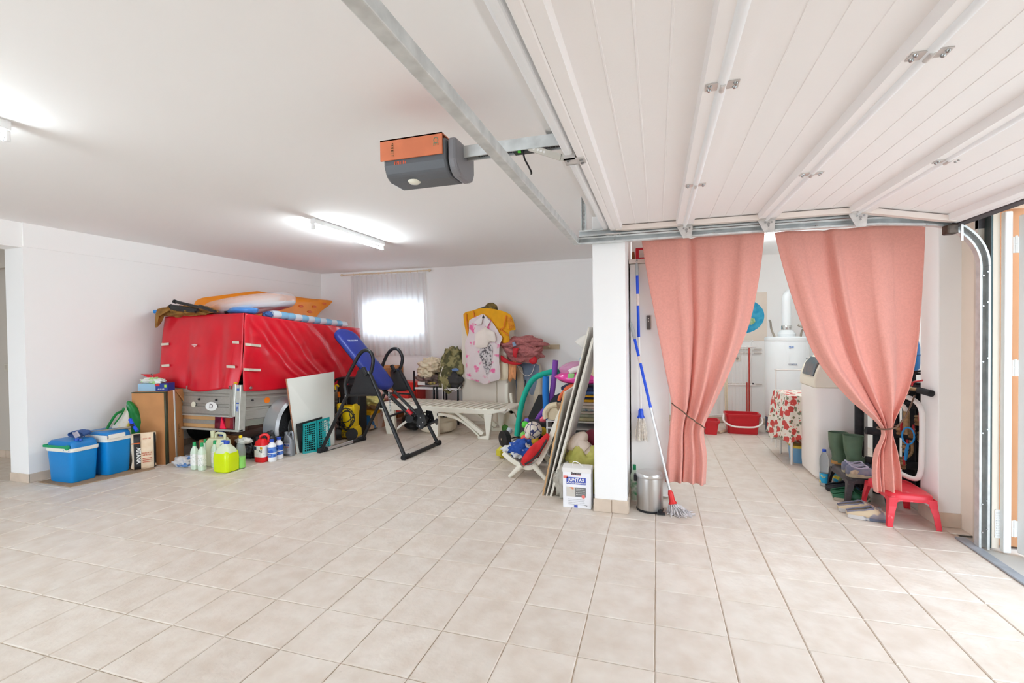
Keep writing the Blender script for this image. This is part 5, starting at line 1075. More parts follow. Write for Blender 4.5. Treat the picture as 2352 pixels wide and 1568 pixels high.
pr_ = G(599, 1062) + Vector((-.03, .05, 0)); rj = thing('red_canister', 'red and white weedkiller canister with a loop handle', 'canister', pr_); rc_ = mk('canister_red', (224, 30, 34), .35)
obj('body', MB().loft([(0, .062, .05), (.01, .07, .056), (.185, .07, .056), (.225, .06, .046), (.255, .035, .03)], pr_, 28, 4), rc_, parent=rj, angle=40); obj('label_sheet', MB().loft([(.06, .0712, .0572), (.185, .0712, .0572)], pr_, 28, 4), mk('canister_label', (238, 236, 230), .5, rgb2=(200, 206, 196), scale=40, lo=.6, hi=.7), parent=rj, angle=40)
obj('handle', MB().tube(smoothpts([pr_+Vector((-.03, -.01, .24)), pr_+Vector((-.01, 0, .285)), pr_+Vector((.03, .02, .30)), pr_+Vector((.06, .035, .275)), pr_+Vector((.062, .035, .215))], 5), .015, 8), rc_, parent=rj); obj('neck', MB().lathe([(.02, .24), (.02, .275), (.001, .277)], pr_+Vector((-.035, -.02, 0)), 12), dark, parent=rj)
text('AS', .038, mk('ink_dark', (44, 40, 44), .6), rj, frame(pr_+Vector((.035, -.0575, .125)), (1, 0, 0), (0, 0, 1)), bold=.0006); obj('label_patch', MB().box((pr_.x-.065, pr_.y-.0585, .14), (pr_.x-.02, pr_.y-.0565, .175)), mk('patch_navy', (44, 60, 80), .5), parent=rj, smooth=False); obj('label_spot', MB().box((pr_.x+.03, pr_.y-.0585, .15), (pr_.x+.06, pr_.y-.0565, .175)), MATS['clip_yellow'], parent=rj, smooth=False)
wsec = [(0, .038, .038), (.008, .045, .045), (.17, .045, .045), (.195, .036, .036), (.21, .022, .022), (.225, .02, .02)]; bw = mk('bottle_white', (236, 236, 238), .35)
for u, v, lab in ((624, 1061, 'front white bottle with blue cap and blue label beside the red canister'), (640, 1055, 'rear white bottle with blue cap and blue label beside the oil can')):
    p = G(u, v) + Vector((-.02, .03, 0)); t = bottle('white_bottle', lab, 'bottle', (p.x, p.y, 0), wsec, bw, capblue, [(.222, .025, .025), (.25, .024, .024)], 2, mk('label_blue_white', (28, 84, 184), .5, rgb2=(90, 136, 210), scale=18, lo=.5, hi=.56), (.055, .165, .0457, .0457), group='white bottles with blue caps')
    marks(t, frame((p.x+.006, p.y-.0465, .14), (1, .1, 0), (0, 0, 1)), .035, .008, MATS['print_white'], 3); marks(t, frame((p.x+.006, p.y-.0465, .082), (1, .1, 0), (0, 0, 1)), .04, .005, MATS['print_white'], 4, 2)
    obj('label_stripe', MB().lathe([(.0461, .092), (.0461, .104)], (p.x, p.y, 0), 24), bw, parent=t)
po = G(664, 1047) + Vector((-.02, .03, 0)); oj = thing('oil_can', 'silver grey motor oil can with slanted neck and label', 'oil can', po); osil = mk('oil_silver', (138, 140, 144), .35, metal=.3)
obj('body', MB().loft([(0, .055, .035), (.008, .062, .042), (.16, .062, .042), (.205, .05, .034, -.006, 0), (.245, .02, .018, -.035, 0), (.275, .018, .018, -.038, 0), (.28, .001, .001, -.038, 0)], po, 24, 4.5), osil, parent=oj, angle=40); obj('handle', MB().tube(smoothpts([po+Vector((-.01, 0, .235)), po+Vector((.02, 0, .275)), po+Vector((.05, 0, .27)), po+Vector((.057, 0, .19))], 4), .012, 8), osil, parent=oj)
obj('label_sheet', MB().box((po.x-.05, po.y-.0445, .03), (po.x+.052, po.y-.042, .15)), mk('oil_label', (214, 214, 216), .4, rgb2=(168, 168, 172), scale=20), parent=oj, smooth=False); text('Mobil', .034, mk('ink_blue2', (40, 70, 170), .5), oj, frame((po.x, po.y-.0455, .13), (1, 0, 0), (0, 0, 1)), bold=.0005); text('Super', .022, MATS['print_red'], oj, frame((po.x+.005, po.y-.0455, .105), (1, 0, 0), (0, 0, 1)))
# things tucked under the trailer
tag(obj('open_carton', MB().box((-5.02, 4.10, 0), (-4.72, 4.12, .225)).box((-5.02, 4.12, 0), (-5.0, 4.4, .225)).box((-4.74, 4.12, 0), (-4.72, 4.4, .225)).box((-5.02, 4.38, 0), (-4.72, 4.40, .225)).box((-5.02, 4.1, 0), (-4.72, 4.4, .01)), crd, smooth=False), 'open brown carton on the floor under the trailer', 'carton')
tag(obj('blue_canister', MB().lathe([(.03, .0), (.03, .28), (.025, .3), (.001, .302)], (-4.86, 4.25, .012), 14), mk('can_blue', (24, 66, 140), .4)), 'dark blue spray can standing in the carton under the trailer', 'can')
tag(obj('black_sack', MB().blob((-4.32, 4.45, .12), (.14, .22, .16), .35, 2.2, 6, 28, 16, flat=-.12, fold=.25), mk('sack_black', (30, 29, 31), .35, bump=.2, bscale=25)), 'black plastic sack under the trailer behind the red canister', 'sack')
tag(obj('white_pouch', MB().blob((-4.5, 4.22, .22), (.11, .05, .035), .3, 3, 2, M=None), mk('pouch_white', (226, 224, 216), .6)), 'white folded pouch lying on the black sack', 'pouch')
tag(obj('black_sack', MB().blob((-4.55, 4.35, .10), (.16, .14, .12), .3, 2.4, 11, 28, 16, flat=-.1, fold=.2), MATS['sack_black']), 'black bag behind the lime jug under the trailer tailgate', 'sack')
tag(obj('clear_bag', MB().blob((-4.93, 3.86, .045), (.13, .08, .06), .35, 2.6, 9, 24, 14, flat=-.045, fold=.3), mk('bag_clear_blue', (206, 202, 200), .3, rgb2=(88, 128, 178), scale=11, lo=.55, hi=.62)), 'crumpled clear plastic bag with blue and red print on the floor', 'bag')
# ================================================================ boards and crate leaning on the trailer
chip = mk('chipboard_edge', (176, 124, 96), .8, var=.1, scale=40); melw = mk('melamine_white', (232, 232, 224), .4, var=.01)
b0 = G(690, 1042)+Vector((-.05, 0, 0)); b1 = G(776, 1020)+Vector((-.05, 0, 0)); t0 = PX(659, 870, -4.24); t1 = PX(768, 853, -4.16)
wbd = thing('white_board', 'white melamine board leaning against the side of the trailer', 'board', b0)
obj('face', slab([b0, b1, t1, t0], .016), melw, parent=wbd, smooth=False)
e_ = (t0-b0); obj('raw_edge', slab([b0+Vector((-.012, -.003, .0)), b0+Vector((.001, -.003, 0)), t0+Vector((.001, -.003, 0)), t0+Vector((-.016, -.003, 0))], -.004), chip, parent=wbd, smooth=False)
tag(obj('black_board', slab([G(688, 1041)+Vector((-.015, .02, .004)), G(742, 1030)+Vector((-.015, .02, .004)), PX(740, 957, -4.06), PX(681, 974, -4.10)], .012), mk('panel_black', (34, 33, 33), .5), smooth=False), 'thin black panel between the white board and the teal crate', 'board')
cr = thing('folded_crate', 'folded teal plastic crate standing on edge against the white board', 'crate', G(720, 1036)); teal = mk('teal_plastic', (10, 140, 140), .4)
c00, c10 = G(693, 1042)+Vector((.02, 0, 0)), G(757, 1031)+Vector((.02, 0, 0)); c01, c11 = PX(697, 974, -4.06), PX(757, 957, -3.93)
def CR(s, t): return (c00.lerp(c10, s)).lerp(c01.lerp(c11, s), t)
nrm = (c10-c00).cross(c01-c00).normalized()
def bar(s0, s1, q0, q1, th=.03):
    p = [CR(s0, q0), CR(s1, q0), CR(s1, q1), CR(s0, q1)]; return [p, [x-nrm*th for x in p]]
for half, (a, b) in (('left', (0, .49)), ('right', (.52, 1.0))):
    m = MB(); m.rings(bar(a, b, 0, .07)); m.rings(bar(a, b, .93, 1)); m.rings(bar(a, a+.06, .07, .93)); m.rings(bar(b-.06, b, .07, .93))
    fr = obj('crate_half', m, teal, parent=cr, smooth=False)
    for k in range(1, 12): obj('slat', MB().rings(bar(a+.06, b-.06, .07+k*.0717-.012, .07+k*.0717+.012, .012)), teal, parent=fr, smooth=False)
    for k in range(1, 6): obj('slat', MB().rings(bar(lerp(a+.06, b-.06, k/6)-.008, lerp(a+.06, b-.06, k/6)+.008, .07, .93, .010)), teal, parent=fr, smooth=False)
    obj('centre_plate', MB().rings(bar(lerp(a, b, .35), lerp(a, b, .65), .4, .6, .016)), teal, parent=fr, smooth=False)
marks(cr, frame(CR(.88, .62)+nrm*.002, CR(.86, .9)-CR(.86, .1), CR(0, 0)-CR(1, 0)), .2, .022, mk('print_pale', (206, 222, 216), .6), 3, 2)
# ================================================================ pressure washer
yel = mk('washer_yellow', (236, 200, 10), .4); pw = G(798, 1010)+Vector((-.03, .10, 0))
kw = thing('pressure_washer', 'yellow pressure washer with black wheels and tangled black hose', 'pressure washer', pw)
obj('base', MB().loft([(.03, .125, .10), (.05, .135, .11), (.13, .13, .11), (.17, .11, .10)], pw, 28, 5), yel, parent=kw, angle=40)
obj('body', MB().loft([(.16, .10, .09), (.25, .105, .095), (.36, .11, .10), (.42, .125, .10), (.44, .12, .095), (.45, .09, .07)], pw, 28, 4), yel, parent=kw, angle=40)
for s_ in (-1, 1):
    obj('hose_horn', MB().loft([(.36, .022, .05, s_*.115, -.04), (.47, .018, .045, s_*.125, -.05), (.48, .010, .03, s_*.125, -.05)], pw, 14, 4), yel, parent=kw)
    obj('wheel', MB().tube([pw+Vector((s_*.10+.02*s_, -.13, .085)), pw+Vector((s_*.10-.02*s_+.02, -.095, .085))], .075, 24), mk('wheel_black', (32, 30, 30), .6), parent=kw)
obj('recess', MB().tube([pw+Vector((-.03, -.12, .19)), pw+Vector((-.03, -.09, .19))], .03, 14), dark, parent=kw)
obj('nameplate', MB().box((pw.x-.045, pw.y-.128, .055), (pw.x+.035, pw.y-.112, .11)), mk('plate_dark', (96, 74, 24), .5, rgb2=(190, 160, 20), scale=40), parent=kw, smooth=False)
obj('handle', MB().tube(smoothpts([pw+Vector((-.08, .05, .43)), pw+Vector((-.085, .06, .66)), pw+Vector((-.05, .06, .72)), pw+Vector((.05, .06, .72)), pw+Vector((.085, .06, .66)), pw+Vector((.08, .05, .43))], 5), .013, 8), bk, parent=kw)
hs = MB(); rnd = random.Random(4)
for k in range(4):
    c = pw+Vector((.06+.02*rnd.uniform(-1, 1), -.13-.008*k, .30+.02*rnd.uniform(-1, 1))); ra, rb_ = .07+.05*rnd.random(), .10+.05*rnd.random()
    hs.tube(smoothpts([c+Vector((ra*math.cos(a)*(1+.2*math.sin(3*a+k)), .01*math.sin(2*a), rb_*math.sin(a))) for a in [2*PI*q/10 for q in range(11)]], 4), .006, 6)
hs.tube(smoothpts([pw+Vector((-.14, -.12, .44)), pw+Vector((-.13, -.14, .30)), pw+Vector((-.06, -.15, .25)), pw+Vector((.08, -.16, .26)), pw+Vector((.15, -.1, .35))], 6), .007, 6)
hs.tube(smoothpts([pw+Vector((-.12, -.12, .24)), pw+Vector((-.05, -.15, .17)), pw+Vector((.05, -.15, .15)), pw+Vector((.14, -.1, .16))], 6), .007, 6)
obj('hose', hs, bk, parent=kw, kind='stuff')
bg_ = thing('tool_bag', 'black upright tool bag with orange and yellow tools behind the washer', 'tool bag', (-4.2, 5.75, 0)); bgm = mk('bag_black', (28, 27, 28), .7)
p0, p1 = PY(766, 940, 5.62), PY(832, 868, 5.62)
obj('bag', MB().loft([(0, .17, .10), (.02, .18, .11), (p1.z-.06, .185, .11), (p1.z, .15, .08)], ((p0.x+p1.x)/2, 5.72, 0), 28, 6), bgm, parent=bg_, angle=40)
obj('carry_loop', MB().tube(smoothpts([PY(u, v, 5.60) for u, v in ((768, 900), (764, 885), (770, 873), (785, 868), (812, 868), (825, 872))], 5), .018, 8), bgm, parent=bg_)
obj('yellow_tool', MB().tube(smoothpts([PY(u, v, 5.58) for u, v in ((771, 895), (770, 886), (775, 884), (778, 888))], 4), .012, 8), yel, parent=bg_)
obj('orange_tool', MB().tube([PY(778, 900, 5.58), PY(779, 912, 5.58)], .018, 8), so, parent=bg_); obj('steel_shaft', MB().tube([PY(779, 912, 5.58), PY(780, 934, 5.58)], .008, 8), bolt, parent=bg_)
obj('red_tab', MB().box((PY(795, 880, 5.59).x, 5.58, PY(795, 886, 5.59).z), (PY(802, 880, 5.59).x, 5.60, PY(795, 881, 5.59).z)), redp, parent=bg_, smooth=False)
# ================================================================ pile behind the inversion table
def carton(name, label, cat, u0, v0, u1, v1, Y, dep, m, **k):
    a, b = PY(u0, v1, Y), PY(u1, v0, Y); z0 = max(0, a.z)
    return tag(obj(name, MB().box((a.x, Y, z0), (b.x, Y+dep, b.z)), m, smooth=False, bevel=.004), label, cat)
carton('storage_carton', 'large plain carton in the back corner behind the blue bench', 'carton', 812, 848, 862, 985, 6.55, .45, crd)
carton('storage_carton', 'carton peeking out to the right of the blue padded bench', 'carton', 868, 840, 912, 985, 7.02, .2, crd)
carton('printed_carton', 'white printed carton in the pile right of the pressure washer', 'box', 812, 925, 868, 986, 6.15, .3, mk('print_carton', (222, 206, 196), .6, rgb2=(198, 150, 124), scale=5, lo=.55, hi=.6))
tag(obj('yellow_cloth', MB().blob(PY(850, 918, 6.1), (.20, .12, .07), .4, 2.8, 5, 28, 16, fold=.35), mk('cloth_yellow', (222, 210, 136), .85, var=.08, scale=12)), 'pale yellow cloth heaped on the white printed carton', 'cloth')
carton('yellow_tub', 'white tub with yellow rim and blue print right of the washer', 'tub', 822, 950, 850, 985, 5.95, .2, mk('tub_print', (226, 196, 160), .4, rgb2=(60, 130, 190), scale=6, lo=.5, hi=.52))
o_t = bpy.data.objects['yellow_tub']; a_, b_ = PY(820, 952, 5.93), PY(852, 946, 5.93)
obj('lid', MB().box((a_.x, 5.93, a_.z), (b_.x, 6.17, b_.z)), mk('lid_yellow', (236, 180, 24), .4), parent=o_t, smooth=False)
carton('dark_crate', 'black crate filled with small hardware packs behind the yellow tub', 'crate', 836, 930, 882, 984, 6.47, .25, mk('hardware_mix', (32, 30, 32), .5, rgb2=(150, 132, 120), scale=34, lo=.55, hi=.7))
tag(obj('glove_pile', MB().blob(PY(838, 905, 6.3), (.16, .1, .05), .4, 3, 7, 24, 14, fold=.3), mk('glove_mix', (66, 74, 58), .8, rgb2=(198, 158, 140), scale=8)), 'dark green and pink cloth bundle under the black side cover', 'cloth')
tl = mk('tool_red', (206, 44, 36), .4)
carton('red_case', 'glossy red tool case against the back wall beside the shelf', 'case', 908, 878, 957, 940, 6.75, .3, tl)
carton('red_case', 'lower red case partly hidden behind the black frame', 'case', 884, 902, 938, 945, 6.5, .22, tl)
tag(obj('red_cloth', MB().blob(PY(884, 905, 6.35), (.11, .08, .08), .4, 3, 3, 22, 12, fold=.3), mk('cloth_red_white', (196, 60, 66), .8, rgb2=(226, 210, 200), scale=9)), 'red and white cloth under the end of the blue bench', 'cloth')
# ================================================================ inversion table
it = thing('inversion_table', 'blue padded inversion bench on a black tubular A-frame', 'exercise bench', (-3.2, 5.06, 0)); bkm = mk('frame_black', (26, 26, 28), .35); mesh_ = mk('cover_black', (30, 29, 31), .75)
YN, YF = 4.72, 5.40
FL_, BL_, FR_, BR_ = Vector((-3.865, 4.73, .02)), Vector((-3.755, 5.40, .02)), Vector((-2.715, 4.70, .02)), Vector((-2.66, 5.42, .02))
for a, b in ((FL_, BL_), (FR_, BR_)):
    bar_ = obj('base_bar', MB().tube([a, b], .024, 12), bkm, parent=it)
    for q in (a, b):
        dd = (b-a).normalized()*(1 if q is a else -1); obj('foot_cap', MB().tube([q-dd*.04+Vector((0, 0, .005)), q+dd*.07+Vector((0, 0, .008))], [.034, .027], 10), rub, parent=bar_)
obj('chrome_sleeve', MB().tube([FL_.lerp(BL_, .12)+Vector((.003, 0, .004)), FL_.lerp(BL_, .72)+Vector((.003, 0, .004))], .0245, 12), mk('chrome', (206, 206, 208), .15, metal=1), parent=it)
for Y, foot_a, foot_b, n1, pv, loop in ((YN, FL_, FR_, (797, 908), (849, 855), [(797, 908), (793, 888), (796, 870), (811, 840), (827, 812), (841, 804), (853, 811), (857, 830), (852, 856)]),
                                      (YF, BL_, BR_, (884, 902), (917, 848), [(868, 880), (873, 858), (879, 838), (890, 813), (903, 801), (916, 804), (924, 820), (922, 838), (917, 850)])):
    N1, PV = PY(*n1, Y), PY(*pv, Y)
    obj('leg', MB().tube([foot_a, N1], .021, 12), bkm, parent=it); obj('leg', MB().tube([foot_b, PV], .022, 12), bkm, parent=it)
    obj('hand_rail', MB().tube(smoothpts([PY(u, v, Y) for u, v in loop], 5), .021, 12), bkm, parent=it)
    obj('spreader', MB().tube([N1, PY(n1[0]+73, n1[1]-2, Y)] if Y == YN else [N1, PY(948, 905, Y)], .012, 8), bkm, parent=it)
    obj('pivot_bolt', MB().tube([PV+Vector((0, -.03, 0)), PV+Vector((0, .03, 0))], .014, 10), bolt, parent=it)
    obj('knee_bolt', MB().tube([N1+Vector((0, -.03, 0)), N1+Vector((0, .03, 0))], .010, 10), bolt, parent=it)
obj('side_cover', puffpx([(822, 850), (838, 848), (852, 862), (859, 880), (876, 908), (830, 908), (803, 907), (812, 880)], 'y', YN, .025, wr=.006, rings=4), mesh_, parent=it)
obj('side_cover', puffpx([(897, 850), (917, 846), (927, 868), (938, 895), (905, 897), (898, 872)], 'y', YF, .025, wr=.006, rings=4), mesh_, parent=it)
for u, v, Y in ((838, 852, YN-.03), (903, 846, YF-.03)): obj('clamp', MB().box((-.02, -.02, -.05), (.02, .02, .05), M=XF(PY(u, v, Y), 0, 0, -.5)), bkm, parent=it, smooth=False, bevel=.006)
Tp, Bp = PY(783, 757, 5.06), PY(893, 893, 5.06); ax_ = (Bp-Tp); Lb = ax_.length; ax_.normalize(); up_ = Vector((0, 1, 0)).cross(ax_); up_ = up_ if up_.z > 0 else -up_
def outline(ins):
    pts = []; w0, w1 = .205-ins, .175-ins
    for k in range(11): a = PI/2+PI*k/10; pts.append((.13+(.13-ins)*math.cos(a), w0*math.sin(a)))
    for s in (.3, .5, .7): pts.append((Lb*s, -lerp(w0, w1*1.12, s)))
    for k in range(7): a = -PI/2+PI*k/6; pts.append((Lb-.10+(.10-ins)*math.cos(a), w1*math.sin(a)))
    for s in (.7, .5, .3): pts.append((Lb*s, lerp(w0, w1*1.12, s)))
    return pts
def bp(s, y, h_): return Tp + ax_*s + Vector((0, y, 0)) + up_*h_
padb = mk('pad_blue', (24, 40, 122), .45, bump=.08, bscale=90)
bed = obj('backrest_pad', MB().rings([[bp(s, y, h_) for s, y in outline(i_)] for i_, h_ in ((.02, -.028), (.002, -.02), (0, 0), (.004, .02), (.02, .032), (.06, .036))]), padb, parent=it, angle=60)
marks(bed, frame(bp(.22, -.0, .0375), (0, 1, 0), -ax_), .20, .026, mk('pad_print', (214, 220, 236), .5), 5)
obj('pad_backing', MB().rings([[bp(s, y, h_) for s, y in outline(.015)] for h_ in (-.035, -.026)]), bkm, parent=it)
# boom and ankle gear
bm0, bm1 = PY(880, 893, 5.06), PY(972, 982, 5.06)
obj('boom', MB().tube([bm0, bm1], .024, 10), bkm, parent=it); obj('boom', MB().tube([PY(905, 898, 5.0), PY(965, 958, 5.0)], .018, 10), bkm, parent=it); obj('boom_grip', MB().tube([PY(936, 941, 5.0), PY(946, 951, 5.0)], .024, 10), redp, parent=it)
ak = obj('ankle_block', MB().box((-.07, -.07, -.05), (.07, .07, .05), M=XF(PY(967, 962, 5.03), 0, 0, .6)), bkm, parent=it, smooth=False, bevel=.02)
for y in (4.93, 5.13):
    pl_ = obj('ankle_plate', MB().prism([(p.x, p.z) for p in (PY(u, v, 5.03) for u, v in ((970, 945), (983, 947), (989, 968), (976, 982), (966, 975)))], y-.004, y+.004, 'y'), bkm, parent=it, smooth=False)
    for u, v in ((976, 955), (981, 966), (974, 974)): q = PY(u, v, 5.03); obj('bolt', MB().tube([(q.x, y-.012, q.z), (q.x, y+.012, q.z)], .008, 8), bolt, parent=pl_)
obj('ankle_bar', MB().tube([PY(966, 982, 5.0), PY(1003, 966, 5.0)], .016, 10), bkm, parent=it); obj('ankle_bar_end', MB().tube([PY(1003, 964, 4.95), PY(1003, 972, 5.05)], .018, 10), bkm, parent=it)
obj('roller', MB().tube([PY(940, 962, 4.85), PY(940, 962, 5.25)], .045, 16), mk('foam_black', (36, 36, 38), .9), parent=it); obj('roller', MB().tube([PY(962, 945, 4.85), PY(962, 945, 5.25)], .04, 16), MATS['foam_black'], parent=it)
obj('cross_brace', MB().tube([PY(892, 957, YN), PY(922, 946, 5.1), PY(960, 940, YF)], .014, 8), bkm, parent=it)
ch = MB(); c0, c1 = PY(893, 897, 5.03), PY(897, 945, 5.03)
for k in range(16): ch.tube([c0.lerp(c1, (k+.5)/16)+Vector(((.008 if k % 2 else .002)*math.cos(a), (.002 if k % 2 else .008)*math.cos(a), .019*math.sin(a))) for a in [2*PI*q/10 for q in range(10)]], .0025, 5, closed=True)
obj('chain', ch, bolt, parent=it, kind='stuff')
# ================================================================ sun lounger
plw = mk('resin_white', (232, 227, 212), .45, var=.02, scale=6)
sl = thing('sun_lounger', 'white resin sun lounger with slatted top and arched legs', 'sun lounger', (-2.85, 6.15, 0)); Y0, Y1 = 5.85, 6.45
for Y in (Y0, Y1-.05):
    X = lambda u: PY(u, 960, 5.87).x
    obj('side_rail', MB().prism([(-3.78, .345), (-3.78, .425), (-2.2, .40), (-2.0, .40), (-1.88, .415), (-1.9, .385), (-2.12, .335), (-3.0, .335)], Y, Y+.05, 'y'), plw, parent=sl, smooth=False, bevel=.006)
    obj('leg', MB().prism([(-3.74, .35), (-3.55, .35), (-3.53, 0), (-3.67, 0)], Y, Y+.06, 'y'), plw, parent=sl, smooth=False, bevel=.006)
    obj('leg', MB().prism([(-3.02, .34), (-2.86, .34), (-2.87, 0), (-2.97, 0)], Y, Y+.06, 'y'), plw, parent=sl, smooth=False, bevel=.006)
    obj('leg', MB().prism([(-2.20, .34), (-2.08, .34), (-2.13, 0), (-2.28, 0), (-2.30, .03), (-2.17, .05)], Y, Y+.06, 'y'), plw, parent=sl, smooth=False, bevel=.006)
    arc_ = [(-2.88 + .62*t, .285 + .02*math.sin(t*PI) - .27*t**2.0) for t in [k/10 for k in range(11)]]
    obj('arch_brace', MB().prism(arc_ + [(x, z+.04-.01*i/10) for i, (x, z) in reversed(list(enumerate(arc_)))], Y, Y+.05, 'y'), plw, parent=sl, smooth=False)
    arc2 = [(-3.0 - .5*t, .285 - .22*t**2.0) for t in [k/10 for k in range(11)]]
    obj('arch_brace', MB().prism([(x, z+.035) for x, z in reversed(arc2)] + arc2, Y, Y+.05, 'y'), plw, parent=sl, smooth=False)
    obj('diagonal_brace', MB().prism([(-2.62, .34), (-2.56, .34), (-2.2, .09), (-2.24, .05)], Y, Y+.05, 'y'), plw, parent=sl, smooth=False)
obj('end_beam', MB().prism([(-1.92, .345), (-1.84, .40), (-1.86, .415), (-1.98, .415), (-2.0, .36)], Y0+.05, Y1-.05, 'y'), plw, parent=sl, smooth=False, bevel=.006)
obj('head_beam', MB().box((-3.80, Y0, .36), (-3.72, Y1, .43)), plw, parent=sl, smooth=False, bevel=.006)
for k in range(17):
    x = -3.66+k*.10; z = lerp(.425, .40, k/16); sk = .06
    obj('slat', MB().rings([[Vector((x-sk, Y0+.02, z-.012)), Vector((x+.06-sk, Y0+.02, z-.012)), Vector((x+.06-sk, Y0+.02, z+.008)), Vector((x-sk, Y0+.02, z+.008))], [Vector((x, Y0+.30, z-.004)), Vector((x+.06, Y0+.30, z-.004)), Vector((x+.06, Y0+.30, z+.016)), Vector((x, Y0+.30, z+.016))], [Vector((x+sk, Y1-.02, z-.012)), Vector((x+.06+sk, Y1-.02, z-.012)), Vector((x+.06+sk, Y1-.02, z+.008)), Vector((x+sk, Y1-.02, z+.008))]]), plw, parent=sl, smooth=False)
tag(obj('round_pouf', MB().loft([(0, .20, .18), (.03, .25, .22), (.10, .27, .24), (.15, .25, .22), (.17, .18, .16)], (PY(1005, 985, 6.2).x, 6.22, .0), 28, 2.2), mk('pouf_cream', (226, 216, 196), .8, var=.04)), 'cream round cushion on the floor under the sun lounger', 'cushion')
tag(obj('black_helmet', MB().blob((-3.42, 6.15, .14), (.16, .12, .13), .12, 2, 3, 24, 14, flat=-.14), mk('helmet_black', (24, 24, 26), .3)), 'black rounded bag with white squiggle under the lounger head', 'bag')
# ================================================================ metal shelf with clothes
sf = thing('metal_shelf', 'low metal shelf unit with black posts and white boards by the back wall', 'shelf', (-3.3, 6.9, 0)); shw = mk('shelf_white', (226, 222, 220), .4)
for z in (.30, .565): obj('shelf_board', MB().box((-3.71, 6.72, z-.03), (-3.33, 7.08, z)).box((-3.325, 6.72, z-.03), (-2.925, 7.08, z)), shw, parent=sf, smooth=False)
for x, zt_ in ((-3.70, .83), (-3.355, .58), (-3.30, .58), (-2.945, .58)):
    for y in (6.725, 7.065): obj('post', MB().box((x-.012, y-.012, 0), (x+.012, y+.012, zt_)), bkm, parent=sf, smooth=False)
clcream = mk('cloth_cream', (236, 224, 198), .9, rgb2=(218, 200, 168), scale=14)
tag(obj('cream_cloth', MB().blob(PY(995, 838, 6.85), (.20, .16, .10), .45, 2.6, 3, 30, 18, fold=.5).blob(PY(980, 855, 6.8), (.13, .12, .09), .4, 2.6, 5, 24, 14, fold=.4), clcream), 'heap of cream clothes on the metal shelf', 'clothes')
tag(obj('grey_cloth', MB().blob(PY(988, 868, 6.85), (.20, .13, .09), .35, 2.6, 13, 26, 14, flat=-.08, fold=.3), mk('cloth_mauve', (146, 122, 112), .9, rgb2=(64, 56, 56), scale=8)), 'mauve and black folded clothes under the cream heap', 'clothes')
carton('white_carton', 'flat white carton lying at the left end of the metal shelf', 'box', 959, 876, 976, 884, 6.76, .2, mk('carton_white', (230, 226, 220), .6))
carton('black_carton', 'small black carton beside the flat white one on the shelf', 'box', 976, 873, 990, 884, 6.76, .2, bk)
tag(obj('brush_item', MB().blob(PY(992, 880, 6.74), (.06, .03, .022), .4, 3, 1, 18, 10), mk('brush_mix', (206, 190, 90), .6, rgb2=(110, 96, 84), scale=30)), 'small yellow and grey brush on the shelf edge', 'brush')
camo = mk('camo_fabric', (88, 86, 58), .9, rgb2=(150, 142, 98), scale=11, lo=.45, hi=.55)
cm_ = thing('camouflage_jacket', 'camouflage jacket bundled on the right end of the metal shelf', 'jacket', (-3.12, 6.85, .57))
obj('jacket', MB().blob(PY(1042, 845, 6.88), (.21, .14, .30), .3, 2.4, 4, 32, 22, fold=.35).blob(PY(1026, 868, 6.78), (.12, .09, .20), .35, 2.4, 9, 26, 16, fold=.3), camo, parent=cm_)
obj('dark_lining', MB().blob(PY(1040, 872, 6.76), (.16, .06, .12), .3, 2.4, 6, 26, 14, fold=.3), mk('lining_dark', (62, 60, 60), .8), parent=cm_)
obj('patch', MB().blob(PY(1046, 849, 6.72), (.06, .02, .025), .2, 2, 2, 14, 8), mk('patch_blue', (108, 136, 186), .6), parent=cm_)
tag(obj('white_cable', MB().tube(smoothpts([PY(u, v, 6.7) for u, v in ((1018, 840), (1012, 862), (1016, 885), (1016, 925))], 5), .006, 6).tube(smoothpts([PY(u, v, 6.69) for u, v in ((1026, 888), (1034, 897), (1045, 898), (1058, 886))], 5), .005, 6), pole), 'white cable hanging in front of the metal shelf', 'cable')
# ================================================================ cream cupboard and hanging clothes
cpm = mk('cupboard_cream', (228, 220, 206), .55, var=.02, scale=3, stretch=(3, 3, .3))
cp = thing('cream_cupboard', 'tall cream cupboard behind the hanging shirts', 'cupboard', (-2.55, 7.0, 0))
obj('body', MB().box((-2.91, 6.82, .0), (-2.17, 7.22, 1.62)), cpm, parent=cp, smooth=False, bevel=.006)
obj('door', MB().box((-2.905, 6.80, .05), (-2.34, 6.82, 1.60)), cpm, parent=cp, smooth=False, bevel=.006); obj('door', MB().box((-2.325, 6.80, .05), (-2.175, 6.82, 1.60)), cpm, parent=cp, smooth=False, bevel=.006)
ysh = mk('shirt_yellow', (232, 166, 22), .8, var=.06, scale=9); yst = mk('shirt_stripe', (228, 130, 40), .8)
ys = thing('yellow_shirt', 'yellow football shirt with orange lines on a hanger', 'shirt', (-2.4, 6.72, 1.2))
shp = obj('shirt', puffpx([(1064, 722), (1084, 713), (1104, 708), (1124, 708), (1146, 712), (1160, 716), (1174, 724), (1181, 740), (1184, 757), (1171, 760), (1170, 785), (1162, 792), (1150, 785), (1140, 800), (1090, 800), (1072, 770)], 'y', 6.74, .045, wr=.02, rings=6), ysh, parent=ys)
for a, b in (((1070, 720), (1075, 766)), ((1087, 714), (1091, 735)), ((1163, 724), (1157, 752)), ((1157, 752), (1148, 758)), ((1148, 755), (1168, 770))):
    obj('seam_stripe', MB().tube([PY(*a, 6.685), PY(*b, 6.685)], .010, 6), yst, parent=shp)
obj('sleeve_panel', puffpx([(1164, 726), (1174, 728), (1182, 752), (1170, 756)], 'y', 6.70, .02, wr=.01, rings=3), mk('shirt_pattern', (226, 156, 40), .8, rgb2=(206, 118, 30), scale=40), parent=ys)
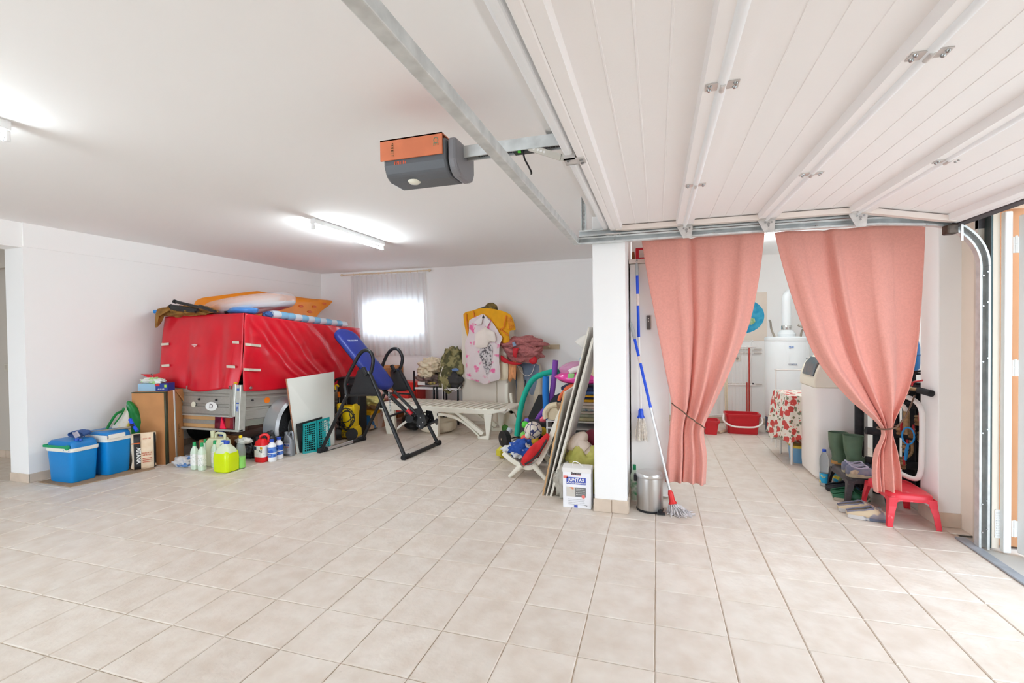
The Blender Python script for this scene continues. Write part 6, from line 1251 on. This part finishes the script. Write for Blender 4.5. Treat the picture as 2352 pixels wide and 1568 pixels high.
fl_m = mk('blouse_floral', (226, 212, 212), .85, rgb2=(232, 110, 160), scale=9, lo=.56, hi=.66)
nt = fl_m.node_tree
fb_ = thing('floral_blouse', 'white sleeveless blouse with pink and black flower print', 'blouse', (-2.6, 6.66, .7))
obj('blouse', puffpx([(1078, 736), (1096, 726), (1110, 721), (1124, 732), (1140, 752), (1147, 766), (1154, 776), (1149, 790), (1146, 820), (1149, 868), (1130, 876), (1113, 882), (1090, 874), (1069, 866), (1070, 820), (1068, 790), (1076, 760)], 'y', 6.66, .035, wr=.022, rings=7), fl_m, parent=fb_)
obj('grey_print', puffpx([(1105, 790), (1122, 786), (1132, 800), (1128, 840), (1118, 862), (1108, 835), (1100, 815)], 'y', 6.625, .018, wr=.02, rings=4), mk('blouse_grey', (206, 198, 198), .85, rgb2=(92, 86, 90), scale=30, lo=.5, hi=.62), parent=fb_)
obj('collar', puffpx([(1089, 740), (1110, 722), (1106, 744), (1096, 747)], 'y', 6.62, .012, rings=3).puff([(p.x, p.z) for p in (PY(u, v, 6.62) for u, v in ((1112, 722), (1126, 738), (1118, 752), (1112, 744)))], .012, rings=3, M=Matrix.Translation((0, 6.62, 0))), mk('collar_white', (232, 224, 222), .8), parent=fb_)
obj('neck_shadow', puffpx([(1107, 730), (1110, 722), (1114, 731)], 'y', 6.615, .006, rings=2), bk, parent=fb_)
wj = tag(obj('white_bolero', puffpx([(1092, 768), (1104, 758), (1114, 750), (1122, 756), (1136, 764), (1138, 784), (1124, 785), (1118, 797), (1094, 797)], 'y', 6.60, .028, wr=.02, rings=5), mk('bolero_white', (234, 222, 212), .85, var=.03)), 'short white jacket hung over the floral blouse', 'jacket')
tag(obj('camo_cap', MB().blob(PY(1128, 707, 6.86), (.10, .10, .08), .12, 2, 2, 22, 14, flat=-.04), mk('cap_camo', (140, 116, 60), .9, rgb2=(80, 72, 52), scale=16)), 'camouflage cap on top of the cream cupboard', 'cap')
tag(obj('coat_hanger', MB().tube(smoothpts([PY(u, v, 6.80) for u, v in ((1084, 716), (1100, 710), (1116, 704))], 4), .014, 6), dg), 'dark coat hanger end above the yellow shirt', 'hanger')
rj_ = thing('mauve_jacket', 'mauve tweed jacket with red lining bundled on the wall hooks', 'jacket', (-1.9, 6.9, 1.1)); mv = mk('tweed_mauve', (176, 108, 106), .9, var=.15, scale=40)
obj('bundle', MB().blob(PY(1200, 803, 6.88), (.32, .15, .18), .38, 1.9, 15, 44, 28, fold=.12), mv, parent=rj_); obj('fold', MB().blob(PY(1208, 785, 6.82), (.24, .13, .08), .35, 2.0, 5, 34, 20, fold=.1), mv, parent=rj_)
for q_ in range(7):
    c_ = PY(1165+q_*12, 790+(q_*17) % 34, 6.76); obj('fold', MB().blob((0, 0, 0), (.16, .06, .035), .3, 2, q_+20, 22, 12, M=XF(c_, 0, 0, .5*math.sin(q_*2.1))), mv, parent=rj_)
rl = mk('lining_red', (192, 22, 36), .6)
obj('red_lining', puffpx([(1150, 815), (1160, 828), (1180, 832), (1200, 835), (1180, 838), (1152, 830)], 'y', 6.70, .03, wr=.01, rings=3).puff([(p.x, p.z) for p in (PY(u, v, 6.70) for u, v in ((1178, 799), (1192, 799), (1186, 822), (1178, 818)))], .02, rings=3, M=Matrix.Translation((0, 6.69, 0))).puff([(p.x, p.z) for p in (PY(u, v, 6.70) for u, v in ((1215, 828), (1228, 818), (1234, 825), (1232, 834), (1222, 836)))], .025, rings=3, M=Matrix.Translation((0, 6.69, 0))), rl, parent=rj_)
obj('blue_tag', puffpx([(1176, 787), (1182, 784), (1186, 793), (1179, 796)], 'y', 6.68, .01, rings=2), mk('tag_blue', (132, 152, 178), .7), parent=rj_)
hk = thing('coat_rack', 'wooden wall rack holding the bundled jacket and trousers', 'coat rack', (-1.9, 7.2, 1.2)); obj('rail', MB().box((-2.15, 7.21, 1.15), (-1.45, 7.25, 1.22)), mk('rack_wood', (196, 178, 150), .6), parent=hk, smooth=False)
for x in (-2.0, -1.8, -1.6): obj('peg', MB().tube([(x, 7.22, 1.18), (x, 7.10, 1.2)], .012, 8), MATS['rack_wood'], parent=hk)
def hang(name, label, cat, pts, Y, m, T=.03): return tag(obj(name, puffpx(pts, 'y', Y, T, wr=.015, rings=5), m), label, cat)
hang('cream_garment', 'cream cotton garment hanging between the blouse and the orange straps', 'clothes', [(1144, 835), (1150, 828), (1166, 830), (1167, 868), (1150, 874), (1143, 868)], 6.76, mk('cotton_cream', (232, 218, 190), .9))
hang('orange_straps', 'bunch of orange webbing straps hanging under the mauve jacket', 'straps', [(1167, 832), (1176, 830), (1186, 832), (1184, 872), (1178, 868), (1173, 876), (1167, 872)], 6.80, mk('webbing_orange', (222, 154, 104), .8, stretch=(14, 14, .4), var=.2, scale=6))
hang('blue_trousers', 'faded blue trousers hanging behind the green noodle', 'trousers', [(1180, 838), (1205, 834), (1238, 838), (1236, 880), (1226, 905), (1218, 905), (1207, 870), (1198, 905), (1188, 905), (1183, 870)], 7.06, mk('denim_faded', (122, 136, 156), .9, var=.1, scale=8))
hang('beige_trousers', 'beige trousers hanging beside the blue ones', 'trousers', [(1188, 845), (1200, 845), (1203, 880), (1206, 940), (1192, 990), (1188, 940)], 7.0, mk('chino_beige', (200, 186, 164), .9, var=.06, scale=8))
hang('beige_coat', 'long beige coat hanging at the right of the wall rack', 'coat', [(1222, 840), (1238, 832), (1244, 850), (1242, 900), (1238, 935), (1226, 935), (1224, 880)], 7.08, mk('coat_beige', (202, 192, 172), .9, var=.06, scale=6))
tag(obj('drawstring', MB().tube(smoothpts([PY(u, v, 6.98) for u, v in ((1188, 838), (1198, 855), (1210, 863), (1221, 857), (1228, 838))], 5), .005, 6), pole), 'white drawstring looping below the mauve jacket', 'cord')
fcg = thing('folding_chair', 'white resin folding chair parked upright between cupboard and noodles', 'chair', (-1.95, 6.5, 0))
def curvebar(pts, Y, wy, t): 
    P_ = smoothpts([PY(u, v, Y) for u, v in pts], 5); m = MB(); rs = []
    for i, p in enumerate(P_):
        tt = (P_[min(i+1, len(P_)-1)]-P_[max(i-1, 0)]).normalized(); n_ = Vector((-tt.z, 0, tt.x)).normalized()*t/2; rs.append([p-n_, p+n_, p+n_+Vector((0, wy, 0)), p-n_+Vector((0, wy, 0))])
    return m.rings(rs)
obj('back_leg', curvebar([(1163, 880), (1163, 920), (1168, 940), (1182, 952), (1190, 962)], 6.55, .05, .045), plw, parent=fcg, angle=50); obj('arm', curvebar([(1172, 903), (1175, 925), (1183, 942), (1191, 960)], 6.50, .05, .032), plw, parent=fcg, angle=50)
obj('front_leg', curvebar([(1176, 950), (1186, 972), (1196, 985)], 6.48, .05, .06), plw, parent=fcg, angle=50); obj('seat_panel', MB().box((-2.2, 6.55, .02), (-1.98, 6.6, .33)), plw, parent=fcg, smooth=False, bevel=.01)
obj('foot', MB().box((-2.15, 6.45, 0), (-1.9, 6.62, .05)), plw, parent=fcg, smooth=False, bevel=.01)
# ================================================================ cluster beside the partition
def noodle(label, pts, Y, r_, m):
    t = thing('pool_noodle', label, 'pool noodle', PY(*pts[0], Y), 'foam pool noodles'); P_ = smoothpts([PY(u, v, Y) for u, v in pts], 6)
    obj('foam', MB().tube(P_, r_, 16), m, parent=t, angle=50); d0 = (P_[-1]-P_[-2]).normalized(); obj('core_hole', MB().tube([P_[-1], P_[-1]+d0*.002], r_*.3, 10), dark, parent=t); return t
noodle('green foam noodle bending over to the right', [(1187, 1000), (1192, 962), (1199, 925), (1212, 890), (1228, 868), (1254, 857), (1283, 852)], 5.45, .034, mk('foam_teal', (22, 168, 142), .8, bump=.1, bscale=80))
noodle('short straight blue foam noodle', [(1250, 985), (1254, 935), (1253, 900), (1254, 864)], 5.35, .038, mk('foam_blue', (36, 122, 206), .8, bump=.1, bscale=80))
noodle('tall purple foam noodle with a bent lower half', [(1222, 985), (1240, 955), (1259, 930), (1268, 902), (1273, 862), (1276, 827)], 5.40, .032, mk('foam_purple', (128, 72, 166), .8, bump=.1, bscale=80))
blkb = mk('mat_black', (38, 37, 38), .8, var=.1, scale=20)
tag(obj('black_incline', MB().rings([[Vector(p) for p in q] for q in ([(-1.68, 5.50, .0), (-1.42, 5.50, .0), (-1.42, 5.56, 0), (-1.68, 5.56, 0)], [(-1.45, 5.85, .62), (-1.05, 5.85, .62), (-1.05, 5.90, .60), (-1.45, 5.90, .60)])]), blkb, smooth=False, bevel=.01), 'black padded incline board behind the noodles', 'exercise board')
tag(obj('dark_rail', MB().box((-1.55, 7.18, .74), (-.9, 7.24, .83)), mk('rail_dark', (80, 78, 80), .6), smooth=False, bevel=.01), 'dark horizontal rail on the back wall behind the noodles', 'rail')
tag(obj('navy_cloth', puffpx([(1262, 925), (1280, 905), (1296, 905), (1280, 960), (1262, 1010), (1256, 990)], 'y', 5.15, .04, wr=.02), mk('cloth_navy', (34, 36, 48), .9)), 'dark navy cloth hanging down beside the white drawers', 'cloth')
# white slatted drawers
wd = thing('drawer_rack', 'white open plastic shelf rack loaded with folded towels', 'shelf', (-.85, 5.05, 0))
for z in (.475, .40, .32, .22, .10): obj('shelf_board', MB().box((-1.13, 4.88, z-.012), (-.49, 5.32, z)), shw, parent=wd, smooth=False, bevel=.003); 
for x in (-1.13, -.505):
    obj('side_panel', MB().box((x, 4.90, 0), (x+.015, 5.32, .47)), shw, parent=wd, smooth=False)
obj('back_panel', MB().box((-1.13, 5.31, 0), (-.49, 5.325, .47)), shw, parent=wd, smooth=False)
def towel(label, z, h_, c, x0=-1.0, x1=-.49, y0=4.9, y1=5.28, m2=None):
    m = mk('towel_%d_%d_%d' % c, c, .95, var=.1, scale=22, bump=.3, bscale=90, rgb2=m2)
    return tag(obj('folded_towel', MB().loft([(0, (x1-x0)/2-.012, (y1-y0)/2-.012), (h_*.2, (x1-x0)/2, (y1-y0)/2), (h_*.8, (x1-x0)/2, (y1-y0)/2), (h_, (x1-x0)/2-.015, (y1-y0)/2-.015)], ((x0+x1)/2, (y0+y1)/2, z), 32, 8), m), label, 'towel', 'folded towels on the shelf rack')
for i, (h_, c, m2, lab) in enumerate(((.04, (182, 170, 132), (196, 190, 150), 'olive beige folded towel at the bottom of the stack'), (.035, (150, 152, 130), (172, 168, 146), 'grey green folded towel second in the stack'), (.03, (206, 180, 168), (180, 188, 160), 'pink and sage striped folded towel'), (.025, (92, 118, 134), (196, 190, 180), 'thin blue edged folded towel'), (.035, (206, 190, 172), None, 'plain sand folded towel mid stack'), (.035, (204, 186, 176), (220, 206, 196), 'rosy cream folded towel under the mustard one'), (.03, (222, 168, 44), None, 'mustard folded cloth in the stack'), (.02, (44, 52, 84), None, 'thin navy folded cloth between two mustard ones'), (.025, (214, 160, 40), None, 'upper mustard folded cloth'), (.04, (64, 88, 132), (80, 104, 150), 'denim blue folded cloth near the top'), (.04, (42, 50, 76), None, 'dark navy folded cloth at the top of the stack'))):
    z = .478 + sum(q for q in (.04, .035, .03, .025, .035, .035, .03, .02, .025, .04, .04)[:i]); towel(lab, z, h_, c, -.98 + .004*((i*7) % 5) + (.12 if i > 5 else 0)*0, -.50, 4.9, 5.28, m2)
tag(obj('rolled_towel', MB().tube([(-1.06, 4.86, .56), (-1.02, 5.2, .56)], .075, 20).tube(smoothpts([(-1.12, 4.855, .50), (-1.13, 4.855, .56), (-1.08, 4.855, .63), (-1.0, 4.855, .65)], 4), .03, 8), mk('towel_cream', (218, 202, 172), .95, bump=.4, bscale=70)), 'cream rolled towel on the left end of the shelf rack', 'towel')
tag(obj('orange_strap', MB().tube(smoothpts([PY(u, v, 4.85) for u, v in ((1335, 885), (1312, 888), (1297, 898), (1287, 910), (1284, 920))], 6), [.028]*12+[.018]*13, 8), mk('strap_orange', (222, 108, 66), .8)), 'orange fabric band hanging down from the stack of towels', 'strap')
pk = thing('pink_float', 'translucent pink inflatable float on top of the towel stack', 'pool float', (-.8, 5.0, .86)); pink = mk('pvc_pink', (224, 62, 154), .2, var=.08, scale=5, coat=.3)
pc = PY(1335, 865, 4.95)
obj('float', MB().blob(PY(1335, 866, 4.95), (.27, .18, .075), .1, 2, 3, 36, 16), pink, parent=pk); obj('clear_top', MB().blob(PY(1337, 852, 5.0), (.24, .18, .11), .12, 2, 5, 32, 16), mk('pvc_pink_clear', (226, 150, 196), .15, alpha=.55), parent=pk)
tag(obj('green_sponge', MB().box((PY(1305, 868, 4.8).x, 4.78, PY(1305, 868, 4.8).z), (PY(1320, 858, 4.8).x, 4.84, PY(1320, 858, 4.8).z)), mk('sponge_green', (150, 200, 130), .9), smooth=False, bevel=.006), 'small green sponge block on the pink float', 'sponge')
tag(obj('white_cloth', MB().tube(smoothpts([PY(u, v, 4.82) for u, v in ((1309, 855), (1318, 850), (1335, 845), (1350, 843))], 5), .03, 10), mk('cloth_white', (232, 222, 220), .9)), 'white rolled cloth lying on the pink float', 'cloth')
tag(obj('cream_block', MB().box((PY(1314, 850, 4.95).x, 4.93, PY(1314, 852, 4.95).z), (PY(1345, 840, 4.95).x, 5.05, PY(1345, 839, 4.95).z)), mk('block_cream', (230, 214, 186), .8), smooth=False, bevel=.006), 'cream foam block on the pink float', 'foam block')
dl = thing('desk_lamp', 'white clamp lamp head hanging behind the leaning boards', 'lamp', (-.6, 4.9, 1.2)); lw = mk('lamp_white', (232, 228, 220), .4); l0, l1 = PY(1352, 772, 4.9), PY(1336, 794, 4.9)
obj('shade', MB().tube([l0, l0.lerp(l1, .3), l1, l1+(l1-l0)*.04], [.03, .055, .085, .08], 20), lw, parent=dl); obj('arm', MB().tube([PY(1366, 745, 4.9), l0], .008, 8).tube([PY(1336, 798, 4.9), PY(1339, 822, 4.9)], .006, 6).tube([PY(1344, 798, 4.9), PY(1342, 822, 4.9)], .006, 6), lw, parent=dl)
obj('clamp', MB().blob(PY(1338, 826, 4.9), (.03, .03, .04), .1), mk('clamp_blue', (90, 160, 200), .5), parent=dl)
tag(obj('blue_toy', MB().blob(PY(1361, 832, 4.9), (.03, .05, .05), .2), mk('toy_blue', (66, 148, 206), .5)), 'blue toy on the pile at the pillar edge', 'toy'); tag(obj('cream_bear', MB().blob(PY(1356, 852, 4.88), (.07, .07, .08), .25, 3, 3), mk('toy_cream', (216, 196, 160), .9)), 'cream soft toy beside the pillar on the pink float', 'soft toy')
# three leaning boards
def plank(name, label, x0, y0, topu, topv, xt, dep, th, m, edge):
    b_ = Vector((x0, y0, 0)); t_ = PX(topu, topv, xt); t_ = Vector((t_.x, y0, t_.z)); n_ = Vector((0, dep, 0)); rt = Vector((th, 0, 0))
    t = thing(name, label, 'board', b_, 'boards leaning by the pillar'); obj('panel', MB().rings([[b_, b_+rt, b_+rt+n_, b_+n_], [t_, t_+rt, t_+rt+n_, t_+n_]]), m, parent=t, smooth=False)
    obj('front_edge', MB().rings([[b_+Vector((0, -.002, 0)), b_+rt+Vector((0, -.002, 0)), b_+rt, b_], [t_+Vector((0, -.002, 0)), t_+rt+Vector((0, -.002, 0)), t_+rt, t_]]), edge, parent=t, smooth=False)
    return t
wood = mk('plank_wood', (206, 164, 116), .7, var=.08, scale=12, stretch=(1, 1, .1)); edgew = mk('plank_edge', (226, 220, 208), .6); gpan = mk('panel_grey', (228, 224, 218), .6, var=.03)
plank('wood_board', 'short bare wood board leaning outermost by the pillar', -.955, 3.95, 1306, 893, -.76, .45, .014, gpan, wood)
plank('white_plank', 'tall thin white panel leaning in the middle of the three', -.922, 3.95, 1359, 752, -.545, .5, .012, gpan, edgew)
plank('grey_plank', 'tall pale grey panel leaning nearest the pillar', -.888, 3.95, 1364, 775, -.515, .5, .02, gpan, edgew)
# paint box
px = thing('grout_box', 'white carton of grout powder with blue JUNTAS panel at the pillar', 'carton', (-.62, 3.78, 0)); pbm = mk('carton_gloss_white', (238, 237, 240), .4)
obj('box', MB().box((-.73, 3.735, 0), (-.505, 3.86, .305)), pbm, parent=px, smooth=False, bevel=.002)
obj('lid', MB().prism([(3.732, .285), (3.864, .285), (3.864, .32), (3.80, .335), (3.732, .318)], -.733, -.502, 'x'), mk('carton_lid', (230, 226, 222), .5), parent=px, smooth=False)
obj('handle', MB().tube(smoothpts([(-.655, 3.77, .325), (-.65, 3.765, .358), (-.62, 3.765, .362), (-.575, 3.775, .328)], 4), .004, 6), pole, parent=px)
F_ = lambda x0, x1, z0, z1, m, n: obj(n, MB().box((x0, 3.7325, z0), (x1, 3.7345, z1)), m, parent=px, smooth=False)
jb_ = mk('juntas_blue', (66, 84, 176), .5); F_(-.70, -.545, .19, .245, jb_, 'blue_panel'); F_(-.70, -.63, .09, .165, mk('photo_tile', (206, 200, 190), .6, rgb2=(214, 130, 86), scale=14, lo=.55, hi=.6), 'photo_panel'); F_(-.63, -.545, .09, .165, mk('text_grey', (120, 118, 116), .5), 'grey_panel'); F_(-.725, -.69, .235, .255, mk('red_tag', (226, 120, 112), .6), 'red_tag'); F_(-.66, -.585, .264, .267, redp, 'underline'); F_(-.64, -.612, .005, .022, jb_, 'maker_mark')
wr_ = lambda s, sz, x, z, m, **k: text(s, sz, m, px, frame((x, 3.7318, z), (1, 0, 0), (0, 0, 1)), **k)
wr_('Beissier', .026, -.622, .277, MATS['ink_dark'], bold=.0006); wr_('JUNTAS', .036, -.622, .224, MATS['print_white'], bold=.001); wr_('BLANCAS IMPERMEABLES', .0135, -.622, .200, MATS['print_white'], bold=.0003)
marks(px, frame((-.588, 3.7318, .154), (1, 0, 0), (0, 0, 1)), .07, .007, MATS['print_white'], 3, 4, 2.1)
marks(px, frame((-.62, 3.7318, .07), (1, 0, 0), (0, 0, 1)), .13, .004, mk('ink_grey', (170, 168, 172), .6), 5, 4, 3.4)
wr_('4 kg', .012, -.545, .026, mk('ink_grey2', (110, 108, 112), .6)); obj('round_seal', MB().tube([(-.565, 3.7325, .095), (-.565, 3.730, .095)], .014, 16), MATS['red_tag'], parent=px)
ms = thing('massage_cushion', 'beige padded neck cushion with stitched slots behind the grout box', 'cushion', (-.6, 4.1, .4)); skin = mk('cushion_beige', (224, 206, 192), .7, var=.02)
def egg(p, r, ry): return MB().blob((0, 0, 0), r, .06, 1.5, 2, 28, 18, M=XF(p, 0, 0, ry))
obj('pad', egg(PY(1326, 1014, 4.12), (.115, .075, .065), -.75), skin, parent=ms); obj('pad', egg(PY(1345, 1028, 4.08), (.10, .07, .055), .75), skin, parent=ms)
for k in range(4): q = PY(1344+k*4, 1036-k*4, 4.0); obj('slot', MB().box((-.002, -.002, -.011), (.002, .004, .011), M=XF(q, 0, 0, .5)), mk('slot_brown', (150, 126, 112), .7), parent=ms, smooth=False)
nb = mk('net_yellow', (214, 208, 110), .6, alpha=.7, bump=.3, bscale=50); tag(obj('net_sack', MB().blob((-.60, 4.08, .22), (.17, .12, .20), .3, 2.2, 4, 32, 20, flat=-.21, fold=.2), nb), 'sheer yellow sack stuffed behind the grout box', 'sack')
tag(obj('sack_filling', MB().blob((-.60, 4.10, .19), (.13, .08, .16), .35, 2.6, 8, 24, 14, flat=-.18), mk('filling_brown', (150, 128, 84), .8, rgb2=(90, 110, 80), scale=10)), 'brown and green cloth bundle showing through the yellow sack', 'cloth')
tag(obj('clear_sack', MB().blob((-.74, 3.98, .13), (.10, .10, .15), .3, 2.6, 7, 28, 16, flat=-.13, fold=.3), mk('sack_clear', (196, 190, 178), .25, alpha=.8, var=.1, scale=14)), 'clear plastic sack on the floor between boards and grout box', 'sack')
tag(obj('wine_ball', MB().blob(PY(1362, 1008, 4.35), (.09, .09, .09), .02, nu=24, nv=16), mk('ball_wine', (146, 50, 74), .4)), 'dark pink ball half hidden by the pillar', 'ball')
tag(obj('green_cushion', puffpx([(1270, 985), (1300, 965), (1318, 985), (1320, 1050), (1300, 1060), (1280, 1050)], 'y', 4.55, .07, wr=.02), mk('cushion_green', (22, 104, 72), .8)), 'dark green cushion behind the leaning boards', 'cushion')
# low white beach chair with clothes
bc_ = thing('beach_chair', 'low white folding beach chair with clothes thrown on it', 'chair', (-1.25, 4.5, 0))
prof_ = [(1155, 1040), (1170, 1053), (1190, 1066), (1212, 1074), (1232, 1066), (1250, 1038), (1268, 995), (1284, 955), (1298, 925), (1306, 912)]
for Y in (4.40, 4.78): obj('side_rail', curvebar(prof_, Y, .03, .045), plw, parent=bc_, angle=50)
P_ = smoothpts([PY(u, v, 4.42) for u, v in prof_], 3)
for k in range(1, len(P_)-1, 2): obj('slat', MB().cbox((0, 0, 0), (.045, .36, .010), M=Matrix.Translation((P_[k].x, 4.60, P_[k].z)) @ Matrix.Rotation(-math.atan2(P_[k+1].z-P_[k-1].z, P_[k+1].x-P_[k-1].x), 4, 'Y')), plw, parent=bc_, smooth=False, bevel=.003)
for Y in (4.38, 4.80):
    a, b = PY(1200, 1066, 4.4), Vector((-1.385, Y, 0)); a.y = Y; obj('leg', MB().tube([a, b], [.03, .018], 10), plw, parent=bc_); a = PY(1226, 1066, 4.4); a.y = Y; obj('leg', MB().tube([a, Vector((-1.02, Y, 0))], [.03, .018], 10), plw, parent=bc_)
tag(obj('red_garment', puffpx([(1197, 1060), (1203, 1045), (1222, 1022), (1240, 1008), (1255, 995), (1262, 1002), (1255, 1020), (1238, 1045), (1218, 1064), (1203, 1070)], 'y', 4.36, .05, wr=.02, rings=5), mk('garment_red', (204, 34, 38), .8, var=.1, scale=12)), 'red garment with dark piping thrown on the beach chair', 'clothes')
obj('piping', MB().tube(smoothpts([PY(u, v, 4.295) for u, v in ((1206, 1066), (1222, 1056), (1240, 1036), (1256, 1010))], 5), .010, 6), bk, parent=bpy.data.objects['red_garment'])
tag(obj('blue_garment', MB().blob(PY(1200, 1030, 4.5), (.13, .12, .075), .4, 2.6, 6, 30, 16, fold=.4), mk('garment_blue', (32, 76, 160), .8, rgb2=(216, 216, 214), scale=9, lo=.55, hi=.58)), 'blue and white garment crumpled on the chair seat', 'clothes')
tag(obj('white_paper', MB().blob(PY(1172, 1030, 4.6), (.09, .09, .03), .3, 3, 2, 20, 10), mk('paper_white', (224, 226, 226), .7, rgb2=(130, 160, 180), scale=9, lo=.6, hi=.66)), 'white plastic wrapper at the foot end of the beach chair', 'wrapper')
# ball and toys
sbm = bpy.data.materials.new('ball_star'); sbm.use_nodes = True; nt = sbm.node_tree; b = nt.nodes['Principled BSDF']; b.inputs['Roughness'].default_value = .4
tc = nt.nodes.new('ShaderNodeTexCoord'); vo = nt.nodes.new('ShaderNodeTexVoronoi'); vo.feature = 'DISTANCE_TO_EDGE'; vo.inputs['Scale'].default_value = 13; ra = nt.nodes.new('ShaderNodeValToRGB'); ra.color_ramp.interpolation = 'CONSTANT'; ra.color_ramp.elements[0].color = (*lin((40, 44, 96)), 1); ra.color_ramp.elements[1].color = (*lin((226, 214, 200)), 1); ra.color_ramp.elements[1].position = .06
nt.links.new(tc.outputs['Object'], vo.inputs['Vector']); nt.links.new(vo.outputs['Distance'], ra.inputs['Fac']); nt.links.new(ra.outputs['Color'], b.inputs['Base Color'])
bo_ = PY(1225, 988, 5.0); bl_o = tag(obj('football', MB().blob((0, 0, 0), (.098, .098, .098), 0, nu=32, nv=20), sbm), 'white football with navy star pattern', 'ball'); bl_o.location = bo_
tb_ = thing('toy_basket', 'clear plastic toy basket full of colourful toys under the football', 'basket', (-1.42, 5.2, 0)); obj('tub', MB().loft([(0, .15, .12), (.19, .19, .15), (.2, .195, .155)], (-1.36, 5.05, 0), 28, 5), mk('tub_grey', (92, 90, 92), .4), parent=tb_, angle=40)
for i, (u, v, r_, c, lab, Y) in enumerate(((1206, 975, .04, (86, 206, 60), 'bright green toy', 5.05), (1203, 1000, .045, (120, 196, 90), 'pale green toy spade', 5.05), (1207, 1008, .05, (230, 74, 60), 'red toy shovel blade', 4.95), (1212, 1000, .03, (234, 226, 214), 'white toy handle', 4.9), (1228, 1012, .05, (232, 182, 40), 'yellow sand toy', 4.98), (1246, 990, .05, (214, 180, 40), 'mustard toy bucket', 5.12), (1247, 964, .035, (238, 104, 120), 'pink toy lid', 5.2), (1210, 966, .03, (110, 90, 190), 'violet toy ring', 5.15), (1170, 989, .04, (206, 214, 220), 'pale blue plastic ball on the floor by the dumbbell', 5.75), (1160, 983, .05, (70, 130, 50), 'green plastic toy on the floor under the lounger end', 6.2))):
    p = PY(u, v, Y); tag(obj('plastic_toy', MB().blob(p, (r_, r_*.7, r_), .14, 1.6, i+2, 18, 12), mk('toy_%d' % i, c, .45)), lab + (' in the basket by the football' if i < 8 else ''), 'toy')
carton('toy_chest', 'black storage box behind the football holding toys', 'box', 1196, 972, 1262, 1030, 5.12, .22, mk('chest_black', (44, 43, 44), .6))
# dumbbells
def dumbbell(label, a, b, r_, m, hexn, bar_m):
    a, b = Vector(a), Vector(b); d_ = (b-a).normalized(); t = thing('dumbbell', label, 'dumbbell', (a+b)/2)
    obj('bar', MB().tube([a-d_*.05, b+d_*.05], .014, 10), bar_m, parent=t)
    for p in (a, b): obj('weight', MB().tube([p-d_*.04, p-d_*.032, p+d_*.032, p+d_*.04], [r_*.88, r_, r_, r_*.88], hexn), m, parent=t, smooth=(hexn > 8))
    return t
dumbbell('black cast-iron dumbbell on the floor beside the lounger', (-1.80, 5.52, .105), (-1.62, 5.72, .105), .10, mk('iron_black', (30, 29, 30), .5), 24, mk('chrome2', (190, 186, 178), .2, metal=1))
ya, yb = G(1147, 1052), G(1186, 1064); yd = mk('vinyl_yellow', (196, 182, 48), .6)
dumbbell('small yellow hexagonal dumbbell in front of the beach chair', (ya.x+.02, ya.y+.03, .062), (yb.x-.02, yb.y+.03, .062), .062, yd, 6, yd)
# ================================================================ window curtain
sh = bpy.data.materials.new('sheer_voile'); sh.use_nodes = True; nt = sh.node_tree; b = nt.nodes['Principled BSDF']; nt.nodes.remove(b); out = nt.nodes['Material Output']
tr_ = nt.nodes.new('ShaderNodeBsdfTransparent'); df = nt.nodes.new('ShaderNodeBsdfDiffuse'); tl_ = nt.nodes.new('ShaderNodeBsdfTranslucent'); df.inputs['Color'].default_value = (*lin((240, 238, 238)), 1); tl_.inputs['Color'].default_value = (*lin((240, 240, 240)), 1)
m1_ = nt.nodes.new('ShaderNodeMixShader'); m1_.inputs[0].default_value = .6; nt.links.new(df.outputs[0], m1_.inputs[1]); nt.links.new(tl_.outputs[0], m1_.inputs[2]); m2_ = nt.nodes.new('ShaderNodeMixShader'); m2_.inputs[0].default_value = .78; nt.links.new(tr_.outputs[0], m2_.inputs[1]); nt.links.new(m1_.outputs[0], m2_.inputs[2]); nt.links.new(m2_.outputs[0], out.inputs['Surface'])
wc_ = thing('sheer_curtain', 'sheer white voile curtain over the small back window', 'curtain', (-4.43, 7.17, 1.06))
obj('voile', MB().grid(lambda u, v: Vector((lerp(lerp(-5.17, -3.72, u), lerp(-5.15, -3.66, u), v), 7.17 + .018*math.sin(u*2*PI*15 + .8*math.sin(u*11)) + .006*math.sin(u*97), lerp(2.45, 1.05, v))), 160, 20), sh, parent=wc_, angle=180)
obj('hem', MB().grid(lambda u, v: Vector((lerp(-5.15, -3.66, u), 7.165 + .018*math.sin(u*2*PI*15 + .8*math.sin(u*11)), lerp(1.075, 1.05, v))), 160, 1), sh, parent=wc_, angle=180)
rodm = mk('rod_cream', (226, 208, 178), .5); rd = thing('curtain_pole', 'cream curtain pole with rings above the small window', 'curtain rod', (-4.45, 7.16, 2.475))
obj('pole', MB().tube([(-5.33, 7.16, 2.475), (-3.64, 7.16, 2.475)], .011, 10), rodm, parent=rd)
for x in (-5.345, -3.625): obj('finial', MB().lathe([(.001, -.03), (.018, -.018), (.024, 0), (.018, .018), (.001, .03)], (0, 0, 0), 12, M=XF((x, 7.16, 2.475), 0, 0, PI/2)), rodm, parent=rd)
for k in range(12): obj('curtain_ring', MB().tube([Vector((-5.1+k*.125, 7.16+.018*math.cos(a), 2.472+.018*math.sin(a))) for a in [2*PI*q/12 for q in range(12)]], .003, 6, closed=True), rodm, parent=rd)
sw_ = thing('light_switch', 'small cream light switch on the hall wall seen through the opening', 'light switch', PY(15, 843, 3.57)); q = PY(15, 843, 3.57)
obj('plate', MB().box((q.x-.04, 3.565, q.z-.04), (q.x+.04, 3.58, q.z+.04)), mk('switch_cream', (206, 198, 184), .4), parent=sw_, smooth=False, bevel=.005); obj('rocker', MB().box((q.x-.02, 3.56, q.z-.028), (q.x+.02, 3.566, q.z+.028)), mk('rocker', (190, 182, 168), .4), parent=sw_, smooth=False)
